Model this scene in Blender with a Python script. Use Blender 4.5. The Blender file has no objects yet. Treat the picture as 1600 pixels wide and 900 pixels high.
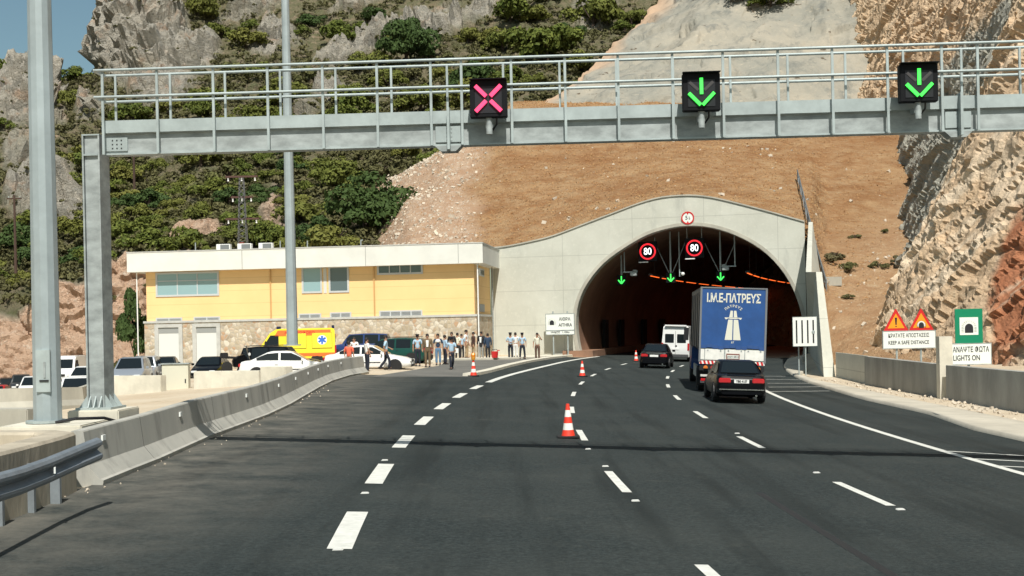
import bpy, bmesh, math, random
import numpy as np
from mathutils import Vector, Matrix, geometry
random.seed(7); rng = np.random.default_rng(7)
R = math.radians
scene = bpy.context.scene
col = scene.collection

# ------------------------------------------------------------------ camera, sky, sun, exposure
CAMH, F, V0, ROLL = 2.517, 2070.0, 510.5, R(1.2)
cd = bpy.data.cameras.new('camera'); cam = bpy.data.objects.new('camera', cd); col.objects.link(cam)
cd.sensor_width = 36; cd.lens = F / 1600 * 36; cd.shift_y = (V0 - 450) / 1600
cd.clip_end = 6000; cd.clip_start = 0.1
cam.matrix_world = Matrix.Translation((0, 0, CAMH)) @ Matrix.Rotation(ROLL, 4, 'Y') @ Matrix.Rotation(R(90), 4, 'X')
scene.camera = cam
SUN_EL, SUN_AZ = R(53), R(6)            # sun stands behind the camera, a little to its right
w = bpy.data.worlds.new('World'); scene.world = w; w.use_nodes = True
nt = w.node_tree; bg = nt.nodes['Background']
sky = nt.nodes.new('ShaderNodeTexSky'); sky.sky_type = 'NISHITA'; sky.sun_disc = False
sky.sun_elevation = SUN_EL; sky.sun_rotation = R(180) - SUN_AZ
sky.air_density = 1.0; sky.dust_density = 1.6; sky.ozone_density = 1.0; sky.altitude = 50
tint = nt.nodes.new('ShaderNodeMix'); tint.data_type = 'RGBA'; tint.blend_type = 'MULTIPLY'; tint.inputs[0].default_value = 1; tint.inputs[7].default_value = (0.95, 1.07, 0.93, 1)
nt.links.new(sky.outputs[0], tint.inputs[6]); nt.links.new(tint.outputs[2], bg.inputs[0]); bg.inputs[1].default_value = 0.075
sl = bpy.data.lights.new('sun', 'SUN'); sun = bpy.data.objects.new('sun', sl); col.objects.link(sun)
sl.energy = 4.6; sl.angle = R(0.53); sl.color = (1.0, 0.965, 0.895)
sdir = Vector((math.sin(SUN_AZ) * math.cos(SUN_EL), -math.cos(SUN_AZ) * math.cos(SUN_EL), math.sin(SUN_EL)))
sun.rotation_euler = sdir.to_track_quat('Z', 'Y').to_euler()
scene.view_settings.view_transform = 'Standard'; scene.view_settings.look = 'None'
scene.view_settings.exposure = 0.25; scene.view_settings.gamma = 1
scene.cycles.max_bounces = 6; scene.cycles.diffuse_bounces = 3; scene.cycles.glossy_bounces = 3
scene.cycles.sample_clamp_indirect = 4

# ------------------------------------------------------------------ measuring helpers
C_, S_ = math.cos(ROLL), math.sin(ROLL)
def P(px, py, Y):
    u, v = px - 800, V0 - py
    return Vector(((u * C_ + v * S_) / F * Y, Y, CAMH + (-u * S_ + v * C_) / F * Y))
PSI, CC, EE = -0.10039615, 0.003281994, 1.278e-6
def road_mid(y): return PSI * y + CC * y * y / 2 + EE * y ** 3
def heading(y): return PSI + CC * y + 3 * EE * y * y
def G(x, y):
    xc = min(max(x, -7.5), 15.0); yc = min(max(y, -20), 112)
    z = -0.043 * xc + 3.78e-5 * yc * yc
    t = -8.0 - x
    if t > 0: z -= min(0.0018 * t * t + 0.04 * t, 4.5)
    t = x - 17.5
    if t > 0 and y < 92: z += min(0.2 * t, 1.6)
    return z
def ground_at(px, py, dz=0.0):
    a, b = 3.0, 400.0
    f = lambda Y: (lambda p: p.z - G(p.x, p.y) - dz)(P(px, py, Y))
    Y = a
    while Y < b and f(Y) > 0: Y += 1.0
    lo, hi = Y - 1, Y
    for _ in range(30):
        m = (lo + hi) / 2
        if f(m) > 0: lo = m
        else: hi = m
    return P(px, py, (lo + hi) / 2)

# ------------------------------------------------------------------ noise (numpy)
def _hash(ix, iy, iz, s):
    h = (ix.astype(np.int64) * 374761393 + iy.astype(np.int64) * 668265263 + iz.astype(np.int64) * 2147483647 + s * 1274126177) & 0xffffffff
    h = ((h ^ (h >> 13)) * 1274126177) & 0xffffffff
    h = ((h ^ (h >> 16)) * 2246822519) & 0xffffffff
    return ((h ^ (h >> 15)) & 0xffffff) / float(0xffffff)
def vnoise(p, s=0):
    i = np.floor(p); fr = p - i; fr = fr * fr * (3 - 2 * fr); r = 0
    for dx in (0, 1):
        for dy in (0, 1):
            for dz in (0, 1):
                wgt = (fr[..., 0] if dx else 1 - fr[..., 0]) * (fr[..., 1] if dy else 1 - fr[..., 1]) * (fr[..., 2] if dz else 1 - fr[..., 2])
                r = r + wgt * _hash(i[..., 0] + dx, i[..., 1] + dy, i[..., 2] + dz, s)
    return r * 2 - 1
def fbm(p, sc, oct=4, s=0, ridged=False):
    r = 0; a = 1; t = 0
    for o in range(oct):
        n = vnoise(p / sc, s + o)
        if ridged: n = 1 - 2 * np.abs(n)
        r = r + a * n; t += a; a *= 0.5; sc *= 0.5
    return r / t

def facets(p, sc, s=0, tilt=0.5):
    """blocky fractured relief: every cell is a tilted flat face at its own height"""
    q = p / sc; i0 = np.floor(q); best = np.full(q.shape[:-1], 1e9); val = np.zeros(q.shape[:-1])
    for dx in (-1, 0, 1):
        for dy in (-1, 0, 1):
            for dz in (-1, 0, 1):
                c = i0 + np.array([dx, dy, dz]); h = [_hash(c[..., 0], c[..., 1], c[..., 2], s + 50 + k_) for k_ in range(7)]
                d = q - (c + np.stack(h[:3], -1)); dd = (d ** 2).sum(-1); m = dd < best
                best = np.where(m, dd, best)
                val = np.where(m, (h[3] - 0.5) * 1.2 + tilt * 2 * (d[..., 0] * (h[4] - .5) + d[..., 1] * (h[5] - .5) + d[..., 2] * (h[6] - .5)), val)
    return val

# ------------------------------------------------------------------ materials
MATS = {}
def mat(name, color, rough=0.7, var=0.0, scale=3.0, bump=0.0, bscale=None, metal=0.0, color2=None, spec=0.5, coat=0.0, detail=5, stretch=(1, 1, 1)):
    if name in MATS: return MATS[name]
    m = bpy.data.materials.new(name); m.use_nodes = True; n = m.node_tree.nodes; l = m.node_tree.links
    b = n['Principled BSDF']; b.inputs['Base Color'].default_value = (*color, 1); b.inputs['Roughness'].default_value = rough
    b.inputs['Metallic'].default_value = metal; b.inputs['Specular IOR Level'].default_value = spec
    if coat: b.inputs['Coat Weight'].default_value = coat; b.inputs['Coat Roughness'].default_value = 0.05
    if var or color2 or bump:
        tc = n.new('ShaderNodeTexCoord'); mp = n.new('ShaderNodeMapping'); l.new(tc.outputs['Object'], mp.inputs[0]); mp.inputs['Scale'].default_value = stretch
        no = n.new('ShaderNodeTexNoise'); no.inputs['Scale'].default_value = scale; no.inputs['Detail'].default_value = detail; no.inputs['Roughness'].default_value = 0.65
        l.new(mp.outputs[0], no.inputs['Vector'])
        if color2 or var:
            mx = n.new('ShaderNodeMix'); mx.data_type = 'RGBA'
            rp = n.new('ShaderNodeMapRange'); rp.inputs[1].default_value = 0.35; rp.inputs[2].default_value = 0.65
            l.new(no.outputs[0], rp.inputs[0]); l.new(rp.outputs[0], mx.inputs[0])
            c2 = color2 or tuple(c * (1 - var) for c in color)
            c1 = color if color2 else tuple(min(1, c * (1 + var)) for c in color)
            mx.inputs[6].default_value = (*c1, 1); mx.inputs[7].default_value = (*c2, 1)
            l.new(mx.outputs[2], b.inputs['Base Color'])
        if bump:
            n2 = n.new('ShaderNodeTexNoise'); n2.inputs['Scale'].default_value = bscale or scale * 6; n2.inputs['Detail'].default_value = 4
            l.new(mp.outputs[0], n2.inputs['Vector'])
            bp = n.new('ShaderNodeBump'); bp.inputs['Strength'].default_value = bump; bp.inputs['Distance'].default_value = 0.03
            l.new(n2.outputs[0], bp.inputs['Height']); l.new(bp.outputs[0], b.inputs['Normal'])
    MATS[name] = m; return m
def emit(name, color, strength):
    if name in MATS: return MATS[name]
    m = bpy.data.materials.new(name); m.use_nodes = True; b = m.node_tree.nodes['Principled BSDF']
    b.inputs['Base Color'].default_value = (0.02, 0.02, 0.02, 1); b.inputs['Emission Color'].default_value = (*color, 1); b.inputs['Emission Strength'].default_value = strength
    MATS[name] = m; return m

# ------------------------------------------------------------------ mesh builder
class MB:
    def __init__(s): s.v = []; s.f = []
    def add(s, vs, fs):
        o = len(s.v); s.v += [tuple(v) for v in vs]; s.f += [tuple(i + o for i in f) for f in fs]; return s
    def box(s, c, d, rz=0.0, M=None):
        x, y, z = d[0] / 2, d[1] / 2, d[2] / 2
        vs = [Vector((a * x, b * y, e * z)) for e in (-1, 1) for b in (-1, 1) for a in (-1, 1)]
        rot = M if M is not None else Matrix.Rotation(rz, 3, 'Z')
        vs = [rot @ v + Vector(c) for v in vs]
        return s.add(vs, [(0, 2, 3, 1), (4, 5, 7, 6), (0, 1, 5, 4), (2, 6, 7, 3), (0, 4, 6, 2), (1, 3, 7, 5)])
    def bar(s, a, b, wd, ht=None):
        a, b = Vector(a), Vector(b); d = b - a; L = d.length
        q = d.to_track_quat('Y', 'Z').to_matrix()
        return s.box((a + b) / 2, (wd, L, ht or wd), M=q)
    def tube(s, pts, rad, n=8, cap=True):
        pts = [Vector(p) for p in pts]; rads = rad if isinstance(rad, (list, tuple)) else [rad] * len(pts)
        rings = []
        for i, p in enumerate(pts):
            d = (pts[min(i + 1, len(pts) - 1)] - pts[max(i - 1, 0)]).normalized()
            q = d.to_track_quat('Z', 'X').to_matrix()
            rings.append([p + q @ Vector((math.cos(2 * math.pi * k / n) * rads[i], math.sin(2 * math.pi * k / n) * rads[i], 0)) for k in range(n)])
        return s.loft(rings, cap=cap)
    def loft(s, rings, closed=True, cap=True):
        n = len(rings[0]); vs = [v for r in rings for v in r]; fs = []
        for i in range(len(rings) - 1):
            for k in range(n if closed else n - 1):
                a, b = i * n + k, i * n + (k + 1) % n
                fs.append((a, b, b + n, a + n))
        if cap and closed: fs += [tuple(range(n - 1, -1, -1)), tuple((len(rings) - 1) * n + k for k in range(n))]
        return s.add(vs, fs)
    def prism(s, poly, o, ux, uy, depth):
        """poly in the plane o + a*ux + b*uy, extruded by the vector depth"""
        o, ux, uy, depth = Vector(o), Vector(ux), Vector(uy), Vector(depth); n = len(poly)
        A = [o + ux * a + uy * b for a, b in poly]; B = [p + depth for p in A]
        return s.add(A + B, [tuple(range(n)), tuple(range(2 * n - 1, n - 1, -1))] + [(k, k + n, (k + 1) % n + n, (k + 1) % n) for k in range(n)])
    def lathe(s, prof, c=(0, 0, 0), n=20):
        c = Vector(c)
        return s.loft([[c + Vector((r * math.cos(2 * math.pi * k / n), r * math.sin(2 * math.pi * k / n), z)) for k in range(n)] for r, z in prof])
    def quad(s, a, b, c, d): return s.add([a, b, c, d], [(0, 1, 2, 3)])
    def build(s, name, m, parent=None, smooth=None, loc=None, bevel=0):
        me = bpy.data.meshes.new(name); me.from_pydata(s.v, [], s.f)
        bm = bmesh.new(); bm.from_mesh(me)
        bmesh.ops.recalc_face_normals(bm, faces=bm.faces)
        if bevel: bmesh.ops.bevel(bm, geom=[e for e in bm.edges if len(e.link_faces) == 2 and e.calc_face_angle() > 0.5], offset=bevel, segments=2, affect='EDGES')
        bm.to_mesh(me); bm.free()
        me.materials.append(m)
        if smooth is not None:
            me.polygons.foreach_set('use_smooth', [True] * len(me.polygons)); me.set_sharp_from_angle(angle=R(smooth))
        o = bpy.data.objects.new(name, me); col.objects.link(o)
        if parent is not None: o.parent = parent
        if loc is not None: o.location = loc
        return o
def tag(o, label, cat, group=None):
    o['label'] = label; o['category'] = cat
    if group: o['group'] = group
    return o
def struct(o, kind='structure'): o['kind'] = kind; return o
def thing(name, label, cat, loc=(0, 0, 0), rz=0.0, group=None):
    o = bpy.data.objects.new(name, None); col.objects.link(o); o.empty_display_size = 0.2
    o.location = loc; o.rotation_euler = (0, 0, rz)
    return tag(o, label, cat, group)
def children(o): return [c for c in bpy.data.objects if c.parent == o]
def copy_tree(o, kids, parent=None):
    c = o.copy(); col.objects.link(c)
    if parent is not None: c.parent = parent
    for k, sub in kids: copy_tree(k, sub, c)
    return c
def tree_of(o): return [(k, tree_of(k)) for k in children(o)]
def text(name, body, size, m, parent, loc, rot=(R(90), 0, 0), align='CENTER', bold=0.0, sx=1.0, ext=0.003):
    cu = bpy.data.curves.new(name, 'FONT'); cu.body = body; cu.size = size; cu.align_x = align; cu.align_y = 'CENTER'
    cu.extrude = ext; cu.offset = bold; cu.resolution_u = 3
    t = bpy.data.objects.new(name, cu); col.objects.link(t)
    bpy.context.view_layer.update()
    me = bpy.data.meshes.new_from_object(t.evaluated_get(bpy.context.evaluated_depsgraph_get()))
    bpy.data.objects.remove(t)
    me.materials.clear(); me.materials.append(m); me.name = name
    o = bpy.data.objects.new(name, me); col.objects.link(o); o.parent = parent; o.location = loc; o.rotation_euler = rot; o.scale = (sx, 1, 1)
    return o
def grid_mesh(name, pts, m, attr=None, smooth=True):
    nu, nv = pts.shape[:2]
    me = bpy.data.meshes.new(name)
    idx = np.arange(nu * nv).reshape(nu, nv)
    fs = np.stack([idx[:-1, :-1], idx[1:, :-1], idx[1:, 1:], idx[:-1, 1:]], -1).reshape(-1, 4)
    me.from_pydata(pts.reshape(-1, 3).tolist(), [], fs.tolist())
    if attr is not None:
        a = me.color_attributes.new('mask', 'FLOAT_COLOR', 'POINT'); d = np.ones((nu * nv, 4), np.float32); d[:, :attr.shape[-1]] = attr.reshape(nu * nv, -1)
        a.data.foreach_set('color', d.ravel())
    me.polygons.foreach_set('use_smooth', [bool(smooth)] * len(me.polygons))
    me.materials.append(m)
    o = bpy.data.objects.new(name, me); col.objects.link(o); return o
def node_mat(name, rough=0.9):
    m = bpy.data.materials.new(name); m.use_nodes = True; n = m.node_tree.nodes; l = m.node_tree.links
    b = n['Principled BSDF']; b.inputs['Roughness'].default_value = rough; b.inputs['Specular IOR Level'].default_value = 0.2
    tc = n.new('ShaderNodeTexCoord')
    def noise(scale, detail=5, rough=0.6, stretch=(1, 1, 1), rot=(0, 0, 0)):
        mp = n.new('ShaderNodeMapping'); mp.inputs['Scale'].default_value = stretch; mp.inputs['Rotation'].default_value = rot; l.new(tc.outputs['Object'], mp.inputs[0])
        q = n.new('ShaderNodeTexNoise'); q.inputs['Scale'].default_value = scale; q.inputs['Detail'].default_value = detail; q.inputs['Roughness'].default_value = rough
        l.new(mp.outputs[0], q.inputs['Vector']); return q.outputs[0]
    def voro(scale, feature='F1', stretch=(1, 1, 1), rot=(0, 0, 0), out='Distance'):
        mp = n.new('ShaderNodeMapping'); mp.inputs['Scale'].default_value = stretch; mp.inputs['Rotation'].default_value = rot; l.new(tc.outputs['Object'], mp.inputs[0])
        q = n.new('ShaderNodeTexVoronoi'); q.feature = feature; q.inputs['Scale'].default_value = scale; l.new(mp.outputs[0], q.inputs['Vector']); return q.outputs[out]
    def ramp(x, a, b, lo=0.0, hi=1.0):
        q = n.new('ShaderNodeMapRange'); q.inputs[1].default_value = a; q.inputs[2].default_value = b; q.inputs[3].default_value = lo; q.inputs[4].default_value = hi
        l.new(x, q.inputs[0]); return q.outputs[0]
    def mix(fac, a, b, blend='MIX'):
        q = n.new('ShaderNodeMix'); q.data_type = 'RGBA'; q.blend_type = blend
        for s_, v in ((0, fac), (6, a), (7, b)):
            if isinstance(v, (int, float)): q.inputs[s_].default_value = v
            elif isinstance(v, tuple): q.inputs[s_].default_value = (*v, 1)
            else: l.new(v, q.inputs[s_])
        return q.outputs[2]
    def mul(a, b):
        q = n.new('ShaderNodeMath'); q.operation = 'MULTIPLY'
        for i, v in enumerate((a, b)):
            if isinstance(v, (int, float)): q.inputs[i].default_value = v
            else: l.new(v, q.inputs[i])
        return q.outputs[0]
    def add(a, b):
        q = n.new('ShaderNodeMath'); q.operation = 'ADD'
        for i, v in enumerate((a, b)):
            if isinstance(v, (int, float)): q.inputs[i].default_value = v
            else: l.new(v, q.inputs[i])
        return q.outputs[0]
    def mask():
        q = n.new('ShaderNodeAttribute'); q.attribute_name = 'mask'; s_ = n.new('ShaderNodeSeparateColor'); l.new(q.outputs['Color'], s_.inputs[0]); return s_.outputs
    def xyz():
        s_ = n.new('ShaderNodeSeparateXYZ'); l.new(tc.outputs['Object'], s_.inputs[0]); return s_.outputs
    def out(colr, height=None, strength=0.5, dist=0.1):
        l.new(colr, b.inputs['Base Color'])
        if height is not None:
            bp = n.new('ShaderNodeBump'); bp.inputs['Strength'].default_value = strength; bp.inputs['Distance'].default_value = dist
            l.new(height, bp.inputs['Height']); l.new(bp.outputs[0], b.inputs['Normal'])
    class K: pass
    k = K(); k.m, k.noise, k.voro, k.ramp, k.mix, k.mul, k.add, k.mask, k.xyz, k.out, k.n, k.l, k.b = m, noise, voro, ramp, mix, mul, add, mask, xyz, out, n, l, b
    MATS[name] = m; return k

# shared materials
M_CONC = mat('concrete', (0.40, 0.38, 0.32), 0.85, 0.16, 0.7, 0.25, 9, stretch=(1, 1, 0.4))
M_CONC2 = mat('white_concrete', (0.60, 0.565, 0.47), 0.85, 0.12, 1.2, 0.2, 12)
M_CONCD = mat('grey_concrete', (0.25, 0.25, 0.235), 0.85, 0.22, 1.0, 0.25, 10, stretch=(1, 1, 0.35))
M_GALV = mat('galvanised_steel', (0.36, 0.41, 0.405), 0.55, 0.14, 2.2, metal=0.25)
M_GALVD = mat('weathered_steel', (0.31, 0.34, 0.335), 0.6, 0.26, 2.4, metal=0.15, stretch=(1, 1, 2))
M_BLACK = mat('black_plastic', (0.012, 0.012, 0.014), 0.5)
M_RUBBER = mat('rubber', (0.014, 0.014, 0.014), 0.85)
M_GLASS = mat('dark_glass', (0.010, 0.014, 0.016), 0.08, spec=0.35)
M_CHROME = mat('chrome', (0.6, 0.6, 0.6), 0.25, metal=1.0)
M_ALLOY = mat('alloy_rim', (0.35, 0.36, 0.37), 0.4, metal=0.6)
M_WHITE = mat('white_paint', (0.78, 0.78, 0.75), 0.45)
M_SIGNW = mat('white_sign_face', (0.74, 0.77, 0.72), 0.4)
M_BLK = mat('black_lettering', (0.015, 0.015, 0.02), 0.5)
M_RED = mat('red_sign_face', (0.55, 0.02, 0.02), 0.4)
M_TAIL = mat('red_lamp_glass', (0.45, 0.015, 0.02), 0.25, coat=0.5)
M_HEADL = mat('clear_lamp_glass', (0.7, 0.72, 0.72), 0.15, coat=0.5)
M_ROADPAINT = mat('road_paint', (0.62, 0.62, 0.57), 0.7, 0.12, 6.0, detail=8)
# ================================================================== GROUND, ROAD
k = node_mat('dirt_ground')
c1 = k.mix(k.ramp(k.noise(0.25, 6), 0.35, 0.65), (0.58, 0.50, 0.38), (0.50, 0.40, 0.28))
c1 = k.mix(k.ramp(k.noise(9, 4), 0.55, 0.72), c1, (0.58, 0.50, 0.40))
c1 = k.mix(k.mul(k.ramp(k.noise(2.2, 4), 0.6, 0.75), 0.5), c1, (0.16, 0.12, 0.08))
k.out(c1, k.noise(14, 5), 0.6, 0.05); M_DIRT = k.m
xs = sorted(set([-1500, -800, -400, -200, -120, -90] + list(np.arange(-70, 60, 1.5)) + [-7.5, 15, 17.5, 80, 120, 200, 400, 800, 1500]))
ys = [-200, -100, -50] + list(np.arange(-30, 130, 1.5)) + [140, 160, 200, 300, 500, 900, 1500]
pts = np.array([[(x, y, G(x, y) - 0.035) for y in ys] for x in xs])
struct(grid_mesh('ground', pts, M_DIRT))

k = node_mat('asphalt', 0.82)
a = k.mix(k.ramp(k.noise(14, 9, 0.92), 0.42, 0.60), (0.011, 0.016, 0.0165), (0.045, 0.055, 0.0535))
a = k.mix(k.mul(k.ramp(k.noise(0.35, 5), 0.4, 0.7), 0.45), a, (0.052, 0.058, 0.053))
a = k.mix(k.mul(k.ramp(k.noise(0.6, 6, 0.6, (2.2, 0.12, 1), (0, 0, R(2))), 0.5, 0.66), 0.7), a, (0.014, 0.018, 0.0175))
a = k.mix(k.mul(k.ramp(k.noise(0.9, 7, 0.7), 0.60, 0.72), 0.35), a, (0.075, 0.078, 0.068))
a = k.mix(k.ramp(k.voro(1.6), 0.012, 0.02, 0.6, 0.0), a, (0.35, 0.34, 0.30))
dust = k.mul(k.mask()[0], k.ramp(k.noise(1.1, 7, 0.7), 0.30, 0.72))
a = k.mix(dust, a, (0.20, 0.185, 0.155))
k.out(a, k.noise(90, 2), 0.35, 0.01); M_ASPH = k.m
k = node_mat('old_asphalt', 0.85)
a = k.mix(k.ramp(k.noise(0.5, 6), 0.35, 0.65), (0.16, 0.155, 0.14), (0.11, 0.11, 0.10))
k.out(k.mix(k.mul(k.ramp(k.noise(30, 3), 0.4, 0.7), 0.4), a, (0.2, 0.19, 0.17)), k.noise(60, 2), 0.3, 0.01); M_OLDASPH = k.m

def curve(pts):
    pts = sorted(pts, key=lambda p: p[1]); Y = [p[1] for p in pts]; X = [p[0] for p in pts]
    return lambda y: float(np.interp(y, Y, X))
BARPX = [(162, 758), (205, 740), (250, 722), (330, 685), (420, 651), (455, 634), (480, 619), (500, 607), (520, 597), (548, 588), (577, 583)]
barr = [ground_at(*p) for p in BARPX]
edge_l_far = [ground_at(*p) for p in [(736, 589), (768, 582), (800, 573), (830, 566), (860, 561), (890, 557.5), (912, 555)]]
edge_r_px = [(1600, 690), (1520, 672), (1450, 647), (1400, 636), (1350, 625), (1300, 610), (1262, 598), (1240, 588), (1229, 580), (1225, 572), (1231, 563), (1243, 557)]
edge_r = [ground_at(*p) for p in edge_r_px]
xr = curve([(11.2, -40), (11.6, 10)] + [(p.x, p.y) for p in edge_r])
xl_near = curve([(-6.6, -40), (-7.2, 5), (-7.0, 14)] + [(p.x - 0.15, p.y) for p in barr])
xl_far = curve([(p.x, p.y) for p in edge_l_far])
ysplit = edge_l_far[0].y
yend = 98.0
def strip(name, ylist, fl, fr, m, n=14, dz=0.0, maskf=None):
    pts, at = [], []
    for y in ylist:
        a, b = fl(y), fr(y); row = [a + (b - a) * i / n for i in range(n + 1)]
        pts.append([(x, y, G(x, y) + dz) for x in row]); at.append([((maskf(x, y) if maskf else 0), 0, 0) for x in row])
    return struct(grid_mesh(name, np.array(pts), m, np.array(at)))
def dustf(x, y):
    left = xl_near(min(y, 60)); t = max(0, 1 - (x - left) / 3.8) * (1 if y < 64 else 0)
    return min(1, t * 0.95)
ylist = list(np.arange(-40, 10, 2.0)) + list(np.arange(10, ysplit, 0.8)) + [ysplit]
strip('road', ylist, xl_near, xr, M_ASPH, 28, 0.0, dustf)
ylist2 = [ysplit] + list(np.arange(ysplit + 0.5, yend, 0.8)) + [yend]
strip('road', ylist2, xl_far, xr, M_ASPH, 20)
def ground_poly(name, pts, m, dz):
    mb = MB(); tri = geometry.tessellate_polygon([[Vector((p.x, p.y, 0)) for p in pts]])
    mb.add([(p.x, p.y, G(p.x, p.y) + dz) for p in pts], tri); return struct(mb.build(name, m))
def dens(poly, n=6):
    out = []
    for i in range(len(poly)):
        a, b = poly[i], poly[(i + 1) % len(poly)]
        out += [(a[0] + (b[0] - a[0]) * t / n, a[1] + (b[1] - a[1]) * t / n) for t in range(n)]
    return out
# lighter apron in front of the service building
apron = dens([(578, 588.6), (737, 588.6), (768, 581.5), (800, 572.5), (830, 565.6), (860, 560.5), (890, 557), (905, 555.4), (880, 555.5), (800, 558.5), (700, 562), (688, 571), (640, 579)])
ground_poly('pavement', [ground_at(*p) for p in apron], M_OLDASPH, 0.004)
# road markings
def line_strip(name, path, wd, dz=0.006):
    L, Rr = [], []
    for i, p in enumerate(path):
        d = (path[min(i + 1, len(path) - 1)] - path[max(i - 1, 0)]); nrm = Vector((d.y, -d.x, 0)).normalized()
        L.append(p - nrm * wd / 2); Rr.append(p + nrm * wd / 2)
    mb = MB(); vs = []
    for a, b in zip(L, Rr): vs += [(a.x, a.y, G(a.x, a.y) + dz), (b.x, b.y, G(b.x, b.y) + dz)]
    mb.add(vs, [(2 * i, 2 * i + 1, 2 * i + 3, 2 * i + 2) for i in range(len(path) - 1)])
    return struct(mb.build(name, M_ROADPAINT))
def lane_pt(d, y): h = heading(y); return Vector((road_mid(y) + d * math.cos(h), y - d * math.sin(h) * 0.0, 0))
def lane_path(d, y0, y1, step=1.0):
    n = max(2, int((y1 - y0) / step) + 1); return [lane_pt(d * math.sqrt(1 + heading(y) ** 2), y) for y in np.linspace(y0, y1, n)]
D1, D2, D4 = -0.848, 3.06, 10.76
for i in range(-4, 8):
    c = 16.12 + 6 * i; line_strip('lane_marking', lane_path(D1, c - 1.45, c + 1.45), 0.28)
line_strip('edge_marking', [Vector((p.x, p.y, 0)) for p in [ground_at(*q) for q in [(763, 597.5), (780, 591), (800, 585), (825, 578.5), (850, 572.5), (880, 565.5), (905, 561), (935, 557)]]], 0.3)
s2 = ground_at(964, 752).y
for i in range(-3, 9):
    c = s2 + 9 * i; line_strip('lane_marking', lane_path(D2, c - 1.45, c + 1.45), 0.15)
for i in range(-3, 8):
    c = 20.84 + 9 * i; line_strip('lane_marking', lane_path(D2 + 3.75, c - 1.45, c + 1.45), 0.15)
line_strip('edge_marking', lane_path(D4, -20, 66), 0.2)
for a, b in [((1478, 705), (1660, 716)), ((1516, 717), (1660, 724)), ((1560, 728.5), (1660, 733)), ((1203, 612), (1296, 611)), ((1201, 605), (1282, 604.5)), ((1199, 599), (1266, 599)), ((1197, 593), (1252, 593.5)), ((1195, 588), (1240, 588))]:
    A, B = ground_at(*a), ground_at(*b); line_strip('hatch_marking', [Vector((A.x + (B.x - A.x) * t / 5, A.y + (B.y - A.y) * t / 5, 0)) for t in range(6)], 0.13)
# dark sealed seam across the lanes, and reflective road studs
M_TAR = mat('tar', (0.013, 0.014, 0.015), 0.6)
mb = MB(); path = [ground_at(1186 + (1420 - 1186) * t / 8, 770 + (915 - 770) * t / 8) for t in range(9)]
vs = []
for p in path: vs += [(p.x - 0.06, p.y, G(p.x, p.y) + 0.004), (p.x + 0.06, p.y, G(p.x, p.y) + 0.004)]
mb.add(vs, [(2 * i, 2 * i + 1, 2 * i + 3, 2 * i + 2) for i in range(8)]); struct(mb.build('road_seam', M_TAR))
stud0 = None
for px, py in [(528, 859), (570, 771), (601, 719.5), (946, 729), (993, 783), (1276, 739), (1407, 796.5), (919, 702), (1152, 677.5)]:
    p = ground_at(px, py)
    if stud0 is None:
        stud0 = tag(MB().prism([(-0.06, 0), (0.06, 0), (0.045, 0.016), (-0.045, 0.016)], (0, -0.05, 0), (1, 0, 0), (0, 0, 1), (0, 0.10, 0)).build('road_stud', mat('stud_white', (0.7, 0.7, 0.66), 0.4)), 'small white reflective stud fixed on the asphalt in a lane line', 'road stud', 'reflective studs along the lane lines'); o = stud0
    else: o = stud0.copy(); col.objects.link(o)
    o.location = (p.x, p.y, G(p.x, p.y) + 0.002)

# kerbs and concrete verge
def sweep(path, prof, up=Vector((0, 0, 1))):
    rings = []
    for i, p in enumerate(path):
        d = path[min(i + 1, len(path) - 1)] - path[max(i - 1, 0)]; d.z = 0; d.normalize(); nrm = Vector((d.y, -d.x, 0))
        rings.append([p + nrm * a + up * b for a, b in prof])
    return rings
def gpath(pxs, n=4):
    out = []
    for i in range(len(pxs) - 1):
        for t in range(n): out.append(ground_at(pxs[i][0] + (pxs[i + 1][0] - pxs[i][0]) * t / n, pxs[i][1] + (pxs[i + 1][1] - pxs[i][1]) * t / n))
    out.append(ground_at(*pxs[-1])); return out
kp = gpath([(738, 588), (768, 582), (800, 573), (830, 566), (860, 561), (890, 557.5), (908, 555.5)])
struct(MB().loft(sweep(kp, [(0, -0.1), (0, 0.13), (-0.04, 0.15), (-0.45, 0.15), (-0.47, 0.0), (-0.47, -0.1)])).build('kerb', M_CONC2, smooth=30))
kp2 = gpath([(690, 566), (705, 563.5), (760, 562.5), (800, 561.5), (850, 559.5), (885, 557.5)])
struct(MB().loft(sweep(kp2, [(0, -0.1), (0, 0.12), (-0.04, 0.14), (-3.4, 0.14), (-3.4, -0.1)])).build('sidewalk', M_CONC2, smooth=30))
# right-hand verge strip between the asphalt and the parapet wall
WALLX = 16.4
ep = [Vector((xr(y), y, G(xr(y), y))) for y in list(np.arange(-10, 60, 1.5)) + [p.y for p in edge_r if p.y > 60]]
vs = []; fs = []
rows = []
for i, p in enumerate(ep):
    xo = max(p.x + 0.25, min(14.3 + 0.012 * max(0, p.y - 32), p.x + 2.2) if p.y < 72 else p.x + 1.2)
    rows.append([(p.x - 0.02, p.y, p.z - 0.05), (p.x, p.y, p.z + 0.10), (p.x + 0.12, p.y, p.z + 0.12)] + [(p.x + 0.12 + (xo - p.x - 0.12) * t / 4, p.y, G(p.x + (xo - p.x) * t / 4, p.y) + 0.115) for t in range(1, 5)] + [(xo + 0.05, p.y, G(xo, p.y) - 0.06)])
struct(grid_mesh('verge', np.array(rows), mat('dusty_concrete', (0.47, 0.43, 0.35), 0.9, 0.14, 0.6, 0.3, 12)))

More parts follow.
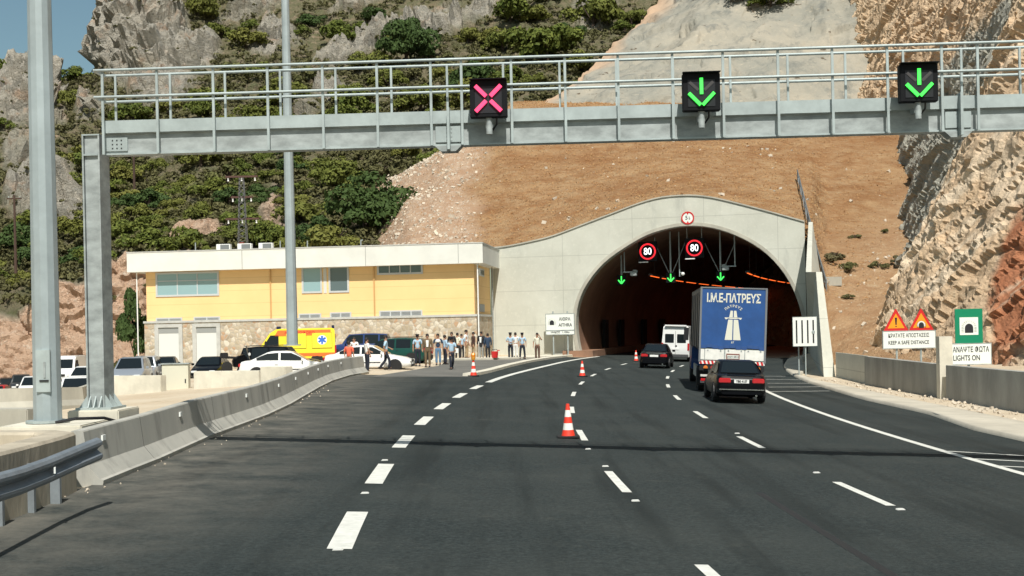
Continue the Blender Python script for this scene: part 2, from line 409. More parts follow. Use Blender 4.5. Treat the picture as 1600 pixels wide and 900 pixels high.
# ================================================================== TERRAIN
def control_surface(cols, nu, nv, blur=0):
    pxs = np.array([c[0] for c in cols], float); K = len(cols[0][1])
    py = np.array([[r[0] for r in c[1]] for c in cols], float); YY = np.array([[r[1] for r in c[1]] for c in cols], float)
    u = np.linspace(pxs[0], pxs[-1], nu); v = np.linspace(0, K - 1, nv)
    def itp(A):
        t = np.array([np.interp(u, pxs, A[:, j]) for j in range(K)]).T
        return np.array([np.interp(v, np.arange(K), row) for row in t])
    pyg, Yg = itp(py), itp(YY); pxg = np.repeat(u[:, None], nv, 1)
    for _ in range(blur):
        for A in (pyg, Yg):
            A[:, 1:-1] = (A[:, :-2] + 2 * A[:, 1:-1] + A[:, 2:]) / 4
            A[1:-1] = (A[:-2] + 2 * A[1:-1] + A[2:]) / 4
    uu, vv = pxg - 800, V0 - pyg
    pts = np.stack([(uu * C_ + vv * S_) / F * Yg, Yg, CAMH + (-uu * S_ + vv * C_) / F * Yg], -1)
    return pts, pxg, pyg
def normals(p):
    du = np.gradient(p, axis=0); dv = np.gradient(p, axis=1); n = np.cross(du, dv); n /= np.linalg.norm(n, axis=-1, keepdims=True) + 1e-9
    n *= np.where(n[..., 1:2] > 0, -1, 1); return n
def inside(px, py, ells):
    m = np.zeros_like(px); nz = fbm(np.stack([px, py, px * 0], -1), 40, 3, 77)
    for cx, cy, rx, ry, rot, wt in ells:
        c, s = math.cos(R(rot)), math.sin(R(rot)); a = (px - cx) * c + (py - cy) * s; b = -(px - cx) * s + (py - cy) * c
        m = np.maximum(m, wt * np.clip((1.15 - np.sqrt((a / rx) ** 2 + (b / ry) ** 2)) * 2.2 + nz * 0.9, 0, 1))
    return m
HILL = [
 (-900, [(640, 112), (500, 125), (420, 142), (350, 165), (290, 190), (250, 215), (230, 240), (300, 300)]),
 (-400, [(640, 114), (490, 125), (405, 142), (330, 165), (250, 190), (190, 215), (165, 238), (260, 300)]),
 (-120, [(640, 116), (480, 124), (400, 142), (310, 165), (220, 190), (150, 215), (125, 236), (230, 300)]),
 (0,   [(640, 116), (495, 123), (405, 141), (310, 164), (205, 190), (140, 214), (108, 236), (220, 300)]),
 (60,  [(640, 116), (470, 123), (400, 141), (310, 164), (205, 190), (130, 214), (97, 236), (220, 300)]),
 (84,  [(640, 116), (455, 123), (390, 141), (310, 164), (215, 190), (150, 214), (103, 236), (220, 300)]),
 (98,  [(640, 116), (450, 123), (385, 141), (305, 164), (215, 190), (160, 214), (130, 236), (220, 300)]),
 (150, [(640, 116), (425, 124), (365, 141), (295, 164), (215, 190), (160, 214), (122, 232), (220, 300)]),
 (160, [(640, 116), (420, 124), (360, 141), (290, 164), (210, 190), (150, 212), (95, 226), (120, 290)]),
 (172, [(640, 116), (415, 124), (355, 141), (285, 164), (200, 190), (120, 212), (45, 226), (60, 290)]),
 (192, [(640, 116), (410, 124), (350, 141), (280, 164), (190, 190), (100, 212), (-10, 228), (-10, 290)]),
 (240, [(640, 116), (403, 124), (345, 141), (270, 164), (175, 190), (75, 214), (-70, 235), (-70, 300)]),
 (320, [(620, 116), (400, 122), (330, 141), (245, 164), (150, 191), (45, 220), (-110, 250), (-110, 320)]),
 (500, [(600, 116), (395, 121), (320, 138), (235, 162), (140, 190), (40, 222), (-130, 260), (-130, 330)]),
 (640, [(600, 116), (390, 119), (305, 135), (230, 155), (150, 184), (60, 214), (-140, 262), (-140, 330)]),
 (760, [(386, 117), (384, 118), (295, 134), (215, 152), (140, 176), (60, 206), (-150, 262), (-150, 330)]),
 (880, [(386, 116), (384, 117), (290, 133), (212, 151), (130, 174), (60, 202), (-150, 262), (-150, 330)]),
 (1040, [(382, 116), (380, 117), (290, 135), (212, 155), (120, 182), (40, 212), (-150, 262), (-150, 330)]),
 (1300, [(390, 121), (385, 122), (290, 142), (212, 165), (100, 195), (20, 225), (-150, 262), (-150, 330)]),
]
hp, hpx, hpy = control_surface(HILL, 760, 460, 3)
rock = inside(hpx, hpy, [(215, 40, 75, 95, 0, 1), (40, 150, 60, 60, 0, 1), (290, 100, 70, 22, -20, 1), (150, 175, 30, 25, 0, .8), (600, 60, 115, 15, -24, 1), (720, 35, 95, 15, -28, .9), (520, 150, 34, 14, -20, .8), (425, 70, 42, 22, -10, .9),
   (70, 300, 60, 40, -30, .8), (250, 135, 60, 25, 0, .8), (390, 22, 60, 14, -20, .6), (560, 8, 50, 12, -20, .7), (110, 330, 40, 30, 0, .8), (470, 190, 40, 12, -20, .5), (260, 250, 40, 14, 0, .7), (930, 20, 40, 30, -40, .7), (30, 245, 35, 40, 0, .6)])
soil = np.clip((hpy - (488 - 0.42 * np.clip(hpx, -200, 200) + 10 * np.sin(hpx / 17))) / 14, 0, 1) + inside(hpx, hpy, [(300, 380, 60, 14, -20, .9), (430, 330, 22, 34, 25, .7), (640, 340, 40, 60, 0, .6), (440, 360, 30, 20, 0, .6)])
soil = np.clip(soil, 0, 1)
veg = np.clip(1 - rock * 1.25 - soil * 1.3, 0, 1)
n_ = normals(hp)
amp = 0.5 + 1.6 * np.clip(rock + 0.28 * soil, 0, 1)
q_ = hp.copy(); q_[..., 0] += 0.5 * q_[..., 2]
disp = fbm(q_, 11.0, 3, 3, True) * 1.3 + fbm(q_, 4.2, 4, 11, True) * 1.15 + fbm(hp, 1.7, 3, 21, True) * 0.5
qf = hp.copy(); qf[..., 0] += 0.6 * hp[..., 2]; wq = np.stack([fbm(hp, 5, 2, 61), fbm(hp, 5, 2, 62), fbm(hp, 5, 2, 63)], -1)
disp = disp * 0.7 + facets(qf * np.array([1, 1, 1.5]) + wq * 1.5, 5.5, 1, 0.7) * 1.1 + facets(qf * np.array([1, 1, 1.6]) + wq * 0.7, 2.2, 2, 0.8) * 0.6 + facets(hp + wq * 0.3, 1.0, 3, 0.9) * 0.28
hp = hp + n_ * (disp * amp)[..., None]
k = node_mat('hillside_rock')
ms = k.mask()
rk = k.mix(k.ramp(k.noise(0.35, 8, 0.7), 0.35, 0.65), (0.50, 0.455, 0.38), (0.33, 0.315, 0.275))
rk = k.mix(k.ramp(k.noise(1.4, 6, 0.7), 0.50, 0.68, 0, 0.7), rk, (0.58, 0.51, 0.40))
rk = k.mix(k.mul(k.ramp(k.noise(0.22, 5), 0.56, 0.66), 0.7), rk, (0.46, 0.31, 0.21))
rk = k.mix(k.ramp(k.noise(0.9, 7, 0.75, (1, 1, 1.7), (0.4, 0.5, 0)), 0.58, 0.66, 0, 0.7), rk, (0.13, 0.115, 0.09))  # dark crevice shade painted into the rock colour by noise
so = k.mix(k.ramp(k.noise(0.5, 8, 0.7), 0.35, 0.65), (0.74, 0.52, 0.37), (0.62, 0.41, 0.28))
so = k.mix(k.ramp(k.noise(2.0, 5, 0.7), 0.56, 0.66), so, (0.76, 0.62, 0.49))
so = k.mix(k.ramp(k.noise(1.1, 7, 0.75), 0.60, 0.68, 0, 0.6), so, (0.26, 0.155, 0.10))
un = k.mix(k.ramp(k.noise(0.8, 6), 0.4, 0.6), (0.12, 0.125, 0.05), (0.22, 0.18, 0.105))
un = k.mix(k.ramp(k.noise(0.5, 4), 0.62, 0.7), un, (0.42, 0.31, 0.21))
cc = k.mix(ms[1], rk, so); cc = k.mix(k.mul(ms[2], 0.9), cc, un)
k.out(cc, k.add(k.noise(1.6, 8, 0.7), k.mul(k.noise(4.0, 5, 0.75), 0.6)), 1.0, 0.8)
struct(grid_mesh('hillside', hp, k.m, np.stack([rock, soil, veg], -1), smooth=False))

# fill slope of dry earth above the portal
def ptop(px): return float(np.interp(px, [600, 773, 790, 860, 960, 1030, 1075, 1110, 1190, 1255, 1270], [395, 388, 385, 370, 333, 312, 307, 309, 328, 346, 350]))
PA, PB = P(773, 450, 101.5), P(1257, 450, 96.3)
pdir = Vector((PB.x - PA.x, PB.y - PA.y, 0)).normalized(); pnrm = Vector((pdir.y, -pdir.x, 0))   # faces the camera
def on_portal(px, py, off=0.0):
    Y = 99.0
    for _ in range(8):
        p = P(px, py, Y); d = (p.x - PA.x) * pnrm.x + (p.y - PA.y) * pnrm.y - off
        Y -= d / (pnrm.y + pnrm.x * p.x / Y)
    return P(px, py, Y)
EARTH = []
EARTH += [(545, [(400, 125), (396, 126), (350, 134), (300, 142), (290, 148), (280, 154)]), (600, [(396, 114), (390, 116), (345, 124), (300, 131), (282, 139), (272, 144)])]
for px in (640, 700, 770, 800, 860, 960, 1030, 1075, 1110, 1190, 1245, 1268):
    t = ptop(px) + 3; Yb = on_portal(px, t).y + 1.6
    kx = [640, 700, 770, 800]; r3 = np.interp(px, kx, [278, 244, 222, 214]); y3 = np.interp(px, kx, [130, 129, 128.5, 128]); r4 = np.interp(px, kx, [266, 230, 190, 165]); y4 = np.interp(px, kx, [136, 137, 140, 144])
    EARTH.append((px, [((t + 60) if px < 770 else (t + 16), Yb - 0.2 if px < 770 else Yb + 0.2), (t + 5, Yb), ((t + r3) / 2, (Yb + y3) / 2), (r3, y3), (r4, y4), (r4 - 6, y4 + 6)]))
EARTH += [(1292, [(590, 77), (470, 89), (395, 98), (213, 128), (172, 143), (165, 150)]), (1340, [(590, 72), (475, 88), (395, 98.5), (213, 128), (178, 142), (170, 150)]),
          (1400, [(590, 66), (475, 87), (395, 99), (216, 128), (190, 140), (180, 150)]), (1480, [(590, 60), (480, 82), (395, 97), (216, 126), (190, 140), (180, 150)]),
          (1700, [(620, 52), (480, 74), (395, 92), (216, 122), (190, 138), (180, 150)])]
ep_, epx, epy = control_surface(EARTH, 420, 240, 2)
n_ = normals(ep_); ep_ = ep_ + n_ * (fbm(ep_, 7, 4, 5) * 0.55 + fbm(ep_, 0.9, 3, 15) * 0.16)[..., None]
scree = np.clip((757 + 45 * fbm(ep_, 9, 4, 91) + 6 * np.sin(epy / 7) - epx) / 40, 0, 1)
bare = np.clip((epx - 1255) / 60, 0, 1) * np.clip((epy - 300 - 40 * np.sin(epx / 40)) / 90, 0, 1)
k = node_mat('dry_earth'); ms = k.mask()
g1 = k.mix(k.ramp(k.noise(0.45, 8, 0.72, (1, 1, 2.0)), 0.36, 0.62), (0.43, 0.275, 0.145), (0.30, 0.155, 0.068))
g1 = k.mix(k.ramp(k.noise(1.2, 7, 0.75, (0.6, 1, 2.4)), 0.50, 0.70), g1, (0.44, 0.31, 0.18))
g1 = k.mix(k.ramp(k.noise(3.0, 4, 0.7), 0.60, 0.72, 0, 0.8), g1, (0.12, 0.065, 0.03))
g1 = k.mix(k.ramp(k.voro(1.6), 0.04, 0.06, 0.9, 0), g1, (0.60, 0.50, 0.38))
g2 = k.mix(k.ramp(k.noise(0.6, 8, 0.7), 0.38, 0.62), (0.50, 0.36, 0.25), (0.43, 0.27, 0.17))
g2 = k.mix(k.ramp(k.noise(2.2, 6, 0.7), 0.54, 0.66), g2, (0.58, 0.49, 0.39))
g3 = k.mix(k.ramp(k.noise(0.6, 8, 0.7), 0.38, 0.62), (0.46, 0.30, 0.17), (0.36, 0.21, 0.11))
g3 = k.mix(k.ramp(k.noise(2.6, 6, 0.7), 0.56, 0.68), g3, (0.54, 0.42, 0.28))
g1 = k.mix(k.mul(k.ramp(k.noise(0.16, 6, 0.7, (0.7, 1, 1.8)), 0.48, 0.66), 0.7), g1, (0.25, 0.115, 0.045))
cc = k.mix(ms[0], g1, g2); cc = k.mix(ms[1], cc, g3)
k.out(cc, k.add(k.noise(2.2, 8, 0.75), k.noise(7, 3)), 0.9, 0.28)
struct(grid_mesh('earth_slope', ep_, k.m, np.stack([scree, bare, bare * 0], -1)))

# sprayed-concrete rock face above the fill slope
SH_ROWS = [(215, 838, 1440), (178, 836, 1440), (140, 897, 1430), (80, 962, 1425), (0, 1032, 1420), (-80, 1100, 1430), (-170, 1170, 1440)]
LY = [142, 148, 158, 177, 199, 222, 246]; FY = [141, 144, 148, 156, 168, 182, 198]; RY = [139, 142, 146, 150, 157, 166, 176]
nu, nv = 260, 200
v = np.linspace(0, 6, nv); t = np.linspace(0, 1, nu)
rowpy = np.interp(v, range(7), [r[0] for r in SH_ROWS]); lx = np.interp(v, range(7), [r[1] for r in SH_ROWS]); rx = np.interp(v, range(7), [r[2] for r in SH_ROWS])
ly, fy, ry = (np.interp(v, range(7), a) for a in (LY, FY, RY))
spx = lx[None] + (rx - lx)[None] * t[:, None]; spy = np.repeat(rowpy[None], nu, 0)
sY = np.array([np.interp(t, [0, 0.06, 0.25, 0.6, 0.85, 1], [a, a * 0.7 + b * 0.3, b, b - 1.5, c + 1, c]) for a, b, c in zip(ly, fy, ry)]).T
uu, vv = spx - 800, V0 - spy
sp = np.stack([(uu * C_ + vv * S_) / F * sY, sY, CAMH + (-uu * S_ + vv * C_) / F * sY], -1)
n_ = normals(sp); sp = sp + n_ * (fbm(sp, 9, 4, 31, True) * 1.2 + facets(sp, 5.0, 8, 0.6) * 0.5 + fbm(sp, 2.2, 3, 33) * 0.35)[..., None]
pinkm = np.clip(1 - t[:, None] * (rx - lx)[None] / (26 + 14 * np.sin(spy / 13)), 0, 1)
k = node_mat('sprayed_concrete'); ms = k.mask()
g1 = k.mix(k.ramp(k.noise(0.12, 7, 0.65), 0.36, 0.64), (0.36, 0.325, 0.26), (0.245, 0.24, 0.205))
g1 = k.mix(k.ramp(k.noise(0.35, 7, 0.7, (1.2, 1.2, 0.25)), 0.52, 0.66, 0, 0.8), g1, (0.155, 0.16, 0.145))
g1 = k.mix(k.ramp(k.noise(1.3, 6, 0.7), 0.58, 0.70, 0, 0.6), g1, (0.47, 0.41, 0.31))
g1 = k.mix(k.ramp(k.noise(0.5, 3, 0.6, (1, 1, 2.5), (0.3, 0.4, 0)), 0.665, 0.69), g1, (0.10, 0.075, 0.05))
cc = k.mix(ms[0], g1, (0.47, 0.32, 0.21))
k.out(cc, k.noise(0.9, 8, 0.7), 0.7, 0.35)
struct(grid_mesh('sprayed_rock_face', sp, k.m, np.stack([pinkm, pinkm * 0, pinkm * 0], -1)))

# steep cut rock cliff along the right side
nu, nv = 640, 420
cy = np.linspace(24, 172, nu); cz = np.linspace(-1.5, 52, nv)
xf = np.interp(cy, [24, 45, 57, 68, 76, 79, 84, 92, 110, 128, 150, 172], [24.2, 23.0, 22.4, 21.6, 21.2, 21.6, 23.4, 25.6, 29.2, 31.0, 29.6, 25.5])
Yg = np.repeat(cy[:, None], nv, 1); Zg = np.repeat(cz[None], nu, 0)
lean = np.interp(cy, [24, 70, 80, 100, 172], [0.62, 0.54, 0.46, 0.36, 0.34])
Xg = xf[:, None] + lean[:, None] * np.maximum(Zg, 0)
cp = np.stack([Xg, Yg, Zg], -1)
q_ = cp.copy(); q_[..., 2] = q_[..., 2] * 0.45 + q_[..., 1] * 0.25; 
cdisp = fbm(q_, 9, 4, 41, True) * 0.95 + fbm(q_, 2.6, 4, 47, True) * 0.6 + fbm(cp, 0.9, 3, 49, True) * 0.22
ca, sa_ = math.cos(R(32)), math.sin(R(32))
along = -cp[..., 1] * ca * 0.6 + cp[..., 2] * sa_ * 1.6; acr = cp[..., 1] * sa_ + cp[..., 2] * ca * 0.75
qf = np.stack([along * 0.2, acr, cp[..., 0] * 0.5], -1) + np.stack([fbm(cp, 4, 2, 71), fbm(cp, 4, 2, 72), fbm(cp, 4, 2, 73)], -1) * 0.5
cdisp = cdisp * 0.55 + facets(qf, 3.2, 4, 0.7) * 0.5 + facets(qf * np.array([1.6, 1, 1]), 1.25, 5, 0.9) * 0.34 + facets(cp, 0.8, 6, 0.9) * 0.14
cp = cp + np.array([-0.93, -0.05, 0.36]) * cdisp[..., None]
cp[..., 0] = np.maximum(cp[..., 0], 18.3)
cpx = 800 + F * (cp[..., 0] + 0.02 * (cp[..., 2] - CAMH)) / cp[..., 1]; cpy = V0 - F * (cp[..., 2] - CAMH) / cp[..., 1] - (cpx - 800) * 0.021
streak = np.clip((vnoise(np.stack([along * 0.05, acr * 2.0, along * 0], -1), 88) - 0.22) * 4, 0, 1) * np.clip((fbm(cp, 5, 2, 89) + 0.25) * 3, 0, 1) * np.clip((88 - cy)[:, None] / 6, 0, 1)
redm = inside(cpx, cpy, [(1600, 440, 48, 110, 8, 1), (1560, 560, 40, 30, 0, .6)])
greym = np.clip((cy - 80)[:, None] / 8, 0, 1) * np.clip((138 - cy)[:, None] / 10, 0, 1) * np.clip((27 - Zg) / 6, 0, 1)
palem = inside(cpx, cpy, [(1585, 260, 40, 60, 0, 1)])
k = node_mat('cut_rock'); ms = k.mask()
g1 = k.mix(k.ramp(k.noise(0.22, 8, 0.7, (1, 1, 0.7)), 0.36, 0.64), (0.68, 0.49, 0.315), (0.56, 0.41, 0.27))
g1 = k.mix(k.ramp(k.noise(0.8, 8, 0.72, (1, 1, 0.5), (R(25), 0, 0)), 0.52, 0.66), g1, (0.64, 0.50, 0.35))
g1 = k.mix(k.ramp(k.noise(1.3, 7, 0.75), 0.56, 0.68, 0, 0.8), g1, (0.20, 0.13, 0.085))
g1 = k.mix(k.ramp(k.noise(0.6, 6, 0.7), 0.60, 0.70, 0, 0.55), g1, (0.40, 0.37, 0.27))
st = k.ramp(k.noise(0.9, 2, 0.5, (1, 1.3, 0.05), (R(-26), 0, 0)), 0.655, 0.70)
gr = k.mix(k.ramp(k.noise(0.5, 8, 0.7), 0.36, 0.64), (0.44, 0.42, 0.35), (0.27, 0.26, 0.22))
re = k.mix(k.ramp(k.noise(0.8, 7, 0.7, (1, 1, 0.4)), 0.36, 0.64), (0.50, 0.22, 0.115), (0.38, 0.15, 0.075))
cc = k.mix(k.ramp(k.add(ms[1], k.mul(k.noise(0.6, 5), 0.5)), 0.5, 0.8), g1, gr)
cc = k.mix(k.ramp(k.add(ms[0], k.mul(k.noise(0.9, 5), 0.5)), 0.5, 0.95), cc, re)
cc = k.mix(k.mul(ms[2], 0.85), cc, (0.74, 0.60, 0.44))
k.out(cc, k.add(k.noise(1.4, 8, 0.72), k.mul(k.noise(3.5, 5, 0.7), 0.5)), 0.9, 0.35)
struct(grid_mesh('rock_cliff', cp, k.m, np.stack([redm, greym, np.maximum(palem * 0.7, streak)], -1), smooth=False))
# ================================================================== TUNNEL PORTAL
def loc_portal(px, py):
    p = on_portal(px, py); return ((p.x - PA.x) * pdir.x + (p.y - PA.y) * pdir.y, p.z)
def smooth_poly(pts, n=4):
    out = []
    for i in range(len(pts) - 1):
        p0, p1, p2, p3 = pts[max(i - 1, 0)], pts[i], pts[i + 1], pts[min(i + 2, len(pts) - 1)]
        for j in range(n):
            t = j / n
            out.append(tuple(0.5 * ((2 * b) + (c - a) * t + (2 * a - 5 * b + 4 * c - d) * t * t + (3 * b - a - 3 * c + d) * t ** 3) for a, b, c, d in zip(p0, p1, p2, p3)))
    out.append(pts[-1]); return out
outer = [loc_portal(*p) for p in smooth_poly([(766, 388), (790, 386), (830, 378), (865, 369), (910, 352), (960, 333), (1000, 318), (1035, 309), (1075, 306), (1110, 309), (1150, 318), (1200, 331), (1257, 347)], 3)]
zb = -0.6
outer = [(outer[0][0], zb)] + outer + [(outer[-1][0], zb)]
arch_px = smooth_poly([(908, 557), (903, 535), (900, 505), (904, 474), (918, 443), (943, 412), (975, 388), (1010, 368), (1045, 357), (1078, 353), (1112, 356), (1150, 368), (1188, 389), (1218, 418), (1239, 452), (1252, 490), (1256, 525), (1254, 557)], 3)
arch = [loc_portal(*p) for p in arch_px]
arch = [(arch[0][0], zb)] + arch + [(arch[-1][0], zb)]
PO = Vector((PA.x, PA.y, 0)); back = -pnrm
portal = thing('tunnel_portal', 'pale concrete tunnel portal with a wide horseshoe arch and curved parapet', 'tunnel portal', PO)
k = node_mat('portal_concrete', 0.85)
a = k.mix(k.ramp(k.noise(0.35, 7, 0.65), 0.36, 0.64), (0.56, 0.56, 0.49), (0.48, 0.48, 0.415))
a = k.mix(k.ramp(k.noise(1.0, 6, 0.7, (1, 1, 0.22)), 0.56, 0.72, 0, 0.6), a, (0.36, 0.365, 0.325))
a = k.mix(k.ramp(k.noise(4, 5, 0.7), 0.55, 0.7, 0, 0.4), a, (0.66, 0.65, 0.57))
wv = k.n.new('ShaderNodeTexBrick'); wv.inputs['Scale'].default_value = 1.0; wv.inputs['Brick Width'].default_value = 5.2; wv.inputs['Row Height'].default_value = 2.6; wv.inputs['Mortar Size'].default_value = 0.018; wv.offset = 0.0
mp = k.n.new('ShaderNodeCombineXYZ'); xx = k.xyz(); k.l.new(xx[0], mp.inputs[0]); k.l.new(xx[2], mp.inputs[1]); k.l.new(mp.outputs[0], wv.inputs['Vector'])
a = k.mix(k.mul(wv.outputs['Fac'], 0.45), a, (0.20, 0.20, 0.18))
k.out(a, k.noise(6, 5), 0.25, 0.03); M_PORT = k.m
TH = 1.1
def V3(s, z, d=0): return pdir * s + back * d + Vector((0, 0, z))
# face with the opening: bottom edge of the ring is open between the jambs
ring = [(s, z) for s, z in outer] + [(s, z) for s, z in reversed(arch)]
tri = geometry.tessellate_polygon([[Vector((s, z, 0)) for s, z in ring]])
mb = MB(); n = len(ring)
mb.add([V3(s, z) for s, z in ring] + [V3(s, z, TH) for s, z in ring], [tuple(t) for t in tri] + [tuple(i + n for i in reversed(t)) for t in tri] + [(i, (i + 1) % n, (i + 1) % n + n, i + n) for i in range(n)])
mb.build('face_wall', M_PORT, portal)
# rim of the arch: slightly projecting lip
mid_arch = arch[1:-1]
mb = MB(); cs = (sum(s for s, z in mid_arch) / len(mid_arch), 3.0)
rr = []
for i, (s, z) in enumerate(mid_arch):
    a0, b0 = mid_arch[max(i - 1, 0)], mid_arch[min(i + 1, len(mid_arch) - 1)]
    t = Vector((b0[0] - a0[0], b0[1] - a0[1])).normalized(); nn = Vector((-t.y, t.x))
    rr.append([V3(s + nn.x * 0.02, z + nn.y * 0.02, -0.06), V3(s + nn.x * 0.26, z + nn.y * 0.26, -0.05), V3(s + nn.x * 0.27, z + nn.y * 0.27, 0.05), V3(s + nn.x * 0.02, z + nn.y * 0.02, 0.05)])
mb.loft(rr).build('arch_rim', M_CONC, portal, smooth=40)
# coping line under the parapet
mb = MB(); rr = []
op = outer[2:-1]
for i, (s, z) in enumerate(op):
    rr.append([V3(s, z + 0.003, -0.09), V3(s, z + 0.10, -0.09), V3(s, z + 0.10, 0.5), V3(s, z + 0.003, 0.5)])
mb.loft(rr).build('coping', M_CONC, portal, smooth=40)
# lining swept along the curving road
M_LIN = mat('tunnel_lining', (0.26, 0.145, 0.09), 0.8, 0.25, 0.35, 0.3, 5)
h0 = math.atan2(pdir.y * -1, pdir.x)   # portal heading (clockwise from +y)
def tun(s_off, z, L):
    RR = 290.0; ang = L / RR
    fwd = Vector((math.sin(h0), math.cos(h0), 0)); right = Vector((math.cos(h0), -math.sin(h0), 0))
    c = right * (RR * (1 - math.cos(ang))) + fwd * (RR * math.sin(ang))
    rr_ = right * math.cos(ang) - fwd * math.sin(ang)
    return c + rr_ * s_off + Vector((0, 0, z))
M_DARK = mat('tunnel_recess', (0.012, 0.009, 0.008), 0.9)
lin = MB(); rings = []
for L in np.linspace(TH + 0.01, 190, 46): rings.append([tun(s, z, L) for s, z in arch])
lin.loft(rings, closed=False)
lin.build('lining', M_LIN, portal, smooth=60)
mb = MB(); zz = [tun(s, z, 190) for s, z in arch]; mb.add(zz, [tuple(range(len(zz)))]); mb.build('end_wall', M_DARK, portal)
sL, sR = arch[3][0], arch[-4][0]
for L in (10, 17, 27, 35, 52, 60, 85):
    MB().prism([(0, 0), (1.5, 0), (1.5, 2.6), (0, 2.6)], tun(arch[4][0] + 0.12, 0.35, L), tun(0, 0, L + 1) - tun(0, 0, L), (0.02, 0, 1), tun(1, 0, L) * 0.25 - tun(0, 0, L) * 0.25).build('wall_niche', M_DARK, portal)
# kerbed walkways and carriageway inside
mb = MB(); mb.loft([[tun(sL - 1.2, 0.0, L), tun(sL - 1.2, 0.62, L), tun(sL + 1.1, 0.60, L), tun(sL + 1.1, 0.0, L)] for L in np.linspace(-0.4, 189, 30)], cap=True); mb.build('walkway', M_LIN, portal)
mb = MB(); mb.loft([[tun(sR + 1.2, -0.6, L), tun(sR + 1.2, -0.02, L), tun(sR - 1.0, -0.02, L), tun(sR - 1.0, -0.6, L)] for L in np.linspace(-0.4, 189, 30)], cap=True); mb.build('walkway', M_LIN, portal)
rows = []
for L in np.linspace(-2.0, 189, 60):
    row = []
    for t in np.linspace(0, 1, 9):
        s = sL + 0.9 + (sR - sL - 1.7) * t; p = PO + tun(s, 0, L); zg = G(p.x, min(p.y, 112)) if L < 8 else None
        z = (0.47 - 0.043 * 0.0) - 0.045 * s * (1 if L >= 0 else 1)
        p0 = PO + tun(s, 0, 0); zpor = G(p0.x, p0.y)
        row.append((p.x, p.y, zpor + 0.0 + max(0, L) * 0.0 - (0.012 if L < 0 else 0.0)))
    rows.append(row)
struct(grid_mesh('road', np.array(rows), M_ASPH, np.zeros((60, 9, 3))))
# sodium lamps: two rows under the vault
M_SOD = emit('sodium_lamp', (1.0, 0.15, 0.025), 1.5)
M_FIX = mat('lamp_housing', (0.08, 0.08, 0.08), 0.6)
lamp = None
Lz = lambda s: float(np.interp(s, [a[0] for a in arch[2:-2]], [a[1] for a in arch[2:-2]]))
smid = (sL + sR) / 2
for rw, so in (('the left lamp row of the vault', smid - 3.6), ('the right lamp row of the vault', smid + 4.0)):
    for i in range(22):
        L = 9 + i * 6.5
        M4 = PO + tun(so, 6.3, L); ang = h0 + L / 290.0
        if lamp is None:
            lamp = thing('tunnel_lamp', '', 'lamp'); MB().box((0, 0, 0.12), (0.34, 4.6, 0.16)).build('housing', M_FIX, lamp)
            MB().box((0, 0, 0.02), (0.10, 4.4, 0.04)).build('tube_lamp', M_SOD, lamp); MB().tube([(0, 0, 0.2), (0, 0, 2.4)], 0.02, 6).build('hanger', M_FIX, lamp); lk = tree_of(lamp); o = lamp
        else: o = copy_tree(lamp, lk)
        tag(o, 'glowing orange sodium lamp hanging in ' + rw, 'lamp', 'orange lamps of ' + rw); o.location = M4; o.rotation_euler = (0, 0, -ang)

# wing wall on the right of the portal, running towards the camera
wing = thing('wing_wall', 'tall pale concrete wing wall beside the arch, sloping down towards the road', 'wall')
b0 = ground_at(1296, 588); top_n = P(1279, 425, b0.y + 2.2)
fx = b0.x
n0 = P(1288, 588, b0.y); n0 = Vector((n0.x, n0.y, b0.z - 0.4)); f0 = on_portal(1262, 556) ; f0.z = -0.9
tn = P(1275, 425, top_n.y); tf = on_portal(1262, 347); 
wd = Vector((0.62, 0.0, 0))
mb = MB(); mid_top = tn.lerp(tf, 0.25); 
A = [n0, tn, Vector((tn.x, tn.y + 2.5, tn.z + 0.1)), tf + Vector((0.05, -0.05, 0)), f0 + Vector((0.05, -0.05, 0))]
B = [p + Vector((q_, 0, 0)) for p, q_ in zip(A, (0.62, 0.32, 0.32, 0.3, 0.6))]
mb.add(A + B, [(0, 1, 2, 3, 4), (9, 8, 7, 6, 5)] + [(i, i + 5, (i + 1) % 5 + 5, (i + 1) % 5) for i in range(5)])
mb.build('wall_panel', M_PORT, wing)
cb = P(1298, 440, 92); MB().box((cb.x, cb.y, cb.z), (1.15, 1.6, 0.62)).build('drain_box', M_CONC, wing)
# chain-link fence climbing the slope behind the wing wall
fence = thing('safety_fence', 'grey mesh safety fence climbing the earth slope above the portal corner', 'fence')
def eY(px, py):
    d = (epx - px) ** 2 + (epy - py) ** 2; return float(ep_[np.unravel_index(np.argmin(d), d.shape)][1])
fpts = [P(x, y, eY(x + 6, y + 10) - 2.0) for x, y in ((1291, 438), (1277, 390), (1262, 330), (1246, 266))]
M_FEN = mat('fence_steel', (0.17, 0.19, 0.20), 0.6, metal=0.3)
fl = []
for i in range(3):
    for t in range(4): fl.append(fpts[i].lerp(fpts[i + 1], t / 4))
fl.append(fpts[-1])
for i, p in enumerate(fl): MB().tube([p + Vector((0, 0, -2.2)), p + Vector((0, 0, 0.05))], 0.05, 6).build('post', M_FEN, fence)
MB().tube(fl, 0.045, 6).build('top_rail', M_FEN, fence); MB().tube([p - Vector((0, 0, 1.9)) for p in fl], 0.04, 6).build('bottom_rail', M_FEN, fence)
mb = MB()
for i in range(len(fl) - 1):
    a, b = fl[i], fl[i + 1]
    for t in range(12):
        p = a.lerp(b, t / 12); q = a.lerp(b, (t + 5) / 12) if t < 8 else b
        mb.bar(p - Vector((0, 0, 1.9)), q, 0.012); mb.bar(p, q - Vector((0, 0, 1.9)), 0.012)
mb.build('mesh_panel', M_FEN, fence)
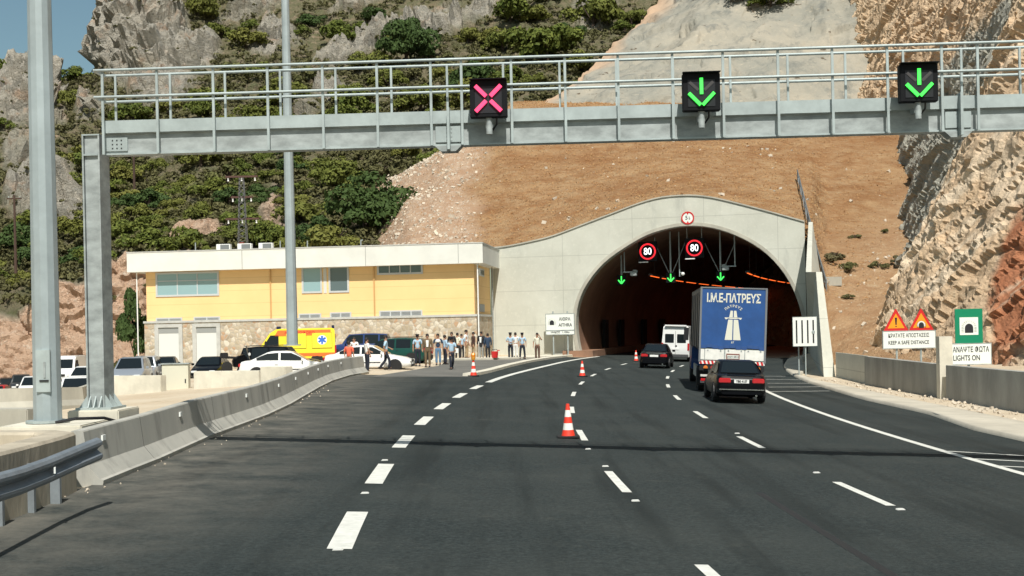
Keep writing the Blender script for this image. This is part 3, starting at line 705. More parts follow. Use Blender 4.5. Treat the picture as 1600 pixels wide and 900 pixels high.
# camera / floodlight on the wing wall
p = P(1263, 432, 93.5)
cctv = thing('surveillance_camera', 'small white camera on a bracket fixed to the wing wall', 'camera', p)
MB().box((0, -0.25, 0), (0.28, 0.55, 0.26)).build('housing', M_WHITE, cctv, bevel=0.03); MB().box((0.2, 0.1, -0.55), (0.35, 0.1, 1.0)).build('bracket', M_GALV, cctv); MB().box((0, -0.54, 0), (0.18, 0.03, 0.16)).build('lens', M_BLACK, cctv)

# ------------------------------------------------------------------ portal signs and signals
M_LEDR = emit('red_led', (1.0, 0.02, 0.035), 1.1); M_LEDW = emit('white_led', (0.95, 0.97, 1.0), 2.0); M_LEDG = emit('green_led', (0.06, 1.0, 0.12), 1.5)
M_LEDX = emit('pink_red_led', (1.0, 0.045, 0.15), 1.8); M_LEDA = emit('bright_green_led', (0.05, 1.0, 0.08), 1.5)
M_PANEL = mat('black_panel', (0.006, 0.0065, 0.008), 0.6, spec=0.15)
def ringmesh(r0, r1, y0, y1, n=32):
    mb = MB(); 
    mb.loft([[(r * math.cos(2 * math.pi * k / n), y, r * math.sin(2 * math.pi * k / n)) for r, y in ((r0, y0), (r1, y0), (r1, y1), (r0, y1))] for k in range(n)] + [[(r, y, 0) for r, y in ((r0, y0), (r1, y0), (r1, y1), (r0, y1))]], cap=False); return mb
def disc(r, y0, y1, n=32): return MB().prism([(r * math.cos(2 * math.pi * k / n), r * math.sin(2 * math.pi * k / n)) for k in range(n)], (0, y0, 0), (1, 0, 0), (0, 0, 1), (0, y1 - y0, 0))
rzp = -h0
def hangers(par, xs_, top, z0=0.0):
    for x in xs_: MB().tube([(x, 0.1, z0), (x, 0.1, top)], 0.035, 6).build('hanger', M_GALVD, par)
for px, py, lab in ((1012, 393, 'lit red ring speed sign reading 80 hanging above the outer lane of the arch'), (1085, 387.5, 'lit red ring speed sign reading 80 hanging under the crown of the arch')):
    p = on_portal(px, py, -1.6); t = thing('speed_limit_display', lab, 'speed sign', p, rzp)
    MB().box((0, 0.12, 0), (1.42, 0.24, 1.5)).build('housing', M_PANEL, t, bevel=0.02)
    ringmesh(0.50, 0.62, -0.03, -0.002).build('light_ring', M_LEDR, t); text('digits', '80', 0.74, M_LEDW, t, (0.0, -0.02, -0.01), bold=0.006, sx=0.82)
    MB().box((-0.34, -0.03, -0.80), (0.72, 0.06, 0.07)).build('hinge_bar', M_WHITE, t)
    s = (p.x - PA.x) * pdir.x + (p.y - PA.y) * pdir.y; hangers(t, (-0.55, 0.55), max(0.8, Lz(s) - p.z), 0.7)
for px, py, lab, nb in ((971, 437.5, 'green lit arrow signal hanging lowest at the outer edge of the arch', 1), (1048, 434, 'green lit arrow signal hanging in the middle of the arch', 2), (1126, 432, 'green lit arrow signal hanging above the blue truck', 2)):
    p = on_portal(px, py, -2.5); t = thing('arrow_signal', lab, 'lane signal', p, rzp)
    MB().box((0, 0.12, 0), (0.72, 0.22, 0.78)).build('housing', M_PANEL, t, bevel=0.02)
    mb = MB()
    mb.bar((0, -0.02, 0.30), (0, -0.02, -0.2), 0.085, 0.03); mb.bar((0, -0.02, -0.28), (-0.25, -0.02, 0.0), 0.085, 0.085); mb.bar((0, -0.02, -0.28), (0.25, -0.02, 0.0), 0.085, 0.085)
    mb.build('arrow_light', M_LEDG, t)
    s = (p.x - PA.x) * pdir.x + (p.y - PA.y) * pdir.y; top = Lz(s) - p.z
    MB().tube([(0, 0.1, 0.35), (0, 0.1, top)], [0.075, 0.06], 8).build('hanger', M_GALV, t)
    if nb == 2:
        for sx in (-1, 1): MB().tube([(sx * 0.12, 0.1, 0.35), (sx * 1.15, 0.1, top * 0.75)], 0.03, 6).build('brace', M_GALVD, t)
for px, py, lab in ((985, 425, 'ventilation fan camera mount hanging near the outer haunch of the arch'), (1139, 416, 'ventilation sensor arm hanging near the inner haunch of the arch')):
    p = on_portal(px, py, -2.0); t = thing('sensor_mount', lab, 'sensor mount', p, rzp); s = (p.x - PA.x) * pdir.x + (p.y - PA.y) * pdir.y; top = Lz(s) - p.z; sg = -1 if px < 1000 else 1
    MB().tube([(sg * 0.45, 0, 0), (sg * 0.45, 0, top)], 0.05, 8).build('drop_pole', M_GALV, t)
    MB().box((0, 0, 0), (1.1, 0.12, 0.08)).build('cross_arm', M_GALV, t); MB().box((-sg * 0.25, 0, -0.18), (0.5, 0.5, 0.26)).build('camera_housing', M_GALVD, t, bevel=0.04)
    MB().lathe([(0.0, 0.0), (0.18, 0.02), (0.2, 0.1), (0.0, 0.14)], (-sg * 0.35, 0, 0.04), 12).build('dome', M_GALV, t)
p = on_portal(1066, 428, -2.2); t = thing('globe_camera', 'white globe camera on a drop pole in the middle of the arch', 'camera', p, rzp)
MB().tube([(-0.2, 0, -0.2), (-0.2, 0, 3.2)], 0.04, 8).build('drop_pole', M_GALV, t); MB().lathe([(0.0, -0.14), (0.1, -0.11), (0.15, 0), (0.1, 0.11), (0, 0.14)], (0.05, 0, 0), 14).build('globe', M_WHITE, t, smooth=60); MB().bar((-0.2, 0, 0.12), (0.05, 0, 0.12), 0.04).build('arm', M_GALV, t)
p = on_portal(1074.5, 340.5, 0.08); t = thing('height_limit_sign', 'round white height limit sign with red rim at the arch crown', 'sign', p, rzp)
disc(0.47, 0, 0.04).build('sign_face', M_SIGNW, t); ringmesh(0.38, 0.48, -0.02, 0.02).build('red_rim', M_RED, t)
for s in (-1, 1): MB().prism([(-0.09, s * 0.38), (0.09, s * 0.38), (0, s * 0.22)], (0, -0.012, 0), (1, 0, 0), (0, 0, 1), (0, 0.01, 0)).build('pointer', M_RED, t)
text('digit', '5', 0.42, M_BLK, t, (-0.09, -0.006, 0), bold=0.005); text('digit', '0', 0.2, M_BLK, t, (0.12, -0.006, -0.07), bold=0.004); text('digit', 'm', 0.14, M_BLK, t, (0.11, -0.006, 0.07))
# tunnel name sign on two posts
p = on_portal(875, 506, 1.0); gz_ = G(p.x, p.y) + 0.14; t = thing('tunnel_name_sign', 'white two-post sign naming the tunnel, standing before the portal wall', 'sign', (p.x, p.y, gz_), rzp)
h_ = p.z - gz_
MB().box((0, 0.02, h_ + 0.12), (2.12, 0.05, 1.22)).build('sign_board', M_SIGNW, t); MB().box((0, 0.02, h_ - 0.64), (2.12, 0.05, 0.27)).build('distance_plate', M_SIGNW, t)
def frame(par, cx, cz, wd, ht, y, b=0.03, m=M_GALVD, nm='frame'):
    mb = MB()
    for s in (-1, 1): mb.box((cx, y, cz + s * (ht / 2 + b / 2)), (wd + 2 * b, 0.07, b)); mb.box((cx + s * (wd / 2 + b / 2), y, cz), (b, 0.07, ht))
    return mb.build(nm, m, par)
frame(t, 0, h_ + 0.12, 2.12, 1.22, 0.02, 0.05); frame(t, 0, h_ - 0.64, 2.12, 0.27, 0.018, 0.05)
for s in (-1, 1): MB().tube([(s * 0.55, 0.12, 0), (s * 0.55, 0.12, h_ + 0.95)], 0.055, 8).build('post', M_GALV, t)
text('lettering', 'ΑΙΘΡΑ', 0.34, M_BLK, t, (0.36, -0.012, h_ + 0.34), bold=0.006, sx=0.85); text('lettering', 'AITHRA', 0.34, M_BLK, t, (0.40, -0.012, h_ - 0.10), bold=0.006, sx=0.85)
text('lettering', 'ΜΗΚΟΣ   1.100m', 0.19, M_BLK, t, (0, -0.012, h_ - 0.64), bold=0.004)
def arch_icon(par, cx, cz, sc, y, m=M_BLK):
    mb = MB(); pts = [(-1, -1), (1, -1)] + [(math.cos(a), math.sin(a) * 0.95) for a in np.linspace(0, math.pi, 14)]
    mb.prism([(a * 0.55, b * 0.62 - 0.18) for a, b in pts], (cx, y, cz), (sc, 0, 0), (0, 0, sc), (0, 0.004, 0)); mb.build('tunnel_symbol', m, par)
    mb = MB()
    for a in np.linspace(0, math.pi, 12): mb.bar((cx + math.cos(a) * sc * 0.72, y, cz + sc * (-0.1 + math.sin(a) * 0.72)), (cx + math.cos(a) * sc * 1.0, y, cz + sc * (-0.1 + math.sin(a) * 1.0)), sc * 0.05, 0.004)
    for s in (-1, 1):
        for zz in (-0.25, -0.45, -0.65): mb.bar((cx + s * sc * 0.68, y, cz + sc * zz), (cx + s * sc * 1.0, y, cz + sc * zz), sc * 0.05, 0.004)
    mb.build('stone_ring_marking', m, par)
arch_icon(t, -0.62, h_ + 0.16, 0.30, -0.012)

# ================================================================== SERVICE BUILDING
A7 = R(6.6)
BR = P(742, 500, 93.0); BR = Vector((BR.x, BR.y, 0))               # right front corner of the walls
bx, by = Vector((-math.cos(A7), math.sin(A7), 0)), Vector((math.sin(A7), math.cos(A7), 0))   # along the front to the left, and to the back
bld = thing('service_building', 'long low yellow tunnel service building with stone base and flat white roof', 'building', BR, 0)
# local frame: a = distance to the left along the front, d = depth behind it
def BV(a, d, z): return bx * a + by * d + Vector((0, 0, z))
def bbox(a0, a1, d0, d1, z0, z1):
    mb = MB(); vs = [BV(a, d, z) for z in (z0, z1) for d in (d0, d1) for a in (a0, a1)]
    return mb.add(vs, [(0, 2, 3, 1), (4, 5, 7, 6), (0, 1, 5, 4), (2, 6, 7, 3), (0, 4, 6, 2), (1, 3, 7, 5)])
def on_front(px, py, off=0.0):
    nf = -by; Y = 94.0
    for _ in range(8):
        p = P(px, py, Y); d = (p - BR).dot(nf) - off; Y -= d / (nf.y + nf.x * p.x / Y)
    q = P(px, py, Y) - BR; return q.dot(bx), q.z
LEN = on_front(229, 480)[0]; DEP = 8.6
zs = on_front(480, 500)[1]; zr0 = on_front(480, 420)[1]; zr0 = on_front(745, 411, 0.75)[1]; zr1 = on_front(745, 380, 0.75)[1]
k = node_mat('yellow_render', 0.85)
a = k.mix(k.ramp(k.noise(0.5, 6), 0.35, 0.65), (0.86, 0.59, 0.285), (0.82, 0.55, 0.26)); zz = k.xyz()[2]
wv = k.n.new('ShaderNodeMath'); wv.operation = 'FRACT'; dv = k.n.new('ShaderNodeMath'); dv.operation = 'DIVIDE'; k.l.new(zz, dv.inputs[0]); dv.inputs[1].default_value = 0.92; k.l.new(dv.outputs[0], wv.inputs[0])
a = k.mix(k.ramp(wv.outputs[0], 0.0, 0.035, 0.7, 0.0), a, (0.42, 0.26, 0.09)); k.out(a, k.noise(25, 3), 0.15, 0.01); M_YEL = k.m
k = node_mat('rubble_stone', 0.9)
cl = k.n.new('ShaderNodeTexVoronoi'); cl.inputs['Scale'].default_value = 3.6; k.l.new(k.n['Texture Coordinate'].outputs['Object'], cl.inputs['Vector'])
sp_ = k.n.new('ShaderNodeSeparateColor'); k.l.new(cl.outputs['Color'], sp_.inputs[0])
a = k.mix(sp_.outputs[0], (0.55, 0.47, 0.35), (0.33, 0.27, 0.19)); a = k.mix(k.ramp(sp_.outputs[1], 0.6, 0.9), a, (0.62, 0.56, 0.46)); a = k.mix(k.ramp(sp_.outputs[2], 0.75, 0.95), a, (0.45, 0.30, 0.19))
a = k.mix(k.ramp(k.voro(3.6, 'DISTANCE_TO_EDGE'), 0.02, 0.09, 0.9, 0), a, (0.40, 0.36, 0.30)); k.out(a, k.voro(3.6, 'DISTANCE_TO_EDGE'), 0.8, 0.06); M_STONE = k.m
M_TRIM = mat('grey_trim', (0.46, 0.46, 0.43), 0.8, 0.1, 2)
bbox(0, LEN, 0, DEP, zs, zr0 + 0.3).build('wall', M_YEL, bld)
bbox(-0.14, LEN + 0.14, -0.14, DEP, -2.2, zs - 0.003).build('stone_base', M_STONE, bld)
bbox(-0.2, LEN + 0.2, -0.2, DEP, zs, zs + 0.16).build('string_course', M_TRIM, bld)
ro = bbox(-0.75, LEN + 1.1, -0.75, DEP + 0.6, zr0, zr1).build('roof', mat('roof_fascia', (0.66, 0.66, 0.61), 0.8, 0.06, 0.6), bld)
bbox(-0.78, LEN + 1.13, -0.78, DEP + 0.63, zr1 + 0.001, zr1 + 0.07).build('roof_edge', M_TRIM, ro)
for px in (378, 571, 716):
    a_, z_ = on_front(px, 400, 0.75); bbox(a_ - 0.02, a_ + 0.02, -0.757, -0.745, zr0 + 0.02, zr1 - 0.02).build('fascia_joint', mat('joint_grey', (0.3, 0.3, 0.28), 0.8), ro)
M_WFR = mat('window_frame', (0.50, 0.52, 0.52), 0.5); M_PANE = mat('window_pane', (0.05, 0.09, 0.10), 0.05, spec=1.0)
M_PANEB = mat('painted_reflection_pane', (0.26, 0.40, 0.42), 0.12, spec=0.8)  # blue reflection painted in as the pane's base colour
def window(p0, p1, nx, ny, pane=M_PANE, off=0.0, sill=True, split=None, nm='window'):
    (a1, z1), (a0, z0) = on_front(*p0, off), on_front(*p1, off)      # image left-top, right-bottom
    f = MB(); b = 0.13
    for aa in (a0, a1): vs = 0
    def fb(x0, x1, y0, y1): f.add([BV(a, d, z) for z in (y0, y1) for d in (-0.06, 0.02) for a in (x0, x1)], [(0, 2, 3, 1), (4, 5, 7, 6), (0, 1, 5, 4), (2, 6, 7, 3), (0, 4, 6, 2), (1, 3, 7, 5)])
    fb(a0 - b, a0, z0 - b, z1 + b); fb(a1, a1 + b, z0 - b, z1 + b); fb(a0, a1, z1, z1 + b); fb(a0, a1, z0 - b, z0)
    w_ = f.build(nm, M_WFR, bld)
    bbox(a0, a1, -0.015, 0.0, z0, z1).build('pane', pane, w_)
    mb = MB(); 
    for i in range(1, nx):
        c = a0 + (a1 - a0) * i / nx; mb.add([BV(a, d, z) for z in (z0, z1) for d in (-0.05, -0.016) for a in (c - 0.035, c + 0.035)], [(0, 2, 3, 1), (4, 5, 7, 6), (0, 1, 5, 4), (2, 6, 7, 3), (0, 4, 6, 2), (1, 3, 7, 5)])
    if split:
        c = z1 - (z1 - z0) * split; mb.add([BV(a, d, z) for z in (c - 0.03, c + 0.03) for d in (-0.047, -0.016) for a in (a0, a1)], [(0, 2, 3, 1), (4, 5, 7, 6), (0, 1, 5, 4), (2, 6, 7, 3), (0, 4, 6, 2), (1, 3, 7, 5)])
    if mb.v: mb.build('mullion', M_WFR, w_)
    return w_
window((246, 429), (340, 459), 3, 1, M_PANEB, split=0.33); window((474, 420), (501, 455), 1, 1, M_PANEB); window((516, 419), (543, 454), 1, 1, mat('painted_shade_pane', (0.10, 0.14, 0.15), 0.1, spec=0.8))  # last pane is a darker copy, its shade put into the colour
window((592, 415), (658, 425), 4, 1)
# pale panel between the paired windows
(a1, z1), (a0, z0) = on_front(502, 419), on_front(514, 458); bbox(a0 + 0.15, a1 - 0.15, -0.03, 0.0, z0, z1).build('wall_panel', mat('pale_panel', (0.6, 0.6, 0.56), 0.7), bld)
def vent(p0, p1, n):
    (a1, z1), (a0, z0) = on_front(*p0), on_front(*p1); v_ = bbox(a0 - .06, a1 + .06, -0.05, 0.0, z0 - .06, z1 + .06).build('vent', M_WFR, bld)
    mb = MB(); st = (a1 - a0) / n
    for i in range(n):
        for j in range(5):
            z = z0 + (z1 - z0) * (j + 0.5) / 5; vs = [BV(a, d, zz_) for zz_ in (z - 0.03, z + 0.02) for d in (-0.075, -0.051) for a in (a0 + i * st + .05, a0 + (i + 1) * st - .05)]
            mb.add(vs, [(0, 2, 3, 1), (4, 5, 7, 6), (0, 1, 5, 4), (2, 6, 7, 3), (0, 4, 6, 2), (1, 3, 7, 5)])
    mb.build('louvre', mat('louvre_grey', (0.30, 0.31, 0.31), 0.6), v_)
for q0, q1, n in (((245, 498), (284, 505), 2), ((304, 496.5), (343, 503.5), 2), ((468, 491.5), (501, 499), 2), ((517, 489.5), (548, 497), 2), ((594, 487), (659, 495), 4)): vent(q0, q1, n)
M_DOOR = mat('pale_metal_door', (0.64, 0.65, 0.62), 0.55)
for p0, p1 in (((248, 512), (281, 575)), ((307, 511), (340, 574))):
    (a1, z1), (a0, z0) = on_front(*p0, .14), on_front(*p1, .14); z0 = -0.75
    d_ = bbox(a0, a1, -0.17, -0.1, z0, z1).build('door', M_DOOR, bld)
    mb = MB()
    for x0, x1, y0, y1 in ((a0 - 0.28, a0, z0, z1 + 0.24), (a1, a1 + 0.28, z0, z1 + 0.24), (a0, a1, z1, z1 + 0.24)): mb.add([BV(a, d, z) for z in (y0, y1) for d in (-0.26, -0.1) for a in (x0, x1)], [(0, 2, 3, 1), (4, 5, 7, 6), (0, 1, 5, 4), (2, 6, 7, 3), (0, 4, 6, 2), (1, 3, 7, 5)])
    mb.build('door_frame', M_TRIM, d_)
    bbox(a0 + 0.02, a1 - 0.02, -0.185, -0.172, z1 - 0.42, z1 - 0.03).build('transom', mat('transom_grey', (0.28, 0.29, 0.28), 0.6), d_)
    bbox((a0 + a1) / 2 - 0.32, (a0 + a1) / 2 - 0.18, -0.2, -0.172, z0 + 1.0, z0 + 1.25).build('handle', M_BLACK, d_)
# drain pipes
for px, off, z0, z1, m in ((423, 0, zs + 0.1, zr0, mat('ochre_pipe', (0.55, 0.33, 0.13), 0.7)), (585, 0, zs + 0.1, zr0, MATS['ochre_pipe'])):
    a_, _ = on_front(px, 450); MB().tube([BV(a_, -0.07, z0), BV(a_, -0.07, z1)], 0.05, 8).build('drain_pipe', m, bld)
a_, _ = on_front(740, 450); MB().tube([BV(-0.32, -0.42, -0.3), BV(-0.32, -0.42, zr0)], 0.05, 8).build('drain_pipe', M_WHITE, bld); MB().tube([BV(LEN + 0.55, -0.35, -1.6), BV(LEN + 0.55, -0.35, zr0)], 0.045, 8).build('drain_pipe', M_WHITE, bld)
MB().tube([BV(-0.45, 6.4, 0), BV(-0.45, 6.4, zr0)], 0.05, 8).build('drain_pipe', M_GALVD, bld)
def end_box(d0, d1, z0, z1, m, nm, par):
    return MB().add([BV(a, d, z) for z in (z0, z1) for d in (d0, d1) for a in (-0.03, 0.01)], [(0, 2, 3, 1), (4, 5, 7, 6), (0, 1, 5, 4), (2, 6, 7, 3), (0, 4, 6, 2), (1, 3, 7, 5)]).build(nm, m, par)
w1 = end_box(2.2, 5.2, zr0 - 0.75, zr0 - 0.2, M_WFR, 'window', bld); 
for d0 in (2.35, 3.8): MB().add([BV(-0.04, d, z) for d, z in ((d0, zr0 - .65), (d0 + 1.25, zr0 - .65), (d0 + 1.25, zr0 - .3), (d0, zr0 - .3))], [(0, 1, 2, 3)]).build('pane', M_PANE, w1)
v1 = end_box(2.4, 5.0, zs + 0.35, zs + 0.9, mat('louvre_grey', (0.30, 0.31, 0.31)), 'vent', bld)
# roof-top air conditioners and antenna posts
for px, lab in ((350, 'white air conditioner on the roof, nearest the tall window end'), (383, 'white air conditioner on the roof between two others'), (416, 'white air conditioner on the roof beside the light mast')):
    a_, _ = on_front(px, 388, -1.2); t = thing('air_conditioner', lab, 'air conditioner', BR + BV(a_, 1.2, zr1 + 0.07), -A7, 'air conditioners on the flat roof')
    MB().box((0, 0, 0.27), (1.02, 0.4, 0.46)).build('casing', M_WHITE, t, bevel=0.015); MB().box((0.12, -0.205, 0.27), (0.66, 0.02, 0.36)).build('fan_grille', mat('grille_grey', (0.16, 0.17, 0.17), 0.6), t); 
    for s in (-1, 1): MB().box((s * 0.35, 0, 0.02), (0.08, 0.42, 0.04)).build('foot', M_GALVD, t)
for i, (px, hgt, lab) in enumerate(((305.5, 1.05, 'short pale pole rising behind the roof left of the air conditioners'), (438, 1.0, 'thin grey pole on the roof just left of the light mast'), (480.5, 0.95, 'thin grey pole on the roof just right of the light mast'), (564, 0.9, 'short grey pole with a hooked top at the roof middle'))):
    a_, _ = on_front(px, 390, -6.0); t = thing('roof_pole', lab, 'pole', BR + BV(a_, 6.0, zr1))
    MB().tube([(0, 0, 0), (0, 0, hgt)], 0.045, 8).build('mast', M_GALVD, t); MB().box((0, 0, 0.03), (0.25, 0.25, 0.06)).build('base_plate', M_GALVD, t); MB().bar((0, 0, hgt), (0.15 if i == 3 else 0.02, 0, hgt + 0.03), 0.06).build('cap', M_GALV, t)
# ================================================================== GANTRY
GD = Vector((math.cos(R(3.0)), -math.sin(R(3.0)), 0)); GN = Vector((-math.sin(R(3.0)), -math.cos(R(3.0)), 0))   # along the beam; towards the camera
GO = Vector((0, 23.17, 0))
def on_gantry(px, py, off=0.0):
    Y = 23.0
    for _ in range(8):
        p = P(px, py, Y); d = (p - GO).dot(GN) - off; Y -= d / (GN.y + GN.x * p.x / Y)
    q = P(px, py, Y); return (q - GO).dot(GD), q.z
gan = thing('sign_gantry', 'galvanised steel gantry with railed walkway spanning the whole road', 'gantry', GO, -R(3.0))
# local: x along the beam, y = away from the camera, z up
s0, zt = on_gantry(128, 212); s1 = 19.0
zb_l = on_gantry(200, 243)[1]; zb_r = on_gantry(1560, 197)[1]; zbm = (zb_l + zb_r) / 2
zf0 = on_gantry(800, 198)[1]; 
zbm = on_gantry(840, 222)[1]; zfl = on_gantry(840, 189)[1]; zft = on_gantry(840, 171)[1]; zmid = on_gantry(840, 132.5, .05)[1]; ztop = on_gantry(840, 90, .05)[1]
BW = 0.30                                                             # beam width
mb = MB(); xb0 = s0 + 0.38
mb.box(((xb0 + s1) / 2, BW / 2 + 0.0, (zbm + zfl) / 2), (s1 - xb0, BW - 0.12, zfl - zbm - 0.03)); mb.build('beam', M_GALVD, gan)
for nm, z in (('bottom_flange', zbm), ('top_flange', zfl)): MB().box(((xb0 + s1) / 2, BW / 2, z), (s1 - xb0, BW - 0.03 - (0.02 if nm == 'top_flange' else 0), 0.028)).build(nm, M_GALV, gan)
wp = MB().box(((xb0 + s1) / 2, BW / 2, zft - 0.02), (s1 - xb0 - 0.02, BW + 0.0, 0.035)); wp.build('walkway_deck', M_GALV, gan)
for yy in (-0.012, BW + 0.012): MB().box(((xb0 + s1) / 2, yy, (zfl + zft) / 2 + 0.012), (s1 - xb0, 0.012, zft - zfl + 0.02)).build('toe_board', M_GALV, gan)
# cross stiffeners on the web
posts = [161, 246, 334, 419, 505, 590, 674, 722, 800, 884, 967, 1052, 1131, 1217, 1302, 1388, 1473, 1529, 1612]
for px in posts:
    s = on_gantry(px, 180, .1)[0]; z = (zbm - 0.02)
    MB().box((s, -0.10, (z + ztop) / 2), (0.043, 0.034, ztop - z)).build('railing_post', M_GALV, gan)
s = on_gantry(1612, 180, .1)[0]
while s < s1 - 1: s += 0.95; MB().box((s, -0.10, (zbm + ztop) / 2), (0.048, 0.034, ztop - zbm)).build('railing_post', M_GALV, gan)
s = on_gantry(161, 180, .1)[0] + 0.08
while s < s1: MB().box((s, BW + 0.04, (zft + ztop) / 2), (0.038, 0.034, ztop - zft)).build('railing_post', M_GALV, gan); s += 1.0
for yy, zz in ((-0.135, ztop), (-0.135, zmid), (BW + 0.075, ztop), (BW + 0.075, zmid)):
    MB().tube([(s0 + 0.28, yy, zz), (s1, yy, zz)], 0.025, 8).build('handrail', M_GALV, gan, smooth=50)
MB().bar((s0 + 0.3, -0.135, ztop), (s0 + 0.3, BW + 0.075, ztop), 0.05).build('end_rail', M_GALV, gan); MB().bar((s0 + 0.3, -0.135, zmid), (s0 + 0.3, BW + 0.075, zmid), 0.05).build('end_rail', M_GALV, gan)
# splice joints
for px in (700, 1498):
    s = on_gantry(px, 205)[0]; sp_o = MB().box((s, 0.035, (zbm + zfl) / 2), (0.44, 0.05, zfl - zbm - 0.09)).build('splice_plate', M_GALV, gan)
    MB().prism([(-0.235, 0), (0.235, 0), (0.13, 0.17), (-0.13, 0.17)], (s, 0.0, zfl + 0.02), (1, 0, 0), (0, 0.0, 1), (0, 0.3, 0)).build('splice_cap', M_GALV, sp_o)
    MB().prism([(-0.235, 0), (0.235, 0), (0.13, -0.1), (-0.13, -0.1)], (s, 0.0, zbm - 0.016), (1, 0, 0), (0, 0, 1), (0, 0.3, 0)).build('splice_foot', M_GALVD, sp_o)
    MB().box((s + 0.02, -0.03, (zbm + zft) / 2 - 0.02), (0.045, 0.26, zft - zbm + 0.16)).build('splice_rib', M_GALV, sp_o)
    mb = MB()
    for i in range(6):
        for sx in (-0.02, 0.06): mb.lathe([(0.0, 0), (0.018, 0), (0.018, 0.02), (0, 0.02)], (s + sx, 0.02, zbm + 0.06 + i * 0.07), 6)
    mb.build('bolt', M_GALVD, sp_o)
# connection plate with holes at the column end
s = on_gantry(180, 226)[0]; cp_o = MB().box((s, 0.05, (zbm + zfl) / 2 - 0.01), (0.42, 0.03, zfl - zbm - 0.13)).build('connection_plate', M_GALV, gan)
mb = MB()
for i in range(3):
    for j in range(3): mb.box((s + 0.02 + (i - 1) * 0.08, 0.033, (zbm + zfl) / 2 - 0.01 + (j - 1) * 0.07), (0.022, 0.01, 0.022))
mb.build('bolt', M_BLACK, cp_o)
# column: H section, flanges facing left and right as seen
cb_z = on_gantry(152, 640)[1]
cx = (on_gantry(128, 300)[0] + on_gantry(157, 300)[0]) / 2
mb = MB(); mb.box((cx, 0.26, (cb_z + zt) / 2), (0.24, 0.42, zt - cb_z)); c_ = mb.build('column_web', M_GALVD, gan)
for sx in (-1, 1): MB().box((cx + sx * 0.145, 0.26, (cb_z + zt) / 2), (0.028, 0.5, zt - cb_z)).build('column_flange', M_GALVD, gan)
MB().box((cx, 0.27, zt + 0.014), (0.32, 0.52, 0.024)).build('cap_plate', M_GALV, gan); MB().box((cx, 0.025, zbm + 0.0), (0.26, 0.05, 0.03)).build('stiffener', M_GALV, gan)
MB().box((cx, 0.27, cb_z + 0.02), (0.64, 0.80, 0.04)).build('base_plate', M_GALV, gan)
for sx in (-1, 1):
    for yy in (0.05, 0.27, 0.5): MB().prism([(0, 0), (0.15, 0), (0, 0.22)], (cx + sx * 0.16, yy - 0.01, cb_z + 0.04), (sx, 0, 0), (0, 0, 1), (0, 0.02, 0)).build('gusset', M_GALV, gan)
for sx in (-0.1, 0.0, 0.1): MB().prism([(0, 0), (0.14, 0), (0, 0.2)], (cx + sx, 0.0, cb_z + 0.04), (0, -1, 0), (0, 0, 1), (0.02, 0, 0)).build('gusset', M_GALV, gan)
# far support, beyond the right verge
MB().box((s1, 0.3, zbm / 2 - 0.4), (0.4, 0.5, zbm + 0.9)).build('column', M_GALVD, gan)
def plinth(name, lab, c, d, m=M_CONC2, rz=0.0, cat='concrete block', grp=None):
    return tag(MB().box((0, 0, 0), d, rz).build(name, m, None, loc=c, bevel=0.02), lab, cat, grp)
pl = GO + GD * cx - GN * 0.27; gz = G(pl.x, pl.y)
plinth('concrete_plinth', 'pale concrete plinth under the gantry column foot', (pl.x + 0.05, pl.y, (gz + cb_z) / 2 - 0.1), (0.92, 1.1, cb_z - gz + 0.2), rz=-R(3))
# lane signals
def lane_signal(px, py, kind, lab):
    s, z = on_gantry(px, py, 0.42); p = GO + GD * s + GN * 0.42 + Vector((0, 0, z))
    t = thing('lane_signal', lab, 'lane signal', p, -R(3.0), 'lane signals on the gantry')
    W = 0.64; MB().box((0, 0.09, 0), (W, 0.18, W * 1.0)).build('housing', M_PANEL, t, bevel=0.012)
    MB().box((0, -0.004, -0.02), (W * 0.72, 0.01, W * 0.72)).build('lens_panel', mat('lens_grey', (0.022, 0.023, 0.027), 0.5, spec=0.2), t)
    MB().box((0, -0.05, W / 2 + 0.006), (W, 0.14, 0.012)).build('visor', M_PANEL, t)
    for dy in (0.0,): MB().tube([(0, 0.10, -W / 2 - 0.28), (0, 0.10, -W / 2 + 0.02)], 0.055, 10).build('mount_pole', M_GALVD, t, smooth=50)
    MB().box((0, 0.25, -W / 2 - 0.12), (0.12, 0.3, 0.1)).build('bracket', M_GALVD, t); MB().tube([(0.13, 0.12, -W / 2 + 0.02), (0.13, 0.14, -W / 2 - 0.1), (0.05, 0.2, -W / 2 - 0.2)], 0.018, 6).build('cable', M_BLACK, t)
    dim = mat('unlit_bar', (0.055, 0.05, 0.05), 0.4)
    if kind == 'x':
        for a in (45, 135, 225, 315):
            c, s_ = math.cos(R(a)), math.sin(R(a)); MB().bar((c * 0.055, -0.02, s_ * 0.055), (c * 0.31, -0.02, s_ * 0.31), 0.064, 0.064).build("light_bar", M_LEDX, t)
    else:
        mb = MB().bar((0, -0.02, 0.235), (0, -0.02, -0.04), 0.056, 0.02); mb.build('light_bar', M_LEDA, t)
        for sx in (-1, 1):
            MB().bar((sx * 0.018, -0.02 - 0.001 * sx, -0.225), (sx * 0.215, -0.02 - 0.001 * sx, -0.02), 0.054, 0.054).build('light_bar', M_LEDA, t); MB().bar((sx * 0.05, 0.008, 0.03), (sx * 0.2, 0.008, 0.17), 0.05, 0.05).build('unlit_bar', dim, t)
lane_signal(763, 154, 'x', 'black gantry signal showing a red lit X over the closed lane')
lane_signal(1096, 143.5, 'a', 'black gantry signal with a green arrow, above the middle lane')
lane_signal(1436, 129, 'a', 'black gantry signal with a green arrow, above the lane beside the cliff')

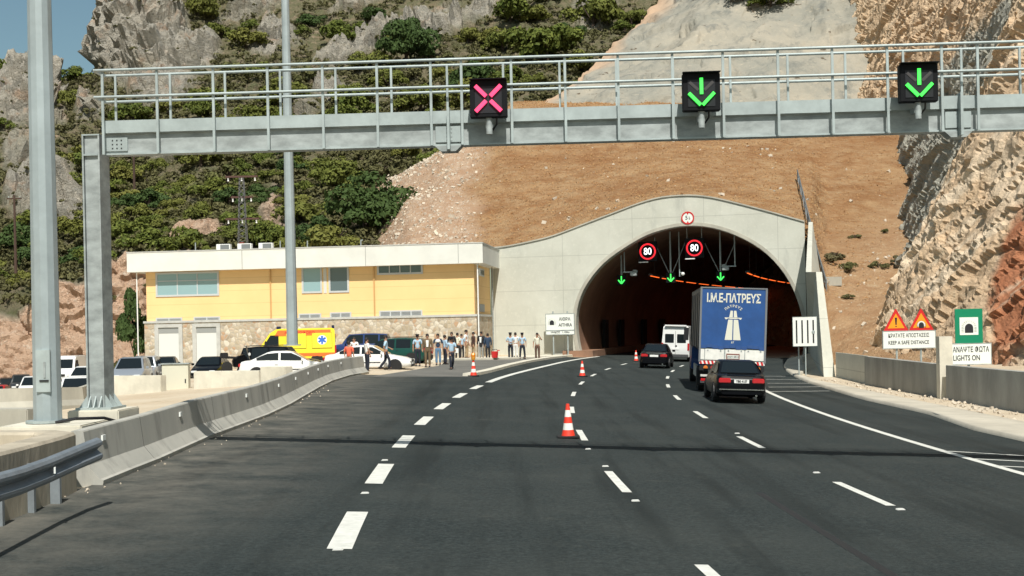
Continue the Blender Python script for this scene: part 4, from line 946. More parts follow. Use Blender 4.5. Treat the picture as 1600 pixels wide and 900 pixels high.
# ================================================================== LIGHT MASTS
def mast(px0, py0, Y, r0, r1, H_, lab, door):
    p = P(px0, py0, Y); t = thing('light_mast', lab, 'light mast', p)
    MB().tube([(0, 0, 0), (0, 0, H_ * 0.5), (0, 0, H_)], [r0, (r0 + r1) / 2, r1], 12).build('pole', mat('mast_steel', (0.33, 0.38, 0.39), 0.5, 0.12, 1.3, metal=0.25), t, smooth=12)
    MB().lathe([(0, 0), (r0 + 0.12, 0), (r0 + 0.12, 0.04), (0, 0.04)], n=16).build('base_flange', M_GALV, t)
    if door:
        yf = -r0 * 0.965
        MB().box((0.02, yf, 0.86), (0.235, 0.05, 0.7)).build('access_door', M_GALV, t, bevel=0.006)
        MB().box((0.05, yf - 0.03, 0.88), (0.03, 0.02, 0.26)).build('door_slot', M_GALVD, t); MB().box((0.04, yf - 0.03, 0.70), (0.15, 0.02, 0.03)).build('latch', M_BLACK, t)
    hd = MB().lathe([(0.9, H_ - 0.1), (1.0, H_), (0.9, H_ + 0.1), (0.8, H_)], n=20).build('lamp_ring', M_GALV, t)
    for i in range(6):
        a = i * math.pi / 3; MB().box((math.cos(a) * 1.15, math.sin(a) * 1.15, H_ - 0.12), (0.4, 0.4, 0.18), a).build('floodlight', M_GALVD, hd)
    return p
mp_ = mast(75, 660, 22.0, 0.232, 0.13, 19.0, 'thick galvanised light mast beside the guardrail with an access door', True)
p2 = P(457, 540, 50.0); mast(457, 540, 50.0, 0.215, 0.10, 22.0, 'distant slimmer galvanised light mast rising behind the ambulance', False)
gz = G(mp_.x, mp_.y)
plinth('concrete_foundation', 'low pale concrete foundation under the thick light mast', (mp_.x + 0.12, mp_.y + 0.1, (gz + mp_.z) / 2 - 0.15), (1.35, 1.7, mp_.z - gz + 0.28))
tag(MB().tube([(mp_.x + 0.3, mp_.y - 0.5, mp_.z + 0.03), (mp_.x + 0.55, mp_.y - 0.3, mp_.z + 0.07), (mp_.x + 0.9, mp_.y + 0.1, mp_.z + 0.05), (mp_.x + 1.2, mp_.y + 0.5, mp_.z - 0.1)], 0.025, 8).build('cable', M_BLACK), 'thin dark cable lying across the mast foundation', 'cable')

# ================================================================== BARRIERS
JP = [(-0.02, -0.05), (0.0, 0.07), (-0.05, 0.09), (-0.22, 0.30), (-0.285, 0.80), (-0.30, 0.82), (-0.46, 0.82), (-0.475, 0.80), (-0.53, 0.30), (-0.70, 0.09), (-0.76, 0.07), (-0.74, -0.05)]
bp = [Vector((p.x, p.y, G(p.x, p.y))) for p in gpath(BARPX, 5)]
jb = thing('concrete_barrier', 'long grey concrete safety barrier curving along the road edge to the plaza entrance', 'barrier')
k = node_mat('barrier_concrete', 0.85)
a = k.mix(k.ramp(k.noise(0.6, 7, 0.65, (1, 1, 0.4)), 0.36, 0.64), (0.44, 0.43, 0.385), (0.35, 0.345, 0.31))
a = k.mix(k.ramp(k.noise(1.6, 6, 0.7, (1, 1, 0.15)), 0.52, 0.68, 0, 0.6), a, (0.19, 0.187, 0.17)); k.out(a, k.noise(20, 4), 0.3, 0.01)
MB().loft(sweep(bp, JP)).build('barrier_wall', k.m, jb, smooth=25)
M_REFL = mat('reflector_white', (0.75, 0.77, 0.74), 0.4)
def face_pt(t):    # point along the barrier near its top, and direction
    i = min(int(t), len(bp) - 2); p = bp[i].lerp(bp[i + 1], t - i); d = (bp[i + 1] - bp[i]).normalized(); return p, d
for t in (3.0, 13.3, 19.0, 24.3, 29.0, 33.3, 37.0, 40.5, 44.0):
    p, d = face_pt(t); nrm = Vector((d.y, -d.x, 0)); c = p - nrm * 0.245 + Vector((0, 0, 0.64))
    MB().box(c, (0.03, 0.17, 0.085), -math.atan2(d.x, d.y)).build('reflector', M_REFL, jb)
for t in (9.5, 16.2, 22.0, 28.0):
    p, d = face_pt(t); nrm = Vector((d.y, -d.x, 0)); r_ = sweep([p - d * 0.006, p + d * 0.006], [(a + (0.003 if b > 0.08 else 0), b) for a, b in JP]); MB().loft(r_).build('joint', mat('joint_dark', (0.08, 0.08, 0.075), 0.9), jb)
# retaining wall behind the guardrail, and the guardrail
rw = thing('retaining_wall', 'stained beige concrete wall behind the steel guardrail', 'wall')
wpx = [(142, 770), (120, 782), (95, 793), (60, 808), (20, 824)]
wp_ = [ground_at(*p) + Vector((-0.25, 0.15, 0)) for p in wpx]; last = wp_[-1]; wp_ += [last + (last - wp_[-2]).normalized() * s for s in (2, 5, 9)]
wp_.insert(0, wp_[0] + Vector((-0.45, 0.5, 0))); wp_.insert(0, wp_[0] + Vector((-1.3, 0.35, 0)))
wp_.reverse()
ht_ = 0.86
MB().loft(sweep(wp_, [(0, -0.3), (0, ht_ - 0.04), (-0.03, ht_), (-0.42, ht_), (-0.45, ht_ - 0.04), (-0.45, -0.3)])).build('wall_panel', mat('stained_concrete', (0.40, 0.35, 0.27), 0.9, 0.25, 1.4, 0.3, 12, stretch=(1, 1, 0.3)), rw, smooth=25)
pfill = [p for p in wp_]
gr = thing('guardrail', 'steel W-beam guardrail at the road edge with a white delineator', 'guardrail')
gp = [P(152, 702, 17.35), P(118, 716, 16.7), P(72, 736, 15.6), P(30, 752, 14.6), P(0, 761, 13.95)]
dl = (gp[-1] - gp[-2]).normalized(); gp += [gp[-1] + dl * s for s in (2, 5, 9)]
gp.reverse()
WB = [(0.0, -0.155), (0.05, -0.135), (0.075, -0.10), (0.075, -0.065), (0.02, -0.02), (0.0, 0.0), (0.02, 0.02), (0.075, 0.065), (0.075, 0.10), (0.05, 0.135), (0.0, 0.155)]
MB().loft(sweep(gp, WB + [(a - 0.006, b) for a, b in reversed(WB)])).build('beam', mat('guardrail_steel', (0.20, 0.23, 0.26), 0.5, 0.15, 2, metal=0.35), gr, smooth=30)
for px, py in ((97, 787), (57, 801), (8, 822)):
    p = ground_at(px, py); p += Vector((-0.02, 0.0, 0))
    MB().box((p.x - 0.06, p.y, p.z + 0.24), (0.13, 0.07, 0.78)).build('post', mat('post_steel', (0.24, 0.27, 0.29), 0.55, 0.15, 3, metal=0.3), gr)
for y in (12.2, 10.2, 8.2): 
    x = float(np.interp(y, [q.y for q in gp], [q.x for q in gp])); MB().box((x - 0.06, y, G(x, y) + 0.32), (0.13, 0.07, 0.78)).build('post', MATS['post_steel'], gr)
p = gp[-3].lerp(gp[-2], 0.05); MB().box((p.x + 0.085, p.y, p.z + 0.0), (0.02, 0.11, 0.07), 0.3).build('delineator', M_REFL, gr)
# fill between the retaining wall and the mast foundation
# loose concrete blocks on the plaza
def block(px0, px1, pyb, Y, h_, lab, m=M_CONC2, thick=0.45, grp=None, name='concrete_block'):
    a, b = P(px0, pyb, Y), P(px1, pyb, Y * 0.985); c = (a + b) / 2; L = (b - a).length
    return plinth(name, lab, (c.x, c.y, c.z + h_ / 2 - 0.2), (L, thick, h_ + 0.4), m, math.atan2(b.y - a.y, b.x - a.x), 'concrete block', grp)
block(166, 256, 617, 58, 0.84, 'pale concrete block before the silver people carrier', grp='loose concrete blocks on the plaza')
block(307, 409, 608, 57, 0.78, 'pale concrete block before the black saloon', grp='loose concrete blocks on the plaza')
block(413, 452, 600, 55, 0.72, 'short pale concrete block tight behind the curving barrier', grp='loose concrete blocks on the plaza')
block(-60, 58, 688, 26, 0.62, 'long pale concrete block beside the light mast foot', M_CONC, 0.6)
# ground pad under it
t = thing('drain_pipe', 'dark pipe end poking out below the long concrete block', 'pipe', P(3, 693, 24.5), 0, 'pipe ends under the concrete block')
MB().tube([(0, 0, 0), (0, 1.6, 0)], 0.075, 12).build('pipe', M_BLACK, t); ringmesh(0.07, 0.095, -0.01, 0.05, 16).build('collar', M_CONC, t); kd = tree_of(t)
for px in (14, 25): o = copy_tree(t, kd); o.location = P(px, 693 - px * 0.1, 24.5)
# grey barrier further back on the left
fb = [P(-120, 652, 43), P(0, 642, 44), P(60, 639, 45), P(138, 636, 47.5), P(168, 622, 54)]
fb = [Vector((p.x, p.y, p.z)) for p in fb]; t = thing('parapet_barrier', 'grey concrete barrier crossing behind both steel columns', 'barrier')
MB().loft(sweep(fb, [(0.0, -0.3), (0.0, 0.08), (-0.15, 0.28), (-0.2, 0.72), (-0.36, 0.72), (-0.42, 0.28), (-0.6, 0.08), (-0.6, -0.3)])).build('barrier_wall', M_CONC, t, smooth=25)
# electrical cabinet
p = P(276, 618, 59); t = thing('electrical_cabinet', 'cream metal electrical cabinet standing between the concrete blocks', 'cabinet', p, 0.05)
MB().box((0, 0, 0.64), (1.15, 0.5, 1.5)).build('body', mat('cream_metal', (0.60, 0.58, 0.47), 0.5), t, bevel=0.01); MB().box((0, 0, 1.42), (1.26, 0.6, 0.05)).build('lid', M_GALVD, t); MB().box((0.45, -0.26, 0.65), (0.05, 0.03, 0.18)).build('handle', M_BLACK, t); MB().box((0, -0.255, 0.66), (1.0, 0.012, 1.3)).build('door', MATS['cream_metal'], t)
# low parapet wall on the right
pw = thing('parapet_wall', 'low grey concrete wall along the right verge with a square pillar', 'wall')
def wtop(px, py, X): 
    Y = 50.0
    for _ in range(20): p = P(px, py, Y); Y *= X / p.x
    return P(px, py, Y)
seg = [wtop(1350, 557, WALLX), wtop(1478, 570, WALLX), wtop(1600, 583, WALLX)]
y0, y1, y2 = seg[0].y, wtop(1469, 570, WALLX).y, 12.0
def wseg(ya, yb, ha, hb, m, nm):
    mb = MB(); A = []
    for y, h__ in ((ya, ha), (yb, hb)):
        g = G(WALLX, y); A.append([Vector((WALLX, y, g - 0.4)), Vector((WALLX + 0.02, y, h__)), Vector((WALLX + 0.36, y, h__)), Vector((WALLX + 0.38, y, g - 0.4))])
    return mb.loft(A).build(nm, m, pw)
hz = lambda px, py: wtop(px, py, WALLX).z
M_WALLG = mat('wall_concrete', (0.30, 0.30, 0.275), 0.85, 0.2, 0.8, 0.25, 9, stretch=(1, 1, 0.4))
wseg(y0, y1 + 0.5, seg[0].z, hz(1462, 569), M_WALLG, 'wall_panel'); wseg(y1 - 0.6, 15, hz(1480, 571), seg[2].z + 0.05, M_WALLG, 'wall_panel')
MB().box((WALLX + 0.15, y1 - 0.05, 0.55), (0.5, 0.42, 2.5)).build('pillar', M_CONC2, pw)
p_ = n0 + Vector((0.62, 0, 0)); a = Vector((p_.x, p_.y, 0)); b = Vector((WALLX + 0.2, y0, 0))
mb = MB(); zt_ = seg[0].z + 0.02
mb.add([(a.x, a.y, -1.2), (b.x, b.y + 0.01, -1.2), (b.x, b.y + 0.01, zt_), (a.x, a.y, zt_), (a.x + 0.1, a.y + 0.4, -1.2), (b.x + 0.1, b.y + 0.41, -1.2), (b.x + 0.1, b.y + 0.41, zt_), (a.x + 0.1, a.y + 0.4, zt_)], [(0, 1, 2, 3), (4, 7, 6, 5), (3, 2, 6, 7), (0, 3, 7, 4), (1, 5, 6, 2), (0, 4, 5, 1)])
mb.build('return_panel', M_PORT, pw)

# ================================================================== ROAD SIGNS
def post_sign(name, lab, px, py, Y, cat='sign', rz=0.0):
    p = P(px, py, Y); g = G(p.x, p.y); return thing(name, lab, cat, (p.x, p.y, g), rz), p.z - g
M_ORA = mat('orange_sign_face', (0.85, 0.30, 0.015), 0.4); M_GREEN = mat('green_sign_face', (0.0, 0.20, 0.10), 0.4)
t, h_ = post_sign('warning_sign', 'two orange warning triangles over a white keep a safe distance board', 1420.5, 530.5, 62)
U = 62 / F
MB().box((0, 0, h_), (81 * U, 0.05, 26 * U)).build('sign_board', M_SIGNW, t); frame(t, 0, h_, 81 * U, 26 * U, 0.0, 0.035)
text('lettering', 'ΚΡΑΤΑΤΕ ΑΠΟΣΤΑΣΕΙΣ', 0.245, M_BLK, t, (-33 * U, -0.03, h_ + 6.2 * U), align='LEFT', bold=0.003, sx=0.70); text('lettering', 'KEEP A SAFE DISTANCE', 0.245, M_BLK, t, (-33 * U, -0.03, h_ - 4.8 * U), align='LEFT', bold=0.003, sx=0.745)
for i, cx_ in enumerate((-20 * U, 19.5 * U)):
    b_, hh = 39 * U, 34 * U; z0 = h_ + 14 * U
    MB().prism([(-b_ / 2, 0), (b_ / 2, 0), (0.02, hh), (-0.02, hh)], (cx_, 0, z0), (1, 0, 0), (0, 0, 1), (0, 0.03, 0)).build('red_triangle', M_RED, t)
    MB().prism([(-b_ / 2 * 0.68, 4.0 * U), (b_ / 2 * 0.68, 4.0 * U), (0, hh * 0.80)], (cx_, -0.006, z0), (1, 0, 0), (0, 0, 1), (0, 0.004, 0)).build('orange_triangle', M_ORA, t)
    if i == 0:
        MB().prism([(-0.03, 0.28), (0.03, 0.28), (0.055, 0.62), (-0.055, 0.62)], (cx_, -0.012, z0 + 0.0), (1, 0, 0), (0, 0, 1), (0, 0.004, 0)).build('exclamation_mark', M_BLK, t); MB().prism([(0.035 * math.cos(a), 0.205 + 0.035 * math.sin(a)) for a in np.linspace(0, 5.6, 9)], (cx_, -0.012, z0), (1, 0, 0), (0, 0, 1), (0, 0.004, 0)).build('exclamation_dot', M_BLK, t)
    else:
        MB().prism([(-0.2, 0), (0.2, 0)] + [(0.2 * math.cos(a), 0.06 + 0.2 * math.sin(a)) for a in np.linspace(0, math.pi, 12)], (cx_, -0.010, z0 + 0.18), (1, 0, 0), (0, 0, 1), (0, 0.003, 0)).build('symbol_ground', M_SIGNW, t); arch_icon(t, cx_, z0 + 0.29, 0.22, -0.016)
for s in (-1, 1): MB().tube([(s * 19 * U, 0.08, -0.3), (s * 19 * U, 0.08, h_ + 30 * U)], 0.05, 8).build('post', M_GALV, t)
t, h_ = post_sign('lights_on_sign', 'green tunnel sign over a white lights on board behind the low wall', 1514.5, 553, 54)
U = 54 / F
MB().box((0, 0, h_), (67 * U, 0.05, 31.5 * U)).build('sign_board', M_SIGNW, t); frame(t, 0, h_, 67 * U, 31.5 * U, 0, 0.03)
text('lettering', 'ΑΝΑΨΤΕ ΦΩΤΑ', 0.30, M_BLK, t, (-26 * U, -0.03, h_ + 6.5 * U), align='LEFT', bold=0.004, sx=0.66); text('lettering', 'LIGHTS ON', 0.30, M_BLK, t, (-26 * U, -0.03, h_ - 6.5 * U), align='LEFT', bold=0.004, sx=0.72)
MB().box((0.0, 0.0, h_ + 43.5 * U), (43 * U, 0.05, 54 * U)).build('green_panel', M_GREEN, t); MB().box((0, -0.03, h_ + 43.5 * U), (29 * U, 0.006, 27.5 * U)).build('white_square', M_SIGNW, t); arch_icon(t, 0, h_ + 42.5 * U, 0.31, -0.038)
MB().tube([(0, 0.09, -0.3), (0, 0.09, h_ + 66 * U)], 0.06, 8).build('post', M_GALV, t)
b_ = ground_at(1259, 579); b_ = Vector((P(1259, 579, n0.y - 0.7).x, n0.y - 0.7, 0)); b_.z = G(b_.x, b_.y) + 0.1; p = P(1257.5, 518, b_.y); t = thing('slotted_panel', 'white square panel with four black vertical slots on a thin post', 'sign', (p.x, p.y, b_.z)); h_ = p.z - b_.z; U = b_.y / F
MB().box((0, 0, h_), (37 * U, 0.06, 45 * U)).build('sign_board', M_SIGNW, t); frame(t, 0, h_, 37 * U, 45 * U, 0, 0.02)
for i in range(4): MB().box(((-13 + i * 8.7) * U, -0.034, h_ - 0.2 * U), (2.4 * U, 0.01, 36 * U)).build('slot', M_BLK, t)
disc(0.09, -0.06, -0.03).build('round_lamp', M_GALV, t).location = (13 * U, 0, h_ - 1 * U)
for x, yb in ((0.03, 0.07), (-7 * U, 0.5)): MB().tube([(x, yb, 0), (x, yb, h_)], 0.035, 8).build('post', M_GALV, t)

# ================================================================== UTILITY POLES ON THE HILL
def upole(px, pyt, pyb, Y, lab, r_=0.13, brown=True):
    a, b = P(px, pyb, Y), P(px + (pyb - pyt) * -0.02, pyt, Y); t = thing('utility_pole', lab, 'utility pole', a)
    H_ = b.z - a.z; MB().tube([(0, 0, -2), (0, 0, H_)], [r_, r_ * 0.7], 8).build('pole', mat('dark_wood', (0.06, 0.035, 0.025), 0.9), t)
    MB().box((0, 0, H_ - 0.3), (1.3, 0.12, 0.12)).build('crossarm', MATS['dark_wood'], t)
    for x in (-0.5, 0.5): MB().lathe([(0, 0), (0.05, 0.02), (0.06, 0.1), (0, 0.16)], (x, 0, H_ - 0.24), 8).build('insulator', M_GALV, t)
upole(24, 305, 392, 118, 'dark wooden utility pole on the slope behind the thick mast', 0.14); upole(210, 240, 296, 150, 'dark wooden utility pole among the pines below the gantry beam', 0.17)
a = P(380, 400, 117); t = thing('transformer_pole', 'dark lattice power pole with three crossarms behind the roof', 'power pole', a)
U = 117 / F; M_LAT = mat('lattice_steel', (0.16, 0.16, 0.16), 0.6, metal=0.3); M_RUST = mat('rusty_crossarm', (0.085, 0.04, 0.03), 0.8)
for sx in (-1, 1):
    for sy in (-1, 1): MB().bar((sx * 9 * U, sy * 0.4, -3), (sx * 3 * U, sy * 0.15, 122 * U), 0.06).build('lattice_leg', M_LAT, t)
mb = MB()
for i in range(14):
    z0, z1 = i * 8.7 * U, (i + 1) * 8.7 * U; w0, w1 = (9 - 6 * i / 14) * U, (9 - 6 * (i + 1) / 14) * U
    mb.bar((-w0, -0.35, z0), (w1, -0.33, z1), 0.035); mb.bar((w0, -0.35, z0), (-w1, -0.33, z1), 0.035)
mb.build('lattice_brace', M_LAT, t)
for z, wd_ in ((124, 50), (92, 34), (58, 52)):
    c_ = MB().box((0, 0, z * U), (wd_ * U, 0.22, 0.16)).build('crossarm', M_RUST, t)
    for x in (-0.42, 0, 0.42): MB().lathe([(0, 0), (0.09, -0.05), (0.05, -0.2), (0.09, -0.3), (0, -0.36)], (x * wd_ * U, 0, z * U - 0.08), 8).build('insulator', M_WHITE, c_)
MB().box((0, -0.3, 12 * U), (7 * U, 0.5, 18 * U)).build('transformer_tank', mat('red_oxide', (0.2, 0.04, 0.025), 0.7), t)
# ================================================================== VEHICLES
def paint(name, c, rough=0.3, coat=0.35, metal=0.0): dk = max(c) < 0.04; return mat(name, c, rough, coat=coat * (0.25 if dk else 1), metal=metal, spec=0.1 if dk else 0.2)
def wheel(par, x, y, r, wdt, side):
    o = MB().lathe([(r * 0.55, -wdt / 2), (r * 0.93, -wdt / 2), (r, -wdt / 2 + 0.03), (r, wdt / 2 - 0.03), (r * 0.93, wdt / 2), (r * 0.55, wdt / 2)], n=24)
    o.v = [(v[2] + x, v[0] + y, v[1] + r) for v in o.v]; wh = o.build('wheel', M_RUBBER, par, smooth=40)
    q = MB().lathe([(0, wdt * 0.36), (r * 0.2, wdt * 0.40), (r * 0.52, wdt * 0.30), (r * 0.62, wdt * 0.47), (r * 0.62, -wdt * 0.3), (0, -wdt * 0.3)], n=20)
    q.v = [(v[2] * side + x, v[0] + y, v[1] + r) for v in q.v]; q.build('rim', M_ALLOY, wh, smooth=40)
    q = MB()
    for k_ in range(5):
        a = k_ * 2 * math.pi / 5; q.prism([(r * .22, -.03), (r * .5, -.06), (r * .5, .06), (r * .22, .03)], (x + side * wdt * 0.41, y, r), (0, math.cos(a), math.sin(a)), (0, -math.sin(a), math.cos(a)), (0.008 * side, 0, 0))
    q.build('spoke_gap', M_BLACK, wh)
def pane_on(poly, inset, off, name, m, par, th=0.004):
    """poly: outline of a flat region; glass inset inwards and set proud of it"""
    vs = [Vector(p) for p in poly]; c = sum(vs, Vector()) / len(vs); nrm = Vector()
    for i in range(len(vs)): nrm += (vs[i] - c).cross(vs[(i + 1) % len(vs)] - c)
    nrm.normalize()
    if nrm.dot(c - Vector((0, 0, 0.9))) < 0: nrm = -nrm
    q = [v + (c - v).normalized() * min(inset, (c - v).length * 0.5) + nrm * off for v in vs]; n = len(q)
    return MB().add(q + [v + nrm * th for v in q], [tuple(range(n - 1, -1, -1)), tuple(range(n, 2 * n))] + [(i, (i + 1) % n, (i + 1) % n + n, i + n) for i in range(n)]).build(name, m, par)
SPECS = {
 'saloon': dict(L=4.6, W=1.76, H=1.43, nose=0.62, hood=0.86, belt=0.92, deck=0.98, cowl=1.25, rf=2.0, rr=3.25, rb=4.05, r=0.315),
 'hatch': dict(L=4.3, W=1.74, H=1.44, nose=0.62, hood=0.86, belt=0.93, deck=0.99, cowl=1.15, rf=1.85, rr=3.25, rb=4.0, r=0.31),
 'small': dict(L=3.8, W=1.64, H=1.47, nose=0.62, hood=0.9, belt=0.94, deck=0.95, cowl=0.95, rf=1.55, rr=3.2, rb=3.7, r=0.29),
 'estate': dict(L=4.7, W=1.80, H=1.62, nose=0.70, hood=0.95, belt=1.02, deck=1.03, cowl=1.2, rf=1.9, rr=4.2, rb=4.62, r=0.34),
 'offroad': dict(L=4.5, W=1.82, H=1.76, nose=0.85, hood=1.06, belt=1.10, deck=1.1, cowl=1.3, rf=1.75, rr=4.2, rb=4.44, r=0.37),
 'carrier': dict(L=4.55, W=1.80, H=1.66, nose=0.70, hood=0.98, belt=1.02, deck=1.02, cowl=0.95, rf=1.9, rr=4.1, rb=4.5, r=0.33),
}
def car(name, label, kind, m, loc, hd, group=None, plate=M_WHITE, rear_dark=True, grille=True, glass=M_GLASS, plate_text=None, rack=False):
    """built along +y (front at +y); hd = heading, clockwise from +y"""
    s = SPECS[kind]; L, W, H = s['L'], s['W'], s['H']; t = thing(name, label, 'car', loc, -hd, group)
    hw = W / 2; top = lambda x: float(np.interp(x, [0, 0.06, 0.35, s['cowl'], s['rb'], L - 0.12, L], [s['nose'] - 0.1, s['nose'], s['nose'] + 0.12, s['belt'], s['deck'], s['deck'] - 0.03, s['deck'] - 0.2]))
    wf = lambda x: float(np.interp(x, [0, 0.1, 0.4, 1.0, L - 0.8, L - 0.25, L - 0.06, L], [0.74, 0.86, 0.95, 1, 1, 0.95, 0.89, 0.80])) * hw
    zb = lambda x: float(np.interp(x, [0, 0.3, L - 0.4, L], [0.26, 0.19, 0.2, 0.30]))
    rings = []
    for x in [0, 0.06, 0.2, 0.4, 0.8, s['cowl'], 1.8, 2.4, 3.0, s['rb'] - 0.3, s['rb'], L - 0.25, L - 0.1, L - 0.03, L]:
        if x > L or x < 0: continue
        w_, z0, z1 = wf(x), zb(x), top(x); y = L / 2 - x
        half = [(w_ * 0.80, z0), (w_ * 0.96, z0 + 0.10), (w_, z0 + (z1 - z0) * 0.45), (w_ * 0.985, z1 - 0.14), (w_ * 0.93, z1 - 0.03), (w_ * 0.84, z1), (w_ * 0.4, z1 + 0.015)]
        rings.append([Vector((a, y, z)) for a, z in half] + [Vector((-a, y, z)) for a, z in reversed(half)])
    rings.sort(key=lambda r_: -r_[0].y)
    MB().loft(rings).build('body', m, t, smooth=38)
    # cabin
    wb, wr = hw * 0.90, hw * 0.70
    zc, zrb = top(s['cowl']) - 0.02, top(s['rb']) - 0.02
    Yc, Yf, Yr, Yb = L / 2 - s['cowl'], L / 2 - s['rf'], L / 2 - s['rr'], L / 2 - s['rb']
    Ym = (Yf + Yr) / 2
    def sec(y, zl, zt, wl, wt): return [Vector((wl, y, zl)), Vector((wt, y, zt - 0.03)), Vector((wt * 0.86, y, zt)), Vector((-wt * 0.86, y, zt)), Vector((-wt, y, zt - 0.03)), Vector((-wl, y, zl))]
    zmid = (zc + zrb) / 2
    cab = [sec(Yc, zc, zc + 0.035, wb, wb * 0.985), sec(Yf, zc, H - 0.05, wb, wr), sec(Ym + 0.3, zmid, H, wb, wr * 1.01), sec(Ym - 0.4, zmid, H - 0.005, wb, wr * 1.01), sec(Yr, zrb, H - 0.06, wb, wr * 0.97), sec(Yb, zrb, zrb + 0.035, wb * 0.96, wb * 0.94)]
    MB().loft(cab).build('cabin', m, t, smooth=40)
    f = cab
    pane_on([f[0][3] + Vector((-0.05, 0, 0)), f[0][2] + Vector((0.05, 0, 0)), f[1][2] + Vector((0.03, 0, 0)), f[1][3] + Vector((-0.03, 0, 0))], 0.05, 0.012, 'windscreen', glass, t)
    pane_on([f[5][2] + Vector((0.05, 0, 0)), f[5][3] + Vector((-0.05, 0, 0)), f[4][3] + Vector((-0.03, 0, 0)), f[4][2] + Vector((0.03, 0, 0))], 0.05, 0.012, 'rear_window', glass, t)
    for sg in (1, -1):
        X = lambda v: Vector((v.x * sg, v.y, v.z))
        bl = Ym + (0.0 if kind in ('saloon', 'hatch', 'small') else 0.25)
        def side(y):      # bottom and top of the side glass at y
            zl = np.interp(-y, [-Yc, -Yb], [zc, zrb]) + 0.045; zt = np.interp(-y, [-Yc, -Yf, -Ym, -Yr, -Yb], [zc + 0.02, H - 0.11, H - 0.085, H - 0.12, zrb + 0.02])
            xt = np.interp(zt, [zmid, H - 0.03], [wb, wr]); xl = np.interp(zl, [zmid, H - 0.03], [wb, wr]); return Vector((xl * sg, y, zl)), Vector((xt * sg, y, max(zt, zl + 0.01)))
        def sidewin(ya, yb_, nm):
            ys_ = np.linspace(ya, yb_, 5); lo = [side(y)[0] for y in ys_]; hi = [side(y)[1] for y in ys_]; poly = lo + hi[::-1]
            if sg < 0: poly = poly[::-1]
            off = Vector((0.012 * sg, 0, 0.004)); n = len(poly)
            mbw = MB(); mbw.add([p + off for p in lo + hi], [(i, i + 1, i + 6, i + 5) for i in range(4)]); mbw.build(nm, glass, t)
        sidewin(Yc - 0.28, bl + 0.05, 'side_window'); sidewin(bl - 0.05, (Yb + 0.30) if kind in ('saloon', 'hatch', 'small') else bl - 0.95, 'side_window')
        if kind in ('estate', 'offroad', 'carrier'): sidewin(bl - 1.05, Yb + 0.28, 'side_window')
        for yy in (L / 2 - 0.82, -L / 2 + 0.86):
            disc_ = MB().prism([(math.cos(a) * s['r'] * 1.17, max(-0.14, math.sin(a) * s['r'] * 1.17)) for a in np.linspace(0, 2 * math.pi, 22)[:-1]], (sg * (wf(L / 2 - yy) + 0.004), yy, s['r']), (0, 1, 0), (0, 0, 1), (-sg * 0.12, 0, 0)); disc_.build('wheel_arch', M_BLACK, t)
            wheel(t, sg * (hw - 0.10), yy, s['r'], 0.22, sg)
        MB().box((sg * (hw + 0.06), Yc - 0.25, zc + 0.10), (0.17, 0.09, 0.13)).build('mirror', m, t, bevel=0.02)
        MB().box((sg * hw * 0.60, L / 2 - 0.03, s['nose'] - 0.03), (0.34, 0.10, 0.13)).build('headlight', M_HEADL, t, bevel=0.02)
        zt_ = s['deck'] - 0.20
        if kind in ('estate', 'offroad', 'carrier'): MB().box((sg * hw * 0.80, -L / 2 + 0.05, zt_ - 0.02), (0.17, 0.14, 0.40)).build('tail_light', M_TAIL, t, bevel=0.02)
        else: MB().box((sg * hw * 0.64, -L / 2 + 0.015, zt_ - 0.015), (0.40, 0.10, 0.17)).build('tail_light', M_TAIL, t, bevel=0.025)
        MB().box((sg * (hw * 0.985 + 0.004), Ym + 0.05, 0.52), (0.02, 2.0, 0.05)).build('side_moulding', M_BLACK, t)
        MB().box((sg * (hw * 0.97 + 0.01), bl - 0.15, s['belt'] - 0.16), (0.03, 0.16, 0.03)).build('handle', M_BLACK, t)
    MB().box((0, L / 2 - 0.02, s['nose'] - 0.05), (0.62, 0.07, 0.14)).build('grille', M_BLACK, t); MB().box((0, L / 2 - 0.0, 0.33), (1.2, 0.06, 0.12)).build('air_intake', M_BLACK, t)
    pl_ = MB().box((0, L / 2 + 0.012, 0.45), (0.46, 0.02, 0.11)).build('number_plate', plate, t)
    zpl = s['deck'] - 0.235 if kind in ('saloon', 'hatch') else 0.62
    pr = MB().box((0, -L / 2 - 0.008, zpl), (0.50, 0.02, 0.12)).build('number_plate', plate, t)
    mb = MB(); mb.loft([[Vector((a, -L / 2 + dy, z)) for a, z in ((x * 0.98, 0.55), (x, 0.38), (x * 0.9, 0.30))] + [Vector((a, -L / 2 + dy + 0.0, z)) for a, z in ((x * 0.9 + .001, 0.30),)] for x, dy in ((-hw * 0.93, 0.14), (-hw * 0.78, -0.04), (0, -0.07), (hw * 0.78, -0.04), (hw * 0.93, 0.14))], closed=True)
    mb.build('bumper', m if not rear_dark else M_BLACK, t, smooth=40)
    MB().tube([(0.5, -L / 2 - 0.03, 0.27), (0.5, -L / 2 + 0.2, 0.27)], 0.035, 8).build('exhaust', M_CHROME, t)
    if rack:
        for sg in (1, -1): MB().tube([(sg * wr * 0.9, Yf - 0.1, H + 0.05), (sg * wr * 0.9, Yr + 0.05, H + 0.03)], 0.02, 6).build('roof_rail', M_BLACK, t)
    return t
def gpos(px, py): p = ground_at(px, py); return (p.x, p.y, p.z)
P_BLACK = paint('black_car_paint', (0.004, 0.0045, 0.006)); P_WHITE = paint('white_car_paint', (0.74, 0.74, 0.72)); P_SILV = paint('silver_car_paint', (0.30, 0.33, 0.37), 0.35, 0.5, 0.3)
P_GREEN = paint('dark_green_paint', (0.008, 0.055, 0.042)); P_BLUE = paint('dark_blue_paint', (0.02, 0.045, 0.15)); P_NAVY = paint('navy_car_paint', (0.012, 0.018, 0.03)); P_REDC = paint('red_car_paint', (0.4, 0.015, 0.012)); P_DGREY = paint('dark_grey_paint', (0.03, 0.033, 0.036))
